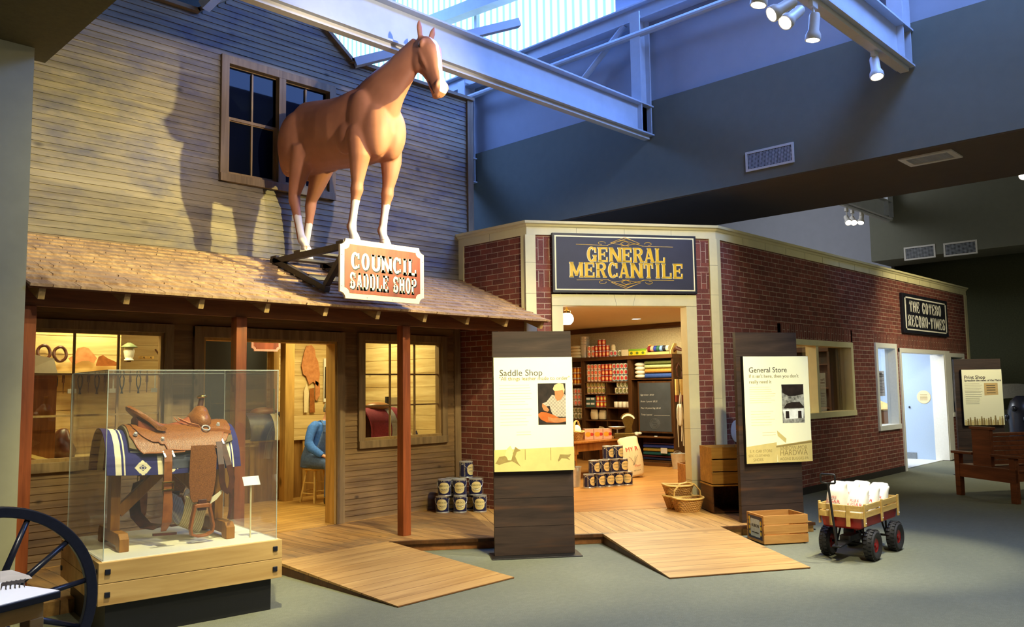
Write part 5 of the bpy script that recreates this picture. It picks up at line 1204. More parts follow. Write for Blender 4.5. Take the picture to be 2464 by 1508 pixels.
text('label_text', 'ALBION', .044, M['ink'], LF @ T(.15, .115, .0022), lb); text('label_text', 'SANTA BARBARA', .018, M['ink'], LF @ T(.15, .055, .0022), lb)
# tall crates behind the general store panel
a = oz(1716, 1236, DZ)
lower = crate('wooden_crate', 'dark wooden crate lying on its side under the yellow slatted crate', (a.x, a.y, DZ+.0), math.radians(-40), .46, .40, .30, 1, 'dark_wood_x')
bpy.data.objects.remove([c for c in kids(lower) if c.name.startswith('front_slat')][0])
mb = MB(); mb.box(-.01, .47, -.0125, .41, .314, .33); mb.build('top_board', M['yellow_crate'], lower)
up = crate('wooden_crate', 'open yellow slatted crate stacked on top behind the General Store panel', (a.x, a.y, DZ+.33), math.radians(-40), .46, .40, .42, 3, 'yellow_crate')
mb = MB(); mb.box(.02, .44, .02, .38, .36, .38); bk = mb.build('paper_sheet', M['white_cloth'], None); bk.location = up.location; bk.rotation_euler = up.rotation_euler; tag(bk, 'crumpled cream paper lining inside the open yellow crate', 'paper')
a = oz(1635, 1213, DZ)
crate('wooden_crate', 'brown slatted crate standing inside the doorway behind the baskets', (a.x+.20, a.y-.02, DZ+.003), math.radians(-34), .42, .34, .46, 4, 'crate_wood')
def basket(label, loc, rz, w, d, h, handle=True, group='wicker baskets by the doorway'):
    o = thing('wicker_basket', label, 'basket', loc, rz, group); n = 36; rings = []
    def rr_(k, f): 
        a = 2*PI*k/n; return (math.copysign(abs(math.cos(a))**.5, math.cos(a))*w/2*f, math.copysign(abs(math.sin(a))**.5, math.sin(a))*d/2*f)
    mb = MB(); rows = 11; outer, inner = [], []
    for j in range(rows+1):
        f = .74+.26*j/rows; z = h*j/rows
        outer.append([(*(c*(1+(.012 if (k+j) % 2 else -.012)) for c in rr_(k, f)), z) for k in range(n)])
    for j in range(rows, -1, -1): inner.append([(*rr_(k, (.74+.26*j/rows)*.93), max(.012, h*j/rows)) for k in range(n)])
    mb.loft(outer+inner); mb.build('woven_body', M['wicker'], o)
    mb = MB(); mb.tube([(*rr_(k, 1.0), h+.015*abs(math.cos(2*PI*k/n))) for k in range(n)], .013, 6, True); mb.build('rim', M['light_wood'], o, smooth=True)
    if handle:
        mb = MB(); mb.strap([(-w/2*.98, 0, h-.03), (-w/2*.9, 0, h+.09), (-w/2*.5, 0, h+.17), (0, 0, h+.19), (w/2*.5, 0, h+.17), (w/2*.9, 0, h+.09), (w/2*.98, 0, h-.03)], .03, .01, (0, 1, 0)); mb.build('handle', M['light_wood'], o)
    return o
a = oz(1676, 1233, DZ); c_, s_ = math.cos(math.radians(-30)), math.sin(math.radians(-30))
basket('front wicker basket with raised handle on the boardwalk, below the stacked pair', (a.x+.03, a.y+.14, DZ), math.radians(-34), .36, .26, .15)
p = Vector((a.x+.17, a.y+.36, DZ)); b1 = basket('lower wicker basket of the stacked pair beside the doorway', p, math.radians(-20), .34, .25, .14, False)
b2 = basket('upper wicker basket nested on top of another beside the doorway', p+Vector((.0, .0, .145)), math.radians(-42), .36, .26, .13, False)
# white enamel disc on the brick wall
q = oy(1771, 1037, YB); mb = MB(frame((q.x, YB-.002, q.z), (1, 0, 0), (0, 0, 1))); mb.lathe([(0, .012), (.13, .012), (.14, .006), (.14, 0)], 32)
tag(mb.build('wall_disc', M['white_paint'], smooth='auto'), 'round white enamel disc on the brick wall beside the dark panel', 'sign')
# paint cans
def can_label_uv(): pass
t = NT('can_paper'); tc = t.n('ShaderNodeTexCoord'); sp = t.n('ShaderNodeSeparateXYZ'); t.l(tc.outputs['Object'], sp.inputs[0])
an = t.math('ARCTAN2', sp.outputs[1], sp.outputs[0])
def dsk(c):
    d_ = t.math('ABSOLUTE', t.math('SUBTRACT', an, c)); e = t.math('ADD', t.math('POWER', t.math('DIVIDE', d_, .80), 2.4), t.math('POWER', t.math('ABSOLUTE', t.math('DIVIDE', t.math('SUBTRACT', sp.outputs[2], .098), .066)), 2.4)); return e
e1 = t.math('MINIMUM', dsk(-PI/2), dsk(PI/2)); ins = t.math('LESS_THAN', e1, 1.0)
band = t.math('MULTIPLY', t.math('LESS_THAN', t.math('ABSOLUTE', t.math('SUBTRACT', sp.outputs[2], .178)), .006), t.math('GREATER_THAN', t.noise(t.coord((40, 40, 3)), 2, 2), .5))
colm = t.math('MULTIPLY', t.math('LESS_THAN', t.math('ABSOLUTE', t.math('SUBTRACT', t.math('ABSOLUTE', t.math('SUBTRACT', t.math('ABSOLUTE', an), PI/2)), 1.18)), .10), t.math('GREATER_THAN', t.noise(t.coord((20, 20, 60)), 2, 2), .45))
t.set(t.mix(ins, t.mix(t.math('MAXIMUM', t.math('MULTIPLY', band, .6), t.math('MULTIPLY', colm, .5)), srgb(26, 32, 78), srgb(206, 196, 160)), srgb(240, 222, 156)), .4); M['can_paper'] = t.m
def paint_can():
    o = thing('paint_can', 'x', 'paint can')
    mb = MB(); mb.lathe([(0, .004), (.080, .004), (.0835, .0), (.0835, .010), (.082, .012), (.082, .185), (.0845, .187), (.0845, .196), (.080, .197), (.074, .190), (.066, .190), (.064, .196), (0, .196)], 28); mb.build('can', M['tin'], o, smooth='auto')
    mb = MB(); mb.lathe([(.0826, .014), (.0828, .016), (.0828, .182), (.0826, .184)], 32); lb = mb.build('paper_label', M['can_paper'], o, smooth='auto')
    for w_, z, s in (('SEROCO', .112, .027), ('PAINT', .070, .028)):
        cu = text('label_text', w_, s, M['text_grey'], Matrix.Identity(4), lb, ext=0)
        for v in cu.data.vertices:
            a = -PI/2+v.co.x/.0835; v.co = (.0834*math.cos(a), .0834*math.sin(a), z+v.co.y)
    for sx in (-1, 1):
        mb = MB(); mb.ball((sx*.084, 0, .165), (.006, .009, .009), 8, 6); mb.build('ear', M['tin'], o, smooth=True)
    mb = MB(); mb.tube([(.088*math.cos(a), -.02-.076*abs(math.sin(a)), .165-.095*abs(math.sin(a))**1.3) for a in np.linspace(0, PI, 17)], .0022, 5); mb.build('bail_handle', M['tin'], o)
    return o
can0 = paint_can(); first = [True]
def put_can(loc, rz, label, group):
    if first[0]: first[0] = False; o = can0; o.location = loc; o.rotation_euler = (0, 0, rz); o['label'] = label; o['group'] = group
    else: o = dup(can0, loc, rz, label, group)
    return o
face = lambda p: math.atan2(p[1], p[0])-math.pi/2    # label towards the hall
PC = 'paint cans stacked on the porch'
for (x, y, z, lab) in ((6.68, 7.72, DZ, 'front left paint can in the bottom row on the porch'), (6.83, 7.57, DZ, 'front middle paint can in the bottom row on the porch'), (7.01, 7.41, DZ, 'front right paint can in the bottom row on the porch'),
                       (6.86, 7.77, DZ, 'bottom row paint can half hidden behind the front left can on the porch'), (7.04, 7.63, DZ, 'bottom row paint can half hidden behind the front right can on the porch'),
                       (6.70, 7.70, DZ+.198, 'left paint can in the second row on the porch'), (6.83, 7.57, DZ+.198, 'middle paint can in the second row on the porch'), (7.00, 7.47, DZ+.198, 'right paint can in the second row on the porch'), (6.88, 7.76, DZ+.198, 'second row paint can hidden at the back of the porch stack'),
                       (6.99, 7.63, DZ+.396, 'single paint can on top of the porch stack with raised wire handle')):
    k = .0 if z < DZ+.39 else .75
    put_can((x, y, z), face((x, y))+rr.uniform(-.12, .12)-k*.0+(.9 if k else 0), lab, PC)
SC = 'paint cans stacked in the mercantile'
e = Vector((1545-1400, 0))
row0 = [(9.63, 7.83), (9.80, 7.77), (9.965, 7.72), (10.13, 7.67), (10.29, 7.62)]
nm = ['leftmost', 'second from left', 'middle', 'second from right', 'rightmost']
for k, (x, y) in enumerate(row0): put_can((x, y, DZ+.003), face((x, y))+1.0-.24*k, nm[k]+' paint can in the bottom row inside the mercantile', SC)
for k, (x, y) in enumerate([(9.72, 7.80), (9.885, 7.745), (10.05, 7.695), (10.21, 7.645)]): put_can((x, y, DZ+.2), face((x, y))+.85-.06*k, ['leftmost', 'second from left', 'third from left', 'rightmost'][k]+' paint can in the four can row inside the mercantile', SC)
for k, (x, y) in enumerate([(9.96, 7.72), (10.13, 7.67)]): put_can((x, y, DZ+.398), face((x, y))+.95, ['left', 'right'][k]+' paint can of the top pair inside the mercantile', SC)

# ---------------------------------------------------------------- toy wagon with sugar sacks
wg = thing('toy_wagon', 'red toy wagon with wooden stake sides full of sugar sacks', 'wagon', (7.46, 3.18, 0), math.radians(1.0))
Lw, hw = .98, .185
def wheel(o, x, y, rz=0.0):
    M_ = T(x, y, .135) @ RZ(rz) @ RX(PI/2)
    mb = MB(M_); mb.lathe([(.062, -.03), (.085, -.045), (.115, -.046), (.13, -.030), (.135, -.012), (.135, .012), (.13, .030), (.115, .046), (.085, .045), (.062, .03)], 32)
    for k in range(24):
        a = 2*PI*k/24; mb.M = M_ @ RZ(a); mb.box(.128, .140, -.010, .010, -.034, -.006); mb.M = M_ @ RZ(a+.13); mb.box(.128, .140, -.010, .010, .006, .034)
    w_ = mb.build('wheel', M['rubber'], o, smooth='auto')
    mb = MB(M_); mb.lathe([(0, -.035), (.02, -.035), (.022, -.02), (.055, -.022), (.064, -.03), (.064, .03), (.055, .022), (.022, .02), (.02, .035), (0, .035)], 20); mb.build('rim', M['red_paint'], w_, smooth='auto')
for x, y in ((.22, .20), (.22, -.20), (.80, .20), (.80, -.20)): wheel(wg, x, y)
mb = MB(); mb.loft([[(x0, -y0, z), (x1, -y0, z), (x1, y0, z), (x0, y0, z)] for x0, x1, y0, z in ((.07, .91, .15, .285), (.05, .93, .17, .30), (.035, .945, .18, .385), (.045, .935, .172, .385), (.06, .92, .16, .31))]); mb.build('tray', M['red_paint'], wg, bevel=.006)
for y in (-hw-.006, hw+.006):
    for z in (.385, .448):
        mb = MB(); mb.box(.02, .96, y-.006, y+.006, z, z+.052); mb.build('side_slat', M['light_wood'], wg, bevel=.003)
    for x in (.06, .48, .91):
        mb = MB(); yy = y+(.013 if y > 0 else -.013); mb.hexa([(x-.018, yy-.007, .315), (x+.018, yy-.007, .315), (x+.018, yy+.007, .315), (x-.018, yy+.007, .315), (x-.018, yy-.007, .515), (x+.018, yy-.007, .515), (x+.018, yy+.007, .515), (x-.018, yy+.007, .515)]); mb.build('stake', M['light_wood'], wg, bevel=.003)
        mb = MB(); mb.ball((x, yy+(.008 if y > 0 else -.008), .345), .006, 8, 6); mb.build('bolt', M['chrome'], wg)
for x in (.02, .96):
    for z, h_ in ((.385, .052), (.448, .05)):
        mb = MB(); mb.hexa([(x-.006, -hw, z), (x+.006, -hw, z), (x+.006, hw, z), (x-.006, hw, z), (x-.006, -hw, z+h_), (x+.006, -hw, z+h_), (x+.006, hw, z+h_), (x-.006, hw, z+h_)]); mb.build('end_slat', M['light_wood'], wg, bevel=.003)
    for y in (-.075, .075):
        mb = MB(); xx = x+(-.013 if x < .5 else .013); mb.box(xx-.007, xx+.007, y-.018, y+.018, .31, .50); mb.build('stake', M['light_wood'], wg, bevel=.003)
for x in (.22, .80):
    mb = MB(); mb.cyl((x, -.19, .135), (x, .19, .135), .011, 10); mb.build('axle', M['black'], wg)
    for y in (-.1, .1):
        for dx in (-.06, .06):
            mb = MB(); mb.cyl((x, y*1.2, .14), (x+dx, y, .285), .009, 8); mb.build('brace', M['black'], wg)
mb = MB(); mb.cyl((.22, 0, .15), (.80, 0, .15), .011, 8); mb.build('reach_bar', M['black'], wg)
mb = MB(); mb.box(.10, .30, -.05, .05, .17, .215); mb.build('turntable', M['black'], wg, bevel=.006)
mb = MB(); mb.hexa([(-.10, -.04, .135), (.14, -.05, .16), (.14, .05, .16), (-.10, .04, .135), (-.10, -.04, .15), (.14, -.05, .18), (.14, .05, .18), (-.10, .04, .15)]); mb.build('tongue_plate', M['black'], wg, bevel=.004)
mb = MB(); mb.cyl((-.085, .0, .145), (-.06, .065, .69), .011, 10); hd_ = mb.build('pull_handle', M['black'], wg)
mb = MB(); mb.tube([(-.06, .065, .69), (-.06, .005, .695), (-.06, .0, .70), (-.06, .0, .765), (-.06, .006, .772), (-.06, .124, .772), (-.06, .13, .765), (-.06, .13, .70), (-.06, .125, .695), (-.06, .065, .69)], .009, 8); mb.build('grip', M['black'], hd_, smooth=True)
def sack(name, label, cat, loc, rz, w, d, h, tilt=(0, 0), prints=(), group=None, seed=0, mat='white_cloth', top='tied'):
    o = thing(name, label, cat, loc, rz, group); o.rotation_euler = (tilt[0], tilt[1], rz); r = random.Random(seed); mb = MB(); n = 28; rings = []
    for j in range(15):
        k = j/14
        f = max(.93, .80+.27*math.sin(PI*min(1, k*1.05+.08))**.6) if .5 < k < .9 else .80+.27*math.sin(PI*min(1, k*1.05+.08))**.6 if k < .9 else (.96 if k < .97 else .86)
        th = 1.0 if k < .72 else max(.18, 1-(k-.72)/.28*.85)
        rg = []
        for i in range(n):
            a = 2*PI*i/n; ca, sa = math.cos(a), math.sin(a); b_ = 1+.035*noise.noise(Vector((ca*1.6+seed, sa*1.6, k*4)))
            rg.append((math.copysign(abs(ca)**.72, ca)*w/2*f*b_*(1 if k < .9 else 1.02), math.copysign(abs(sa)**.8, sa)*d/2*f*b_*th, k*h+.01*noise.noise(Vector((ca*2, sa*2, seed+k)))*(1 if k > .3 else 0)))
        rings.append(rg)
    mb.loft(rings); bd = mb.build('cloth_body', M[mat], o, smooth=True)
    sub = bd.modifiers.new('s', 'SUBSURF'); sub.levels = 1; sub.render_levels = 1
    def fy(z):      # front surface depth
        k = z/h; f = .80+.30*math.sin(PI*min(1, k*1.05+.08))**.6; th = 1.0 if k < .72 else max(.18, 1-(k-.72)/.28*.85); return -d/2*f*th
    for s, x, z, sz, m in prints:
        if callable(s): s(o, fy); continue
        tx = text('printed_text', s, sz, M[m], Matrix.Identity(4), o, ext=0)
        for v in tx.data.vertices:
            zz = z+v.co.y; xx = x+v.co.x; q = min(.98, abs(xx)/(w/2*1.05)); v.co = (xx, fy(zz)*(1-q**2.6)**.5*1.03-.004, zz)
    return o
SGp = 'sugar sacks in the toy wagon'
pr_ = (('PURE', 0, .165, .035, 'print_red'), ('SUGAR', 0, .125, .044, 'print_red'), ('10 LBS', 0, .08, .022, 'print_black'))
for k, (x, y, z, lean, rz, lab) in enumerate(((7.585, 3.268, .36, -.25, -PI/2-.15, 'front left sugar sack behind the wagon handle'), (7.60, 3.10, .33, -.5, -PI/2, 'front right sugar sack with large red SUGAR lettering'), (7.80, 3.268, .37, -.6, -PI/2, 'sugar sack in the wagon middle on the far side'), (7.82, 3.098, .35, -.65, -PI/2, 'sugar sack in the wagon middle on the near side'),
                                              (8.02, 3.268, .38, -.72, -PI/2, 'sugar sack third from front on the far side'), (8.03, 3.098, .36, -.75, -PI/2, 'sugar sack third from front on the near side'), (8.22, 3.19, .40, -.95, -PI/2, 'rearmost sugar sack at the back end of the wagon'))):
    sack('sugar_sack', lab, 'sack', (x, y, z), rz, .172, .15, .34, (lean, 0), pr_, SGp, k)
# ---------------------------------------------------------------- depot bench
f0 = oz(2438, 1212); b0 = oz(2305, 1190); dv = (f0-b0); dv.z = 0; wd = dv.length; ang = math.atan2(dv.y, dv.x)
bn = thing('depot_bench', 'brown double sided wooden depot bench beside the Print Shop panel', 'bench', (b0.x, b0.y, 0), ang)
Lb = 1.9
# local x across the end frame (back leg -> front leg), local y along the bench away from us
for y in (0, Lb-.07):
    for x in (-.03, wd-.03):
        mb = MB(); mb.box(x, x+.09, y, y+.07, 0, .58); mb.build('leg', M['bench_wood'], bn, bevel=.004)
    mb = MB(); mb.box(-.03, wd+.06, y+.005, y+.05, .26, .44); mb.build('end_rail', M['bench_wood'], bn, bevel=.004)
    mb = MB(); mb.box(wd*.5-.16, wd*.5+.16, y+.0, y+.055, .44, .93); mb.build('end_post', M['bench_wood'], bn, bevel=.004)
    mb = MB(); mb.box(wd*.5-.19, wd*.5+.19, y-.01, y+.07, .93, .97); mb.build('post_cap', M['bench_wood'], bn, bevel=.004)
    for x0, x1 in ((-.07, wd*.5-.16), (wd*.5+.16, wd+.1)):
        mb = MB(); mb.box(x0, x1, y-.02, y+.09, .58, .615); mb.build('arm_rest', M['bench_wood'], bn, bevel=.005)
for x0, x1 in ((-.02, wd*.5-.05), (wd*.5+.05, wd+.05)):
    mb = MB(); mb.box(x0, x1, .07, Lb-.07, .40, .43); mb.build('seat', M['bench_wood'], bn, bevel=.005)
    mb = MB(); xr = x0+.02 if x0 < 0 else x1-.05; mb.box(xr, xr+.03, .07, Lb-.07, .28, .40); mb.build('apron', M['bench_wood'], bn)
for k in range(6):
    mb = MB(); mb.box(wd*.5-.03, wd*.5+.03, .06, Lb-.06, .46+.062*k, .46+.062*k+.057); mb.build('back_slat', M['bench_wood'], bn, bevel=.004)
mb = MB(); mb.box(wd*.5-.05, wd*.5+.05, .05, Lb-.05, .84, .88); mb.build('back_rail', M['bench_wood'], bn, bevel=.005)
# ---------------------------------------------------------------- mercantile interior
BX = 13.05                                   # front of the shelving
def shelf_unit(label, y0, y1, zs, divs=(), ztop=2.17, z0=DZ, depth=.35):
    o = thing('shelf_unit', label, 'shelves', (0, 0, 0))
    for y in (y0, y1): 
        mb = MB(); mb.box(BX, BX+depth, y-.02, y+.02, z0, ztop-.03); mb.build('side_panel', M['dark_wood'], o, bevel=.003)
    mb = MB(); mb.box(BX-.03, BX+depth, y0-.021, y1+.021, ztop-.075, ztop); mb.build('top_board', M['dark_wood_x'], o, bevel=.004)
    for z in zs:
        mb = MB(); mb.box(BX+.004, BX+depth, y0+.02, y1-.02, z-.022, z); mb.build('shelf', M['dark_wood_x'], o)
    for y, za, zb in divs:
        mb = MB(); mb.box(BX+.006, BX+depth, y-.01, y+.01, za, zb); mb.build('divider', M['dark_wood'], o)
    mb = MB(); mb.box(BX+depth-.015, BX+depth, y0, y1, z0, ztop); mb.build('back_panel', M['dark_wood'], o)
    return o
shelf_unit('tall dark shelf unit of canned goods in the middle of the store wall', 9.57, 10.69, (1.68, 1.44, 1.17, .92, .55), ((10.12, .1, 1.658),))
shelf_unit('dark shelf unit of orange cans at the far left of the store wall', 10.735, 11.6, (1.63, 1.20, .93, .55))
rc = shelf_unit('dark shelf unit holding cloth bolts and the chalkboard', 8.57, 9.53, (1.72, .19), ())
mb = MB(); mb.box(BX-.16, BX+.3, 8.56, 9.50, .615, .64); mb.build('ledge', M['dark_wood_x'], rc, bevel=.004)
mb = MB(); mb.box(BX-.16, BX, 8.59, 9.5, DZ, .165); mb.build('plinth', M['dark_wood_x'], rc)
shelf_unit('dark shelf unit seen through the mercantile side window', 5.62, 7.4, (1.9, 1.52, 1.2, .8))
cb = thing('chalkboard', 'framed chalkboard with handwritten grocery prices in the store', 'chalkboard', (0, 0, 0))
BF = frame((BX+.012, 9.36, .70), (0, -1, 0), (0, 0, 1))
mb = MB(BF); mb.box(0, .77, 0, .97, 0, .012); mb.build('frame', M['dark_wood'], cb)
mb = MB(BF); mb.box(.03, .74, .03, .94, .012, .016); sl_ = mb.build('slate', M['slate'], cb)
for k, s in enumerate(('Eggs dozen  $0.20', 'Butter 1 pound  $0.25', 'Flour 10 pound bag  $0.40', "Today's special")): text('chalk_writing', s, .042, M['chalk'], BF @ T(.06, .70-.125*k, .0165), sl_, 'LEFT', ext=0, shear=.3)
mb = MB(BF); mb.box(.36, .71, .325, .329, .0165, .017); mb.build('chalk_line', M['chalk'], sl_)
mb = MB(BF); mb.tube([(.37+(.12-.0012*k)*math.cos(.42*k), .17+(.11-.0016*k)*math.sin(.42*k), .017) for k in range(60)], .0022, 4); mb.build('chalk_drawing', plain('chalk_faint', srgb(112, 116, 120), .9), sl_)
# cans
def can_mat(name, bg, blob, band, bz=.058, bw=.62, bh=.036, band_z=.02):
    t = NT(name); tc = t.n('ShaderNodeTexCoord'); sp = t.n('ShaderNodeSeparateXYZ'); t.l(tc.outputs['Object'], sp.inputs[0])
    an = t.math('ARCTAN2', sp.outputs[1], sp.outputs[0])
    d_ = t.math('SUBTRACT', t.math('ABSOLUTE', an), 2.25) if False else t.math('SUBTRACT', t.math('PINGPONG', t.math('ADD', an, 2.45), PI/2), 0.0)
    e = t.math('ADD', t.math('POWER', t.math('DIVIDE', d_, bw), 2.0), t.math('POWER', t.math('ABSOLUTE', t.math('DIVIDE', t.math('SUBTRACT', sp.outputs[2], bz), bh)), 2.0))
    c = t.mix(t.math('LESS_THAN', e, 1.0), bg, t.mix(t.math('LESS_THAN', e, .35), blob, tuple(min(1, q*1.5+.02) for q in blob)))
    c = t.mix(t.math('LESS_THAN', sp.outputs[2], band_z), c, band); t.set(c, .4); return t.m
CANM = {'red': can_mat('can_red', srgb(196, 36, 26), srgb(232, 160, 96), srgb(168, 26, 20)), 'peach': can_mat('can_peach', srgb(238, 214, 178), srgb(226, 92, 50), srgb(226, 130, 96), .066), 'tomato': can_mat('can_tomato', srgb(238, 230, 206), srgb(176, 26, 24), srgb(84, 104, 128), .062),
        'orange': can_mat('can_orange', srgb(176, 72, 24), srgb(240, 160, 30), srgb(232, 200, 150)), 'corn': can_mat('can_corn', srgb(224, 196, 130), srgb(120, 110, 46), srgb(206, 120, 70)), 'olive': can_mat('can_olive', srgb(232, 222, 190), srgb(96, 92, 40), srgb(120, 116, 56)),
        'scarlet': can_mat('can_scarlet', srgb(206, 62, 30), srgb(222, 190, 90), srgb(190, 40, 24)), 'pink': can_mat('can_pink', srgb(226, 206, 186), srgb(206, 96, 70), srgb(176, 120, 110))}
CANP = {}
ADJ = {'red': 'red peach can', 'peach': 'white and orange peach can', 'tomato': 'white can with a red tomato', 'orange': 'orange fruit can', 'corn': 'cream and gold vegetable can', 'olive': 'white and green vegetable can', 'scarlet': 'scarlet can', 'pink': 'pale pink label can'}
def tin_can(kind, loc, where, group):
    lab = ADJ[kind]+' '+where
    if kind not in CANP:
        mb = MB(); r = .0425; mb.lathe([(0, .002), (r-.002, .002), (r, 0), (r, .006), (r-.001, .007)], 20, 0); mb.lathe([(r-.0008, .007), (r-.0008, .108)], 20, 1); mb.lathe([(r-.001, .108), (r, .109), (r, .115), (r-.003, .113), (0, .112)], 20, 0)
        CANP[kind] = o = mb.build('tin_can', [M['tin'], CANM[kind]], smooth='auto'); tag(o, lab, 'can', group); o.location = loc
    else: o = dup(CANP[kind], loc, None, lab, group)
    return o
def can_block(kind, y0, n, rows, z, where, group, x=None, dy=.0925):
    for j in range(rows):
        for i in range(n): tin_can(kind, ((x or BX+.075)+rr.uniform(-.006, .006), y0-dy*i, z+.1165*j), where, group)
U = 'on the upper middle shelf'
can_block('peach', 10.615, 4, 3, 1.68, U, 'cans on the upper middle shelf'); can_block('red', 10.615-.0925*4, 3, 3, 1.68, U, 'cans on the upper middle shelf'); can_block('tomato', 10.615-.0925*7, 4, 3, 1.68, U, 'cans on the upper middle shelf')
can_block('corn', 10.62, 5, 2, 1.44, 'in the second shelf left bay', 'cans in the second shelf bays')
can_block('olive', 9.915, 4, 1, 1.44, 'in the second shelf right bay, lower row', 'cans in the second shelf bays'); can_block('olive', 9.865, 3, 1, 1.5565, 'in the second shelf right bay, upper row', 'cans in the second shelf bays')
can_block('scarlet', 10.395, 3, 2, 1.17, 'beside the green boxes on the third shelf', 'cans on the third shelf')
can_block('orange', 11.06, 4, 3, 1.63, 'in the left shelf unit, top bay', 'cans in the left shelf unit', dy=.089); can_block('pink', 11.06, 4, 3, 1.20, 'in the left shelf unit, middle bay', 'cans in the left shelf unit', dy=.089); can_block('olive', 11.06, 4, 2, .93, 'in the left shelf unit, lower bay', 'cans in the left shelf unit', dy=.089)
TP = 'cans on top of the shelving'
can_block('peach', 10.585, 2, 2, 2.17, 'on top of the shelving beside the buckets', TP); can_block('red', 10.40, 4, 2, 2.17, 'in the pyramid on top of the shelving, two lower rows', TP); can_block('red', 10.31, 2, 1, 2.403, 'at the peak of the pyramid on top of the shelving', TP); can_block('tomato', 10.03, 2, 1, 2.17, 'on top of the shelving right of the red pyramid', TP); can_block('olive', 9.83, 1, 1, 2.17, 'on top of the shelving left of the yellow boxes', TP)
can_block('corn', 7.1, 5, 1, 1.90, 'in the window side shelf unit, upper bay', 'cans in the window side unit'); can_block('orange', 7.1, 6, 2, 1.52, 'in the window side shelf unit, middle bay', 'cans in the window side unit'); can_block('peach', 6.2, 3, 2, 1.20, 'in the window side shelf unit, lower bay', 'cans in the window side unit')
def simple(name, label, cat, mb, mat, group=None, **k): return tag(mb.build(name, mat, **k), label, cat, group)
mb = MB(); mb.lathe([(0, 0), (.045, 0), (.045, .09), (.035, .10), (.035, .118), (0, .118)], 18); simple('jar', 'small cream jar with dark lid standing on the tomato cans', 'jar', mb, [M['sack']], smooth='auto', loc=(BX+.075, 10.03-.0925*.6, 2.287))
for k in range(4):
    mb = MB(); mb.lathe([(0, 0), (.04, 0), (.047, .01), (.047, .10), (.044, .112), (0, .112)], 20); simple('crock', 'plain cream stoneware crock in a row of four on the third shelf', 'crock', mb, M['white_cloth'], 'cream crocks', smooth='auto', loc=(BX+.08, 9.94-.098*k, 1.17))
for j in range(2):
    for i in range(2):
        o = thing('tea_box', '%s %s green and white tea box on the third shelf' % (('lower', 'upper')[j], ('left', 'right')[i]), 'box', (BX+.02, 10.655-.115*i, 1.17+.10*j), 0, 'green tea boxes')
        mb = MB(); mb.box(0, .11, -.108, 0, 0, .098); mb.build('carton', plain('tea_green', srgb(62, 92, 86), .5), o); mb = MB(); mb.box(-.001, 0, -.10, -.008, .05, .088); mb.build('white_label', M['photo_white'], o)
for k, (y, h, t_) in enumerate(((10.50, .21, .08), (10.30, .20, -.05))): sack('paper_sack', ('left', 'right')[k]+' pale grey paper sack on the fourth shelf', 'sack', (BX+.1, y, .92), -PI/2, .17, .10, h, (t_, 0), (), 'paper sacks', k+11, 'sack')
sack('paper_sack', 'pale paper sack leaning in the bottom left bay of the shelving', 'sack', (BX+.12, 10.42, .55), -PI/2, .14, .10, .24, (-.1, .25), (), 'paper sacks', 21, 'sack')
# on top: folded sacks, pail stack, books, yellow boxes, ribbon rack
for k in range(4):
    mb = MB(); mb.loft([ering((BX+.12, 10.94, 2.17+.065*k+z), (0, 1, 0), .14*f, (1, 0, 0), .13*f, 20, 3) for z, f in ((0, .8), (.012, .98), (.035, 1), (.055, .9), (.064, .6))]); simple('folded_sack', ['lowest', 'second lowest', 'third', 'topmost'][k]+' folded cloth sack of the pile beside the metal pails', 'sack', mb, M['sack'], 'folded sacks on the shelving', smooth=True)
for k in range(4):
    mb = MB(); mb.lathe([(0, 0), (.075, 0), (.098, .26), (.103, .268), (.098, .272), (.094, .262), (.07, .01)], 24); simple('pail', ['lowest', 'second', 'third', 'topmost'][k]+' galvanized pail in the nested stack on the shelving', 'pail', mb, M['tin'], 'nested pails', smooth='auto', loc=(BX+.13, 10.74, 2.17+.055*k))
mb = MB(); mb.box(BX+.02, BX+.2, 9.58, 9.74, 2.17, 2.29); simple('book', 'thick cream book lying beside the yellow boxes', 'book', mb, M['sack'])
for k in range(3):
    o = thing('yellow_box', ['left', 'middle', 'right'][k]+' yellow and green box on top of the shelving', 'box', (BX+.02, 9.565-.135*k, 2.17), 0, 'yellow boxes')
    mb = MB(); mb.box(0, .2, -.13, 0, 0, .095); mb.build('carton', plain('box_yellow', srgb(226, 200, 40), .5), o); mb = MB(); mb.box(-.001, .2, -.1305, .0005, .085, .125); mb.build('lid', plain('box_green', srgb(120, 160, 44), .5), o)
    mb = MB(frame((-.0015, -.065, .045), (0, -1, 0), (0, 0, 1))); mb.disc((0, 0, 0), .034, 16, r2=.026); mb.build('printed_oval', plain('oval_green', srgb(96, 110, 40), .5), o)
o = thing('ribbon_rack', 'light wooden rack of coloured ribbon spools on the shelving', 'rack', (BX-.01, 9.15, 2.17))
for y in (-.55, 0):
    mb = MB(frame((0, y-.01, 0), (1, 0, 0), (0, 0, 1))); mb.prism([(0, 0), (.2, 0), (.2, .2), (.12, .2), (0, .06)], -.01, .01); mb.build('end_board', M['light_wood'], o, bevel=.002)
mb = MB(); mb.box(-.005, .01, -.54, -.02, 0, .045); mb.build('front_lip', M['light_wood'], o)
for k, c in enumerate(((120, 26, 40), (222, 160, 130), (40, 56, 150), (44, 90, 62), (120, 150, 200), (30, 30, 40), (226, 216, 176))):
    mb = MB(); y = -.06-.068*k; mb.cyl((.075, y-.03, .11), (.075, y+.03, .11), .058, 18); simple('ribbon_spool', '%s ribbon spool, %s from the left in the wooden rack' % (('maroon', 'salmon', 'blue', 'green', 'pale blue', 'black', 'cream')[k], ('first', 'second', 'third', 'fourth', 'fifth', 'sixth', 'seventh')[k]), 'spool', mb, plain('ribbon_%d' % k, srgb(*c), .5), 'ribbon spools', smooth='auto', loc=(BX-.01, 9.15, 2.17))
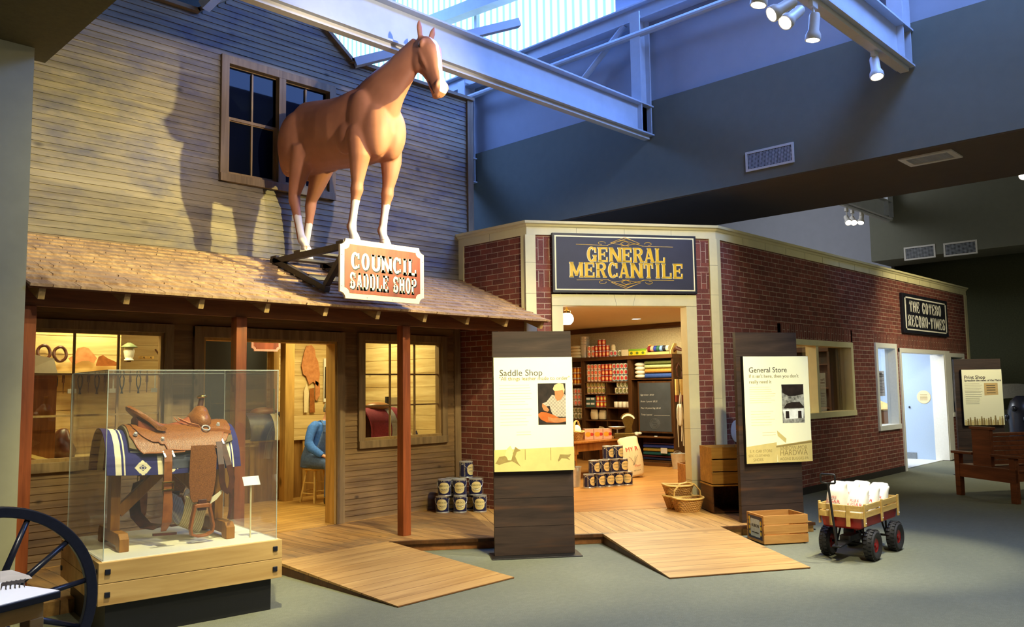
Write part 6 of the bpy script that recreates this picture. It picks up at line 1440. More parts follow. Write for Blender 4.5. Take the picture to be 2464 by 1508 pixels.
mb = MB(); [mb.tube([(BX+.1+.03*k, 8.62+.02*k, 2.19+.01*k), (BX+.08, 8.52, 2.30-.02*k), (BX+.16, 8.40-.02*k, 2.22)], .028, 8) for k in range(3)]; remeshed(mb, 'harness_bundle', M['leather_dark'], None, .012, 3); tag(bpy.data.objects['harness_bundle'], 'dark leather harness bundle at the right end of the shelf top', 'harness')
# cloth bolts
def bolts(specs, z, y0, y1, grp, where):
    for nm, c, h in specs:
        mb = MB(); mb.loft([ering((BX+.16, y, z+h/2), (1, 0, 0), .12, (0, 0, 1), h/2, 20, 3.2) for y in (y0, y1)]); simple('cloth_bolt', nm+' cloth bolt '+where, 'cloth bolt', mb, plain('cloth_'+nm.split()[0]+grp[:3], srgb(*c), .85, 0, .12, 30, .2), grp, smooth='auto'); z += h+.002
bolts((('blue', (46, 76, 150), .10), ('orange patterned', (200, 144, 60), .085), ('pale green', (176, 184, 126), .075), ('olive green', (110, 116, 62), .07)), 1.72, 8.62, 9.22, 'bolts of cloth above the chalkboard', 'in the bay above the chalkboard')
bolts((('navy', (26, 34, 74), .05), ('maroon', (84, 26, 40), .035), ('teal', (26, 92, 96), .065), ('mustard', (176, 146, 60), .065), ('bright blue', (44, 66, 168), .07), ('purple', (90, 70, 120), .03)), .19, 8.62, 9.30, 'bolts of cloth under the chalkboard', 'on the low shelf under the chalkboard')
mb = MB(); mb.box(BX-.025, BX-.02, 8.72, 8.86, .33, .43); simple('price_card', 'small white price card on the mustard cloth', 'card', mb, M['white_paint'])
for k in range(4):
    mb = MB(); mb.ball((BX+.14, 9.38, 1.72+.045+.075*k), (.12, .11, .045), 14, 8); simple('cloth_bundle', ['lowest', 'second', 'third', 'topmost'][k]+' white cloth bundle stacked left of the cloth bolts', 'bundle', mb, M['white_cloth'], 'white cloth bundles', smooth=True)
mb = MB(); [mb.ball((BX-.06+.02*math.sin(k*2), 9.42-.04*k, .665+.02*(k % 2)), (.05, .045, .03), 10, 7) for k in range(4)]; remeshed(mb, 'rag', M['white_cloth'], None, .008, 3); tag(bpy.data.objects['rag'], 'crumpled white rag on the ledge under the chalkboard', 'rag')
mb = MB(); mb.box(BX-.13, BX-.11, 8.86, 8.92, .64, .655); simple('chalk_stick', 'white stick of chalk on the ledge under the chalkboard', 'chalk', mb, M['white_paint'])
# things hung on the shelf end
for k, x in enumerate((13.10, 13.25)):
    o = thing('clothes_brush', ('front', 'rear')[k]+' yellow wooden brush hanging on the shelf end', 'brush', (x, 8.53, 1.28), 0, 'hanging brushes')
    mb = MB(); mb.box(-.045, .045, -.03, .0, .12, .42); mb.build('block', M['light_wood'], o, bevel=.005); mb = MB(); mb.box(-.05, .05, -.035, .0, 0, .12); mb.build('bristles', plain('bristle_red', srgb(120, 46, 24), .8), o)
mb = MB(); mb.tube([(13.2, 8.53, 2.0), (13.12, 8.52, 1.9), (13.14, 8.52, 1.75), (13.25, 8.52, 1.72), (13.3, 8.52, 1.85), (13.2, 8.53, 2.0)], .012, 6); simple('leather_strap', 'dark leather strap loop hanging on the shelf end above the brushes', 'strap', mb, M['leather_dark'])
o = thing('apron', 'cream canvas apron hanging on the shelf end beside the chalkboard', 'apron', (13.08, 8.46, .44))
mb = MB(); rings = []
for z, w_, d in ((.40, .02, .012), (.43, .10, .02), (.55, .17, .05), (.72, .15, .05), (.80, .10, .03)): rings.append([(w_*(a-.4)*1.3, .03*math.sin(a*9)*(d*16)-.01, z) for a in np.linspace(0, 1, 13)]+[(w_*(a-.4)*1.3, .03*math.sin(a*9)*(d*16)+.004, z) for a in np.linspace(1, 0, 13)])
mb.loft(rings); mb.build('bib', M['white_cloth'], o, smooth=True)
for p in ([(.0, 0, .80), (.03, 0, .95), (.05, 0, 1.02), (.07, 0, .95), (.06, 0, .78)], [(-.06, 0, .55), (-.07, .0, .35), (-.06, 0, .02)], [(.10, 0, .5), (.09, 0, .3), (.10, 0, .03)], [(.05, 0, .45), (.05, .0, .30), (.04, 0, .12)]):
    mb = MB(); mb.strap(p, .022, .004, (1, 0, 0)); mb.build('tie', M['white_cloth'], o)
mb = MB(); mb.lathe([(0, 0), (.10, 0), (.135, .26), (.14, .268), (.133, .262), (.097, .01)], 24); q = oz(1627, 1127, DZ); o = thing('pail', 'galvanized pail on the store floor under the apron', 'pail', (q.x, q.y-.05, DZ+.003)); mb.build('bucket', M['tin'], o, smooth='auto')
mb = MB(); mb.tube([(.138*math.cos(a), .138*math.sin(a)*.2, .25+.06*abs(math.sin(a))) for a in np.linspace(0, PI, 13)], .004, 5); mb.build('bail_handle', M['tin'], o)
# table
TZ = .72; ta = Vector((10.02, 8.42, 0)); tr = math.radians(-3)
tb2 = thing('store_table', 'brown wooden table of groceries inside the mercantile', 'table', ta, tr)
mb = MB(); mb.loft([[(x, y, z) for x, y in ((-.5, 0), (1.48, 0), (1.60, .06), (1.65, .18), (1.65, .62), (1.58, .76), (1.45, .82), (-.5, .82))] for z in (TZ-.03, TZ)]); mb.build('top', M['table_wood'], tb2, bevel=.006)
mb = MB(); mb.box(.02, 1.5, .06, .09, TZ-.16, TZ-.03); mb.build('apron', M['table_wood'], tb2)
mb = MB(); mb.box(1.47, 1.5, .09, .74, TZ-.16, TZ-.03); mb.build('apron', M['table_wood'], tb2)
for x, y in ((.10, .1), (1.44, .1), (1.44, .7), (.10, .7)):
    mb = MB(); mb.box(x-.045, x+.045, y-.045, y+.045, TZ-.2, TZ-.03); mb.lathe([(.025, 0), (.03, .0), (.042, TZ-.35), (.03, TZ-.3), (.042, TZ-.24), (.036, TZ-.2)], 14, o=(x, y, DZ)) if False else mb.loft([ering((x, y, z), (1, 0, 0), r, (0, 1, 0), r, 12, 2.2) for z, r in ((DZ+.003, .022), (.3, .034), (.5, .04), (TZ-.2, .042))]); mb.build('leg', M['table_wood'], tb2, smooth='auto')
def on_table(x, y): return oz(x, y, TZ)
q = on_table(1509, 1054); o = thing('counter_scale', 'brass fan shaped counter scale on the store table', 'scale', (q.x, q.y, TZ), math.radians(-135+90))
mb = MB(); mb.box(-.22, .12, -.09, .09, .02, .09); [mb.cyl((x, y, 0), (x, y, .02), .015, 8) for x in (-.2, .1) for y in (-.07, .07)]; mb.build('base', M['old_brass'], o, bevel=.01)
mb = MB(frame((0.02, 0, .0), (1, 0, 0), (0, 0, 1))); mb.prism([(-.06, .09), (.07, .09), (.06, .18), (.085, .27), (.11, .34)]+[(.13*math.cos(a), .30+.12*math.sin(a)) for a in np.linspace(.2, PI-.2, 12)]+[(-.11, .34), (-.085, .27), (-.05, .18)], -.03, .03); mb.build('fan_head', M['old_brass'], o, bevel=.004)
mb = MB(frame((0.02, -.031, 0), (1, 0, 0), (0, 0, 1))); mb.prism([(.115*math.cos(a), .30+.105*math.sin(a)) for a in np.linspace(.25, PI-.25, 12)]+[(.095*math.cos(a), .30+.07*math.sin(a)) for a in np.linspace(PI-.3, .3, 12)], 0, .003); mb.build('dial', M['white_cloth'], o)
mb = MB(); mb.lathe([(0, .15), (.05, .152), (.12, .17), (.15, .19), (.15, .194), (.115, .177), (0, .158)], 24, o=(-.16, 0, 0)); mb.cyl((-.16, 0, .09), (-.16, 0, .152), .012, 8); mb.build('pan', M['tin'], o, smooth='auto')
M['orange_fruit'] = plain('orange_fruit', srgb(232, 140, 30), .5); M['red_fruit'] = plain('red_fruit', srgb(176, 40, 32), .5); M['carton_pink'] = plain('carton_pink', srgb(206, 150, 124), .6)
p0, p1 = on_table(1407, 1057), on_table(1473, 1055); dd = (p1-p0); L_ = Vector((dd.x, dd.y)).length/3; rz_ = math.atan2(dd.y, dd.x)
for k in range(3):
    q = p0+dd*(k/3); o = thing('pumpkin_carton', ['left', 'middle', 'right'][k]+' pink carton printed with pumpkins on the store table', 'carton', (q.x, q.y, TZ), rz_, 'pumpkin cartons')
    mb = MB(); mb.box(.004, L_-.004, 0, .12, 0, .17); mb.build('box', M['carton_pink'], o, bevel=.002)
    for nm_, x, r_, m_ in (('printed_pumpkin', L_*.38, .05, 'orange_fruit'), ('printed_tomato', L_*.78, .032, 'red_fruit')):
        mb = MB(frame((x, -.0012, .08), (1, 0, 0), (0, 0, 1))); mb.disc((0, 0, 0), r_, 18, r2=r_*.8); mb.build(nm_, M[m_], o)
q = on_table(1388, 1059); bk2 = basket('small wicker basket with white cloth on the store table', (q.x, q.y, TZ), .3, .26, .2, .13, True, None)
mb = MB(); mb.ball((0, 0, .15), (.09, .07, .10), 12, 8); o = mb.build('cloth', M['white_cloth'], None, smooth=True); o.location = bk2.location; tag(o, 'white cloth tucked in the small basket on the table', 'cloth')
# flour sack
q = oz(1528, 1148, DZ)
def wheat(o, fy):
    for s, x0 in ((1, 0), (-1, 0), (.4, 0)):
        mb = MB(); P = [(x0-.02, .20), (x0+.0+.02*s, .26), (x0+.05*s, .32), (x0+.08*s, .345)]; mb.tube([(a, fy(b)*(1-min(.98, abs(a)/.18)**2.6)**.5*1.03-.004, b) for a, b in P], .002, 5); mb.build('printed_wheat', M['print_black'], o)
sack('flour_sack', 'large cream flour sack leaning beside the paint cans in the store', 'sack', (q.x, q.y+.02, DZ+.004), CHA+.05, .37, .24, .66, (-.06, -.14), (('MY R', .0, .43, .095, 'print_red'), (wheat, 0, 0, 0, ''), ('Flour', .05, .17, .05, 'print_red'), ('NET 50 LBS', .03, .10, .026, 'print_black')), None, 33, 'sack')
# buckets with trowels by the table
q = oz(1393, 1172, DZ); o = thing('pail', 'galvanized bucket of trowels left of the paint cans in the store', 'pail', (q.x, q.y+.12, DZ+.003))
mb = MB(); mb.lathe([(0, 0), (.11, 0), (.135, .28), (.14, .29), (.132, .284), (.106, .01)], 24); mb.build('bucket', M['tin'], o, smooth='auto')
for k in range(3):
    w_ = thing('trowel', ['left', 'middle', 'right'][k]+' steel trowel standing in the galvanized bucket', 'trowel', (q.x-.04+.04*k, q.y+.12, DZ+.02), 0, 'trowels'); mb = MB(); mb.cyl((0, 0, .15), (.02*(k-1), 0, .36), .012, 8); mb.build('handle', M['dark_wood'], w_); mb = MB(); mb.box(-.02, .02, -.004, .004, 0, .16); mb.build('blade', M['tin'], w_)
# lamps
M['lamp_glow'] = emit('lamp_glow', (1, .93, .74), 9.0)
q = od(1364, 766, 10.9); o = thing('ceiling_lamp', 'glowing white glass schoolhouse lamp just inside the mercantile door', 'lamp', (q.x, q.y, q.z))
mb = MB(); mb.lathe([(0, -.085), (.05, -.08), (.085, -.04), (.09, .0), (.075, .045), (.045, .07)], 20); mb.build('glass_globe', M['lamp_glow'], o, smooth=True)
mb = MB(); mb.lathe([(.046, .068), (.05, .08), (.05, .10), (.02, .11), (.012, .13), (.012, 2.78-q.z), (0, 2.78-q.z)], 16); mb.build('stem', M['brass'], o, smooth='auto')
lg = bpy.data.lights.new('lamp_bulb', 'POINT'); lg.energy = 45; lg.color = (1, .78, .42); lg.shadow_soft_size = .1; lo = bpy.data.objects.new('lamp_bulb', lg); COL.objects.link(lo); lo.location = (q.x+.2, q.y+.25, q.z-.05)
q = oz(1531, 767, 2.78); o = thing('recessed_light', 'round recessed ceiling light in the mercantile', 'ceiling light', (q.x, q.y, 2.78))
mb = MB(); mb.lathe([(.075, 0), (.10, -.006), (.10, 0)], 28); mb.build('trim_ring', M['white_paint'], o); mb = MB(); mb.lathe([(0, -.002), (.076, -.002)], 28); mb.build('lens', M['lamp_glow'], o)
# ---------------------------------------------------------------- saddle shop interior
def part_of(o, nm, mat, mb, **k): return mb.build(nm, mat, o, **k)
WY = 9.12                                    # face of the dividing wall behind the left window
def P(x, y, d=WY): return oy(x, y, d)
for k, (x, y, rx) in enumerate(((104, 848, 15), (143, 852, 15))):
    c = P(x, y); r = abs(P(x+rx, y).x-c.x)
    for j in range(1):
        mb = MB(); mb.tube([c+Vector((r*math.cos(a), -.02+.008*math.sin(3*a), 1.25*r*math.sin(a))) for a in np.linspace(0, 2*PI, 25)[:-1]], .016, 6, True); simple('strap_coil', ('smaller left', 'larger right')[k]+' coiled dark strap hanging behind the left shop window', 'strap coil', mb, M['leather_dark'], 'coiled straps', smooth=True)
def leather_piece(label, pts, mat, d=WY, grp='leather pattern pieces on the shop walls', th=.008):
    Q = [P(x, y, d) for x, y in pts]; mb = MB(frame((0, d-.012, 0), (1, 0, 0), (0, 0, 1))); mb.prism([(q.x, q.z) for q in Q], 0, th); return simple('leather_pattern', label, 'leather piece', mb, mat, grp)
leather_piece('tan arched leather skirt piece on the wall behind the left window', [(163, 862), (180, 852), (185, 838), (200, 834), (212, 838), (224, 852), (232, 862), (224, 874), (212, 868), (198, 868), (186, 872), (176, 878)], M['leather_orange'])
leather_piece('tooled leather piece half hidden beside the tan skirt piece', [(230, 876), (236, 858), (246, 854), (258, 862), (272, 868), (284, 874), (284, 880), (230, 880)], M['leather_plain'])
o = thing('lantern', 'white glass lantern with green shade on the wall behind the window', 'lantern', P(303, 868))
mb = MB(); mb.lathe([(0, 0), (.05, 0), (.045, .015), (.035, .02), (.045, .04), (.055, .10), (.045, .15), (0, .16)], 18, o=(0, -.08, 0)); mb.build('glass_globe', plain('milk_glass', srgb(244, 246, 236), .3), o, smooth=True)
mb = MB(); mb.lathe([(.02, .19), (.05, .17), (.085, .145), (.083, .14), (.05, .16)], 18, o=(0, -.08, 0)); mb.build('shade', plain('shade_green', srgb(120, 132, 96), .5), o, smooth=True)
mb = MB(); mb.box(-.02, .02, -.085, -.01, -.012, 0); mb.build('bracket', M['dark_wood'], o)
q0, q1 = P(335, 861), P(368, 861); o = thing('peg_rail', 'small wooden peg rail on the pine wall right of the lantern', 'rail', (q0.x, WY-.03, q0.z)); w_ = q1.x-q0.x
mb = MB(); mb.box(0, w_, 0, .05, -.01, .02); mb.build('board', M['pine_post'], o)
for x in (.25, .75):
    mb = MB(); mb.ball((w_*x, -.003, .008), .006, 8, 6); mb.build('screw', M['black'], o)
q = P(379, 850); mb = MB(); mb.bar((q.x-.035, WY-.02, q.z+.045), (q.x+.03, WY-.02, q.z-.045), .014, .014); simple('awl', 'single dark awl hanging at an angle near the window edge', 'tool', mb, M['dark_wood'])
mb = MB(); z = P(250, 893).z; mb.box(1.85, 3.38, WY-.10, WY+.03, z-.025, z); simple('wall_shelf', 'pine tool shelf on the wall behind the left window', 'shelf', mb, M['pine'])
# hanging tools: three kinds, copied along the rail
kinds = []; SHZ = P(250, 893).z
mb = MB(); mb.cyl((0, 0, 0), (0, 0, -.09), .012, 8, .015); mb.cyl((0, 0, -.09), (0, 0, -.20), .006, 6, .003); kinds.append(('awl', mb, M['dark_wood']))
mb = MB(); [mb.tube([(.006*s, 0, 0), (.022*s, 0, -.05), (.018*s, 0, -.12), (.004*s, 0, -.16), (-.008*s, 0, -.21)], .006, 6) for s in (-1, 1)]; kinds.append(('pliers', mb, M['black_gloss']))
mb = MB(); mb.cyl((0, 0, 0), (0, 0, -.16), .009, 8); mb.box(-.04, .04, -.012, .012, -.20, -.155); kinds.append(('mallet', mb, M['tin']))
pr2 = [None]*3
for k in range(15):
    i = (0, 1, 0, 2, 1)[k % 5]; x = 108+k*20; q = P(x, 912 if k % 3 else 925)
    lab = '%s hanging from the tool shelf behind the left shop window' % ('dark handled awl', 'black pair of pliers', 'steel headed mallet')[i]; grp = 'tools hanging behind the left window'
    if pr2[i] is None: pr2[i] = tag(kinds[i][1].build(kinds[i][0], kinds[i][2], smooth='auto'), lab, 'tool', grp); pr2[i].location = (q.x, WY-.06, SHZ-(.0 if k % 3 else .0)-.026)
    else: dup(pr2[i], (q.x, WY-.06, SHZ-(.0 if k % 3 else .0)-.026), None, lab, grp)
z0 = .98
o = thing('workbench', 'pine workbench under the tool wall behind the left window', 'workbench', (1.84, 8.62, 0)); mb = MB(); mb.box(0, 1.5, 0, .48, z0-.05, z0); mb.build('top', M['pine'], o)
for x in (.04, 1.4):
    for y in (.03, .40):
        mb = MB(); mb.box(x, x+.07, y, y+.06, DZ+.005, z0-.05); mb.build('leg', M['pine_post'], o)
mb = MB(); mb.loft([ering((x, 8.85, 1.10), (0, 1, 0), .11+.01*math.sin(x*9), (0, 0, 1), .11, 18, 2.1) for x in np.linspace(2.0, 2.55, 8)]); simple('rolled_fleece', 'yellowish roll of fleece lying on the workbench', 'fleece', mb, plain('fleece_y', srgb(196, 176, 116), .95, 0, .2, 60, .6), None, smooth=True)
mb = MB(); mb.loft([ering((2.75+.02*math.sin(z*20), 8.8, z), (1, 0, 0), r, (0, 1, 0), r, 16) for z, r in ((.98, .09), (1.05, .10), (1.16, .085), (1.24, .05), (1.26, .02))]); simple('leather_bag', 'dark leather tool bag standing on the workbench', 'bag', mb, M['leather_dark'], None, smooth=True)
mb = MB(); a_, b_ = oy(52, 845, 8.35), oy(140, 862, 8.35); mb.hexa([(a_.x, 8.35, a_.z-.19), (b_.x, 8.35, b_.z-.14), (b_.x, 8.37, b_.z-.14), (a_.x, 8.37, a_.z-.19), (a_.x, 8.40, a_.z), (b_.x-.02, 8.40, b_.z), (b_.x-.02, 8.42, b_.z), (a_.x, 8.42, a_.z)]); simple('paper_pattern', 'large blank cream pattern sheet propped in the left window', 'paper', mb, M['white_cloth'])
mb = MB(); mb.box(a_.x, b_.x, 8.36, 8.45, .98, a_.z-.185); simple('pattern_box', 'brown box propping the cream pattern sheet on the workbench', 'box', mb, M['table_wood'])
mb = MB(); a_, b_ = oy(55, 1092, 8.2), oy(148, 1116, 8.2); mb.bar((a_.x, 8.2, a_.z), (b_.x, 8.2, b_.z), .05, .03); simple('wood_batten', 'pale wooden batten leaning inside the left window sill', 'batten', mb, M['light_wood'])
# wall behind the doorway
LW = 10.585
for pts, m_, lab in (([(730, 850), (736, 832), (748, 830), (756, 840), (758, 858), (764, 870), (768, 900), (764, 930), (752, 918), (742, 925), (735, 905), (728, 900), (724, 880)], M['leather_orange'], 'large orange leather chap pattern hanging on the rear wall'), ([(730, 940), (736, 922), (742, 945), (738, 992), (730, 992)], M['sack'], 'pale grey leather strip pattern low on the rear wall'), ([(744, 935), (754, 933), (756, 992), (744, 992)], M['leather_plain'], 'straight tan leather pattern low on the rear wall'), ([(757, 915), (768, 922), (768, 950), (760, 964), (757, 960)], M['leather_orange'], 'narrow curved orange leather pattern beside the straight one')):
    leather_piece(lab, pts, m_, LW)
q0, q1 = P(778, 862, LW), P(800, 966, LW); o = thing('poster', 'white framed poster with a dark figure on the rear wall', 'poster', (q0.x, LW-.02, q1.z)); w_, h_ = q1.x-q0.x, q0.z-q1.z
mb = MB(); mb.box(0, w_, 0, .012, 0, h_); mb.build('sheet', M['white_paint'], o); mb = MB(frame((0, -.001, 0), (1, 0, 0), (0, 0, 1))); mb.face([(w_*.05, h_*.08, 0), (w_*.9, h_*.08, 0), (w_*.8, h_*.85, 0), (w_*.1, h_*.8, 0)]); mb.build('printed_figure', M['photo_dark'], o)
hw_ = thing('half_wall', 'panelled wooden half wall across the back of the saddle shop', 'half wall', (0, 0, 0), kind='structure')
mb = MB(); mb.box(4.6, 6.9, 10.36, 10.40, DZ+.004, .90); mb.build('panelling', M['half_wall'], hw_)
for x in (5.2, 5.55, 5.9, 6.35, 6.75):
    mb = MB(); mb.box(x, x+.06, 10.335, 10.36, DZ+.004, .90); mb.build('batten', M['pine_post'], hw_)
mb = MB(); mb.box(4.6, 6.9, 10.32, 10.43, .90, .94); mb.build('cap_board', M['pine'], hw_)
mb = MB(); mb.box(5.93, 6.07, 10.10, 10.24, DZ+.004, 2.78); tag(mb.build('support_post', M['pine_post'], bevel=.004), 'square pine support post inside the saddle shop doorway', 'post', None, 'structure')
mb = MB(); mb.box(4.95, 5.90, 10.55, 10.58, .94, 2.78); tag(mb.build('wall_shade_panel', M['black']), None, None, None, 'structure')  # black panel painted in place of the dark space beyond the glass screen
o = thing('glass_screen', 'low glass screen standing on the half wall left of the post', 'screen', (0, 0, 0)); mb = MB(); mb.box(5.0, 5.92, 10.37, 10.376, .94, 1.62); mb.build('pane', M['glass'], o); mb = MB(); mb.box(5.912, 5.922, 10.366, 10.38, .94, 1.62); mb.build('polished_edge', plain('edge_green', srgb(120, 150, 120), .2), o)
q0, q1 = P(604, 806, 10.0), P(673, 846, 10.0); o = thing('hanging_sign', 'small red SADDLE SHOP sign hanging above the shop doorway inside', 'sign', (q0.x, 10.0, q1.z)); w_ = q1.x-q0.x; HF = frame((0, 0, 0), (1, 0, 0), (0, 0, 1))
mb = MB(HF); mb.prism(notched(w_, .42, .04), 0, .02); mb.build('board', plain('sign_pinkish', srgb(206, 150, 140), .6), o); mb = MB(HF); mb.prism(notched(w_, .42, .04, ins=.03), .02, .022); mb.build('red_panel', M['sign_red'], o); mb = MB(HF); sign_text(mb, 'SADDLE SHOP', .045, w_-.045, .125, .235, .022, .024); sign_text(mb, 'COUNCIL', .06, w_-.06, .25, .36, .022, .024); mb.build('letters', M['sign_cream'], o)
for x in (.06, w_-.06):
    mb = MB(); mb.cyl((x, -.01, .40), (x, -.01, 2.78-q1.z), .003, 5); mb.build('hanging_wire', M['black'], o)
def rack_saddle(label, loc, rz, cloth, band):
    o = thing('saddle_display', label, 'saddle', loc, rz); mb = MB(); n = 16
    A = [(.24*math.cos(a), .30*math.sin(a)) for a in np.linspace(-.25, PI+.25, n)]
    mb.loft([[(x, a, b) for a, b in A]+[(x, a*.93, b*.93) for a, b in A[::-1]] for x in (-.30, .30)]); mb.build('draped_cloth', cloth, o, smooth='auto')
    mb = MB(); mb.loft([[(x, a*1.03, b*1.03) for a, b in A]+[(x, a*1.005, b*1.005) for a, b in A[::-1]] for x in (.05, .16)]); mb.build('stripe_band', band, o, smooth='auto')
    mb = MB(); mb.box(-.24, .24, -.05, .05, -.30, .18); mb.build('stand', M['dark_wood'], o); mb = MB(); mb.ball((.02, 0, .31), (.20, .13, .06), 14, 8); mb.build('seat', M['leather'], o, smooth=True); return o
q = P(632, 1052, 10.48); rack_saddle('dark saddle with a striped blanket behind the half wall glass', (q.x, 10.48, 1.0), 0, M['navy'], M['cream_wool'])
for k, (y0, z0_) in enumerate(((835, 0), (858, 0))):
    a_, b_, c_ = P(486, y0+2, LW), P(540, y0, LW), P(548+k*-8, y0+28, LW); mb = MB(); mb.tube([a_+Vector((-.2, 0, 0)), a_, b_, b_+Vector((.06, 0, -.03)), c_], .022 if k == 0 else .015, 8); simple('wooden_hame', ('upper', 'lower')[k]+' curved dark wooden hame hanging beside the porch post', 'hame', mb, M['dark_wood'], 'hames on the shop wall', smooth=True)
o = thing('side_counter', 'low pine counter against the right wall inside the shop', 'counter', (0, 0, 0)); mb = MB(); mb.box(6.02, 7.12, 8.14, 9.05, .92, .96); mb.build('top', M['pine'], o)
mb = MB(); mb.box(6.06, 7.08, 8.18, 9.0, DZ+.005, .92); mb.build('base', M['half_wall'], o)
q = P(905, 1050, 8.75); rack_saddle('maroon draped saddle in the right shop window', (q.x, 8.75, 1.06), math.radians(8), plain('maroon', srgb(124, 34, 52), .9, 0, .2, 60, .3), plain('grey_band', srgb(150, 146, 146), .8))
q0, q1 = P(930, 956, 8.98), P(1015, 1062, 8.98); o = thing('notice_board', 'white notice board between two black posts in the right shop window', 'notice board', (q0.x, 8.98, .96)); w_ = q1.x-q0.x; h_ = q0.z-.96
mb = MB(); mb.box(.02, w_-.05, 0, .012, .02, h_-.0); mb.build('white_sheet', M['white_paint'], o)
for x in (0, w_-.075):
    mb = MB(); mb.box(x, x+(.03 if x == 0 else .075), -.01, .03, 0, h_+.01); mb.build('post', M['black'], o)
mb = MB(frame((w_*.55, -.001, h_*.42), (1, 0, 0), (0, 0, 1))); mb.face([(0, 0, 0), (.05, 0, 0), (.05, .03, 0), (.03, .04, 0), (.02, .06, 0), (0, .03, 0)]); mb.build('printed_mark', plain('mark_blue', srgb(110, 140, 170), .5), o)
for k, (x, c) in enumerate(((985, 'white_cloth'), (1000, 'navy'))):
    q = P(x, 1055, 8.5); mb = MB(); mb.lathe([(0, 0), (.03, 0), (.032, .05), (.02, .075), (.02, .09), (0, .09)], 14); simple('small_bottle', ('white', 'dark blue')[k]+' small bottle on the counter in the right shop window', 'bottle', mb, M[c], None, smooth='auto', loc=(q.x, 8.5, .96))

# ---------------------------------------------------------------- seated man on his stool
ML = Vector((6.19, 9.76, DZ+.004)); MR = math.atan2(-.97, .18)
stl = thing('wooden_stool', 'light wooden stool under the seated man in the doorway', 'stool', ML, MR)
mb = MB(); mb.lathe([(0, .425), (.15, .425), (.165, .437), (.165, .455), (.15, .465), (0, .460)], 24); mb.build('seat', M['light_wood'], stl, smooth='auto')
for a in (PI/4, 3*PI/4, 5*PI/4, 7*PI/4):
    mb = MB(); mb.cyl((.19*math.cos(a), .19*math.sin(a), 0), (.11*math.cos(a), .11*math.sin(a), .43), .016, 10, .014); mb.build('leg', M['light_wood'], stl, smooth='auto')
for a, z in ((PI/4, .12), (3*PI/4, .15), (5*PI/4, .12), (7*PI/4, .15), (PI/4, .26), (5*PI/4, .26)):
    b = a+PI/2; r = .19-.08*z/.43; mb = MB(); mb.cyl((r*math.cos(a), r*math.sin(a), z), (r*math.cos(b), r*math.sin(b), z), .009, 8); mb.build('rung', M['light_wood'], stl)
man = thing('person', 'seated person in blue shirt and denim overalls with a grey beard', 'person', ML, MR)
def limbs(mb, g, parts):
    if 't' in parts: mb.loft([ering((x, 0, z), (1, 0, 0), d+g, (0, 1, 0), w+g, 20, 2.4) for x, z, d, w in ((-.02, .47, .13, .17), (0, .56, .135, .18), (0, .68, .125, .17), (.0, .82, .125, .175), (.01, .95, .12, .19), (.02, 1.03, .10, .18), (.03, 1.08, .07, .10))])
    for s in (-1, 1):
        if 'a' in parts: mb.tube([(.02, s*.155, 1.02), (.03, s*.205, .99), (.06, s*.245, .88), (.09, s*.26, .79), (.16, s*.245, .725), (.27, s*.205, .665), (.325, s*.18, .635)], [.07+g, .068+g, .055+g, .05+g, .046+g, .038+g, .031+g], 14)
        if 'l' in parts: mb.tube([(-.03, s*.095, .55), (.10, s*.11, .555), (.28, s*.13, .545), (.40, s*.14, .525), (.445, s*.142, .46), (.43, s*.142, .34), (.415, s*.142, .22), (.41, s*.142, .10)], [.10+g, .095+g, .08+g, .068+g, .062+g, .058+g, .05+g, .042+g*1.6], 14)
mb = MB(); limbs(mb, -.004, 'tal')
mb.tube([(.03, 0, 1.04), (.05, 0, 1.14), (.06, 0, 1.18)], [.06, .055, .055], 14)
mb.loft([ering((x, 0, z), (1, 0, 0), d, (0, 1, 0), w, 18, 2.1) for x, z, d, w in ((.09, 1.125, .045, .04), (.085, 1.155, .075, .06), (.078, 1.21, .093, .070), (.07, 1.265, .097, .075), (.063, 1.31, .09, .07), (.06, 1.345, .06, .05), (.06, 1.357, .02, .02))])
mb.tube([(.168, 0, 1.255), (.19, 0, 1.225), (.172, 0, 1.212)], [.012, .017, .013], 8)
for s in (-1, 1):
    mb.ball((.062, s*.078, 1.235), (.018, .010, .032), 8, 6)
    # hand laid over the knee: palm, four bent fingers, thumb from the side
    mb.tube([(.32, s*.182, .638), (.36, s*.165, .625), (.40, s*.155, .612)], [.026, .034, .034], 12, flat=.6)
    for k in range(4):
        yy = s*(.185-.021*k); L = (.050, .062, .066, .056)[k] if s else 0
        mb.tube([(.40, yy, .616), (.40+L*.55, yy-s*.002, .607), (.40+L*.95, yy-s*.004, .578), (.40+L*1.05, yy-s*.004, .552)], [.0095, .009, .0085, .007], 8)
    mb.tube([(.355, s*.135, .622), (.385, s*.115, .606), (.41, s*.108, .588), (.42, s*.108, .572)], [.013, .0115, .010, .008], 8)
    mb.tube([(.41, s*.142, .10), (.43, s*.142, .05), (.53, s*.145, .03)], [.045, .045, .035], 10)
remeshed(mb, 'body', M['skin'], man, .0075, 3, fac=.4)
mb = MB(); limbs(mb, .006, 'ta'); remeshed(mb, 'shirt', M['chambray'], man, .010, 4)
mb = MB(); limbs(mb, .014, 'l'); mb.loft([ering((x, 0, z), (1, 0, 0), d, (0, 1, 0), w, 20, 2.4) for x, z, d, w in ((-.02, .462, .150, .195), (0, .56, .155, .20), (0, .66, .143, .186), (.0, .74, .14, .182))]); mb.loft([ering((.125, 0, z), (1, 0, 0), .018, (0, 1, 0), w, 16, 4) for z, w in ((.70, .13), (.82, .12), (.95, .105))]); remeshed(mb, 'overalls', M['denim'], man, .010, 4)
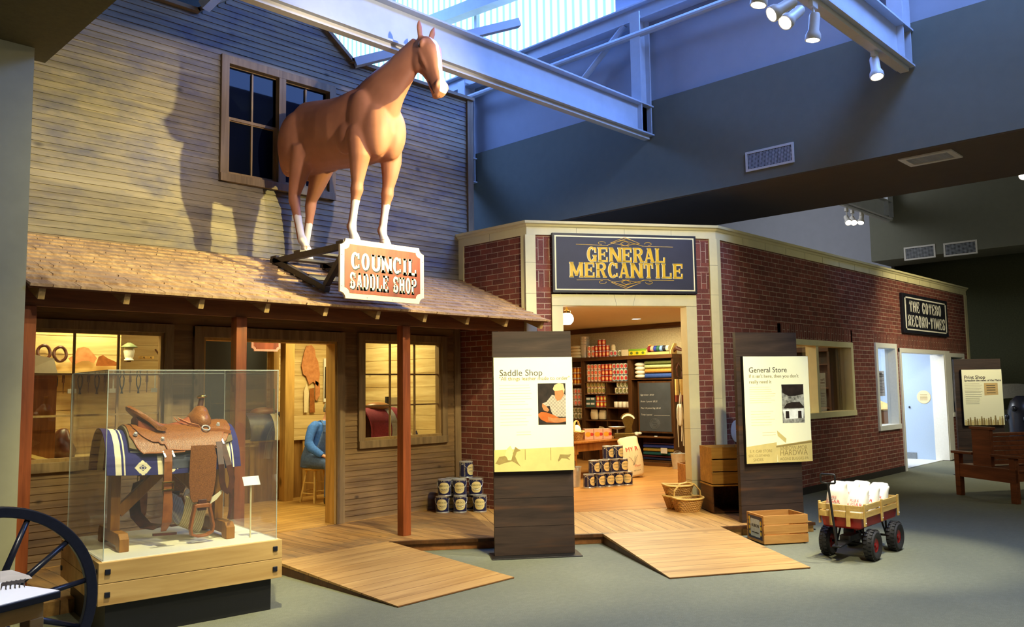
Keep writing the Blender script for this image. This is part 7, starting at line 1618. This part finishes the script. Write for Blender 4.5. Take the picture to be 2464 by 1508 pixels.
for s in (-1, 1):
    mb = MB(); mb.strap([(.14, s*.085, .93), (.125, s*.10, 1.02), (.06, s*.11, 1.085), (-.03, s*.10, 1.06), (-.115, s*.05, .92), (-.14, s*.02, .75)], .034, .006, (0, 1, 0)); mb.build('overall_strap', M['denim'], man)
    mb = MB(); mb.loft([ering((x, s*.142+.0, z), (0, 1, 0), w, (0, 0, 1), h_, 16, 2.4) for x, z, w, h_ in ((.345, .05, .03, .045), (.38, .06, .046, .06), (.43, .058, .047, .058), (.48, .045, .05, .044), (.54, .036, .05, .035), (.585, .03, .036, .026))]); mb.build('shoe', M['boot'], man, smooth=True)
    mb = MB(); mb.ball((.152, s*.03, 1.25), (.012, .013, .010), 10, 6); mb.build('eye', M['horse_dark'], man, smooth=True)
mb = MB(); mb.loft([ering((x, 0, z), (1, 0, 0), d, (0, 1, 0), w, 16, 2.2) for x, z, d, w in ((.13, 1.04, .025, .03), (.13, 1.09, .045, .055), (.115, 1.14, .07, .07), (.105, 1.185, .078, .076), (.10, 1.205, .07, .07))]); remeshed(mb, 'beard', M['beard'], man, .009, 3)
mb = MB(); mb.loft([ering((x, 0, z), (1, 0, 0), d, (0, 1, 0), w, 16, 2.2) for x, z, d, w in ((.02, 1.19, .05, .066), (.03, 1.25, .075, .083), (.045, 1.31, .09, .080), (.055, 1.35, .07, .06), (.06, 1.368, .03, .03))]); remeshed(mb, 'hair', M['beard'], man, .009, 3)
mb = MB(); mb.tube([(.145, -.05, 1.213), (.17, -.02, 1.205), (.175, 0, 1.203), (.17, .02, 1.205), (.145, .05, 1.213)], [.006, .010, .009, .010, .006], 8); mb.build('moustache', M['beard'], man, smooth=True)

for ch in kids(man):                          # the torso leans towards his left
    for v in ch.data.vertices:
        if v.co.z > .62 and (v.co.x < .36): v.co.y += .26*(v.co.z-.62); v.co.x += .10*(v.co.z-.62)
# ---------------------------------------------------------------- ceiling fittings
M['spot_glow'] = emit('spot_glow', (1, .95, .80), 14.0)
def track_head(label, lens, aim, ztrack, group):
    lens = Vector(lens); a = (Vector(aim)-lens).normalized(); o = thing('track_light', label, 'track light', lens, 0, group)
    back = -a*.21; up_ = Vector((0, 0, 1)); Fm = frame((0, 0, 0), a.cross(Vector((.3, .2, 1))), None, a)
    mb = MB(Fm); mb.lathe([(0, -.24), (.04, -.24), (.047, -.22), (.047, -.09), (.066, -.05), (.069, -.012), (.066, 0), (.058, 0), (.05, -.03), (0, -.035)], 24); mb.build('housing', M['track_white'], o, smooth='auto')
    mb = MB(Fm); mb.lathe([(0, .014), (.03, .011), (.052, -.004), (.056, -.02)], 20); mb.build('lamp', M['spot_glow'], o, smooth=True)
    top = Vector((back.x*.7, back.y*.7, ztrack-lens.z)); mid = back*.72
    mb = MB(); mb.bar(mid, (mid.x, mid.y, top.z-.05), .016, .03); mb.build('yoke', M['track_white'], o, bevel=.002)
    mb = MB(); mb.box(mid.x-.055, mid.x+.055, mid.y-.022, mid.y+.022, top.z-.07, top.z); mb.build('adapter', M['track_white'], o, bevel=.004)
    return o
g = 'track lights above the hall'
for px, py, aim, lab in ((1822, 14, (5.5, 3.6, 1), 'leftmost track light of the cluster, cut by the top edge'), (1853, 36, (4.4, 4.4, 3.2), 'second bright track light of the cluster at the top'), (1886, 56, (4.8, 3.6, 3.2), 'brightest track light at the bottom of the top cluster'), (1953, 98, (6.9, 3.3, 2.0), 'track light hanging straight down right of the cluster'), (2108, 186, (7.9, 2.6, 2.5), 'lone angled track light near the end of the steel beam')):
    q = oy(px, py, 3.0); track_head(lab, (q.x, 2.99, q.z), aim, 4.975, g)
for px, aim, lab in ((2042, (13, 4.0, 1), 'left bright lamp of the distant trio above the brick wall'), (2055, (13.5, 4.5, 2), 'middle lamp of the distant trio above the brick wall'), (2071, (14.5, 6.2, 1), 'right lamp of the distant trio above the brick wall')):
    q = oy(px, 536, 6.5); track_head(lab, (q.x, 6.5, q.z), aim, 5.09, g)
q = od(2461, 424, 12.5); track_head('single glaring track light at the right edge of the picture', q, q+Vector((-.75, .25, -.45)), q.z+.35, g)
mb = MB(); mb.bar((q.x-1.2, q.y+.1, q.z+.37), (q.x+2, q.y+.1, q.z+.37), .05, .04); tag(mb.build('lighting_track', M['track_white']), 'white lighting track at the far right edge', 'lighting track', None, 'structure')
def vent(label, Fm, w, h, nx, nz, fw=.028):
    o = thing('air_vent', label, 'air vent', (0, 0, 0), 0, 'wall air vents'); mb = MB(Fm)
    mb.box(0, w, 0, fw, 0, .015); mb.box(0, w, h-fw, h, 0, .015); mb.box(0, fw, fw, h-fw, 0, .015); mb.box(w-fw, w, fw, h-fw, 0, .015); mb.build('frame', M['track_white'], o)
    mb = MB(Fm); mb.box(fw, w-fw, fw, h-fw, 0, .003); mb.build('dark_core', M['black'], o)
    mb = MB(Fm)
    for i in range(1, nx): x = fw+(w-2*fw)*i/nx; mb.box(x-.0016, x+.0016, fw, h-fw, .003, .010)
    for i in range(1, nz): z = fw+(h-2*fw)*i/nz; mb.box(fw, w-fw, z-.002, z+.002, .004, .0105)
    tag(mb.build('grille', M['steel'], o), kind='stuff'); return o
vent('large white air vent on the grey bulkhead', frame((9.35, 4.955, 4.238), (0, -1, 0), (0, 0, 1)), .635, .25, 30, 12)
for (xa, ya), (xb, yb), lab in (((2175, 598), (2252, 619), 'left vent of the pair on the far dark bulkhead'), ((2270, 588), (2353, 608), 'right vent of the pair on the far dark bulkhead')):
    a, b = ox(xa, ya, 18.8), ox(xb, yb, 18.8); vent(lab, frame((18.8, a.y, a.z-.27), (0, -1, 0), (0, 0, 1)), a.y-b.y, .29, 24, 8, .035)
a, b = oz(2192, 399, 4.085), oz(2286, 398, 4.085); vent('square ceiling vent under the bulkhead', frame((a.x, a.y, 4.085), (0, -1, 0), None, (0, 0, -1)), .55, .42, 8, 12, .06)

# ---------------------------------------------------------------- print shop bits and the far right corner
q = ox(2223, 955, 18.0); mb = MB(frame((17.998, q.y, q.z), (0, -1, 0), (0, 0, 1))); mb.lathe([(0, .008), (.13, .008), (.135, 0)], 28); o = tag(mb.build('round_notice', M['sack']), 'round cream notice fixed to the pale blue print shop wall', 'notice')
mb = MB(frame((17.998, q.y, q.z), (0, -1, 0), (0, 0, 1)))
for k in range(5): mb.box(-.07, .07, -.06+.026*k, -.05+.026*k, .0085, .009)
tag(mb.build('printed_lines', M['board_tan_dark'], o), kind='stuff')
q = ox(2189, 979, 18.0); mb = MB(); mb.ball((17.985, q.y, q.z), .02, 8, 6); simple('black_stud', 'small black stud on the pale blue print shop wall', 'stud', mb, M['black'])
a, b = oy(2110, 892, YB+.3), oy(2130, 952, YB+.3); o = thing('newspaper', 'newspaper page hanging in the narrow print shop window', 'newspaper', (a.x, YB+.3, b.z)); w_, h_ = b.x-a.x, a.z-b.z
mb = MB(); mb.box(0, w_, 0, .004, 0, h_); mb.build('page', M['white_paint'], o)
for k in range(14):
    z = h_*(.93-.06*k); hh = .02 if k < 3 else .008; mb = MB(); mb.box(w_*.12, w_*(.9 if k % 3 else .7), -.0015, 0, z-hh, z); mb.build('printed_line', M['ink'], o)
a = oy(2125, 1010, YB+.55); o = thing('type_cabinet', 'wooden sloping type cabinet behind the narrow print shop window', 'cabinet', (a.x, YB+.45, 0))
mb = MB(frame((0, 0, 0), (0, 1, 0), (0, 0, 1))); mb.prism([(0, .012), (.9, .012), (.9, 1.45), (0, 1.05)], -.5, .45); mb.build('body', M['table_wood'], o); mb = MB(frame((-.0, 0, 0), (0, 1, 0), (0, 0, 1))); mb.prism([(-.02, 1.06), (.9, 1.465), (.9, 1.49), (-.02, 1.085)], -.52, .47); mb.build('sloping_top', M['light_wood'], o)
q = od(2470, 1100, 15.2); o = thing('printing_press', 'black iron machine standing in the dark corner behind the bench', 'machine', (q.x, q.y, 0))
mb = MB(); mb.loft([ering((0, 0, z), (1, 0, 0), r, (0, 1, 0), r, 20, 2.3) for z, r in ((0, .34), (.3, .30), (.6, .24), (1.0, .26), (1.2, .2), (1.3, .1))]); mb.build('body', M['black_gloss'], o, smooth=True)
for k in range(9):
    a = 2*PI*k/9; mb = MB(); mb.ball((.27*math.cos(a), .27*math.sin(a), .95+.12*math.sin(k*2)), .05, 10, 7); mb.build('knob', M['black_gloss'], o, smooth=True)
q = od(2445, 1000, 16.5); o = thing('display_hood', 'pale grey rounded hood in the dark corner behind the Print Shop panel', 'hood', (q.x, q.y, 0), math.radians(-46))
mb = MB(); A = [(.95*math.cos(a), 1.0+.52*math.sin(a)) for a in np.linspace(0, PI, 20)]; mb.loft([[(x, y, z) for x, z in A]+[(x*.8, y, .95+(z-1.0)*.55) for x, z in A[::-1]] for y in (0, .5)]); mb.build('arched_hood', plain('hood_grey', srgb(150, 148, 140), .4), o, smooth='auto')
mb = MB(); mb.box(-.95, .95, .02, .48, 0, 1.0); mb.build('base', plain('hood_base', srgb(70, 68, 56), .6), o)
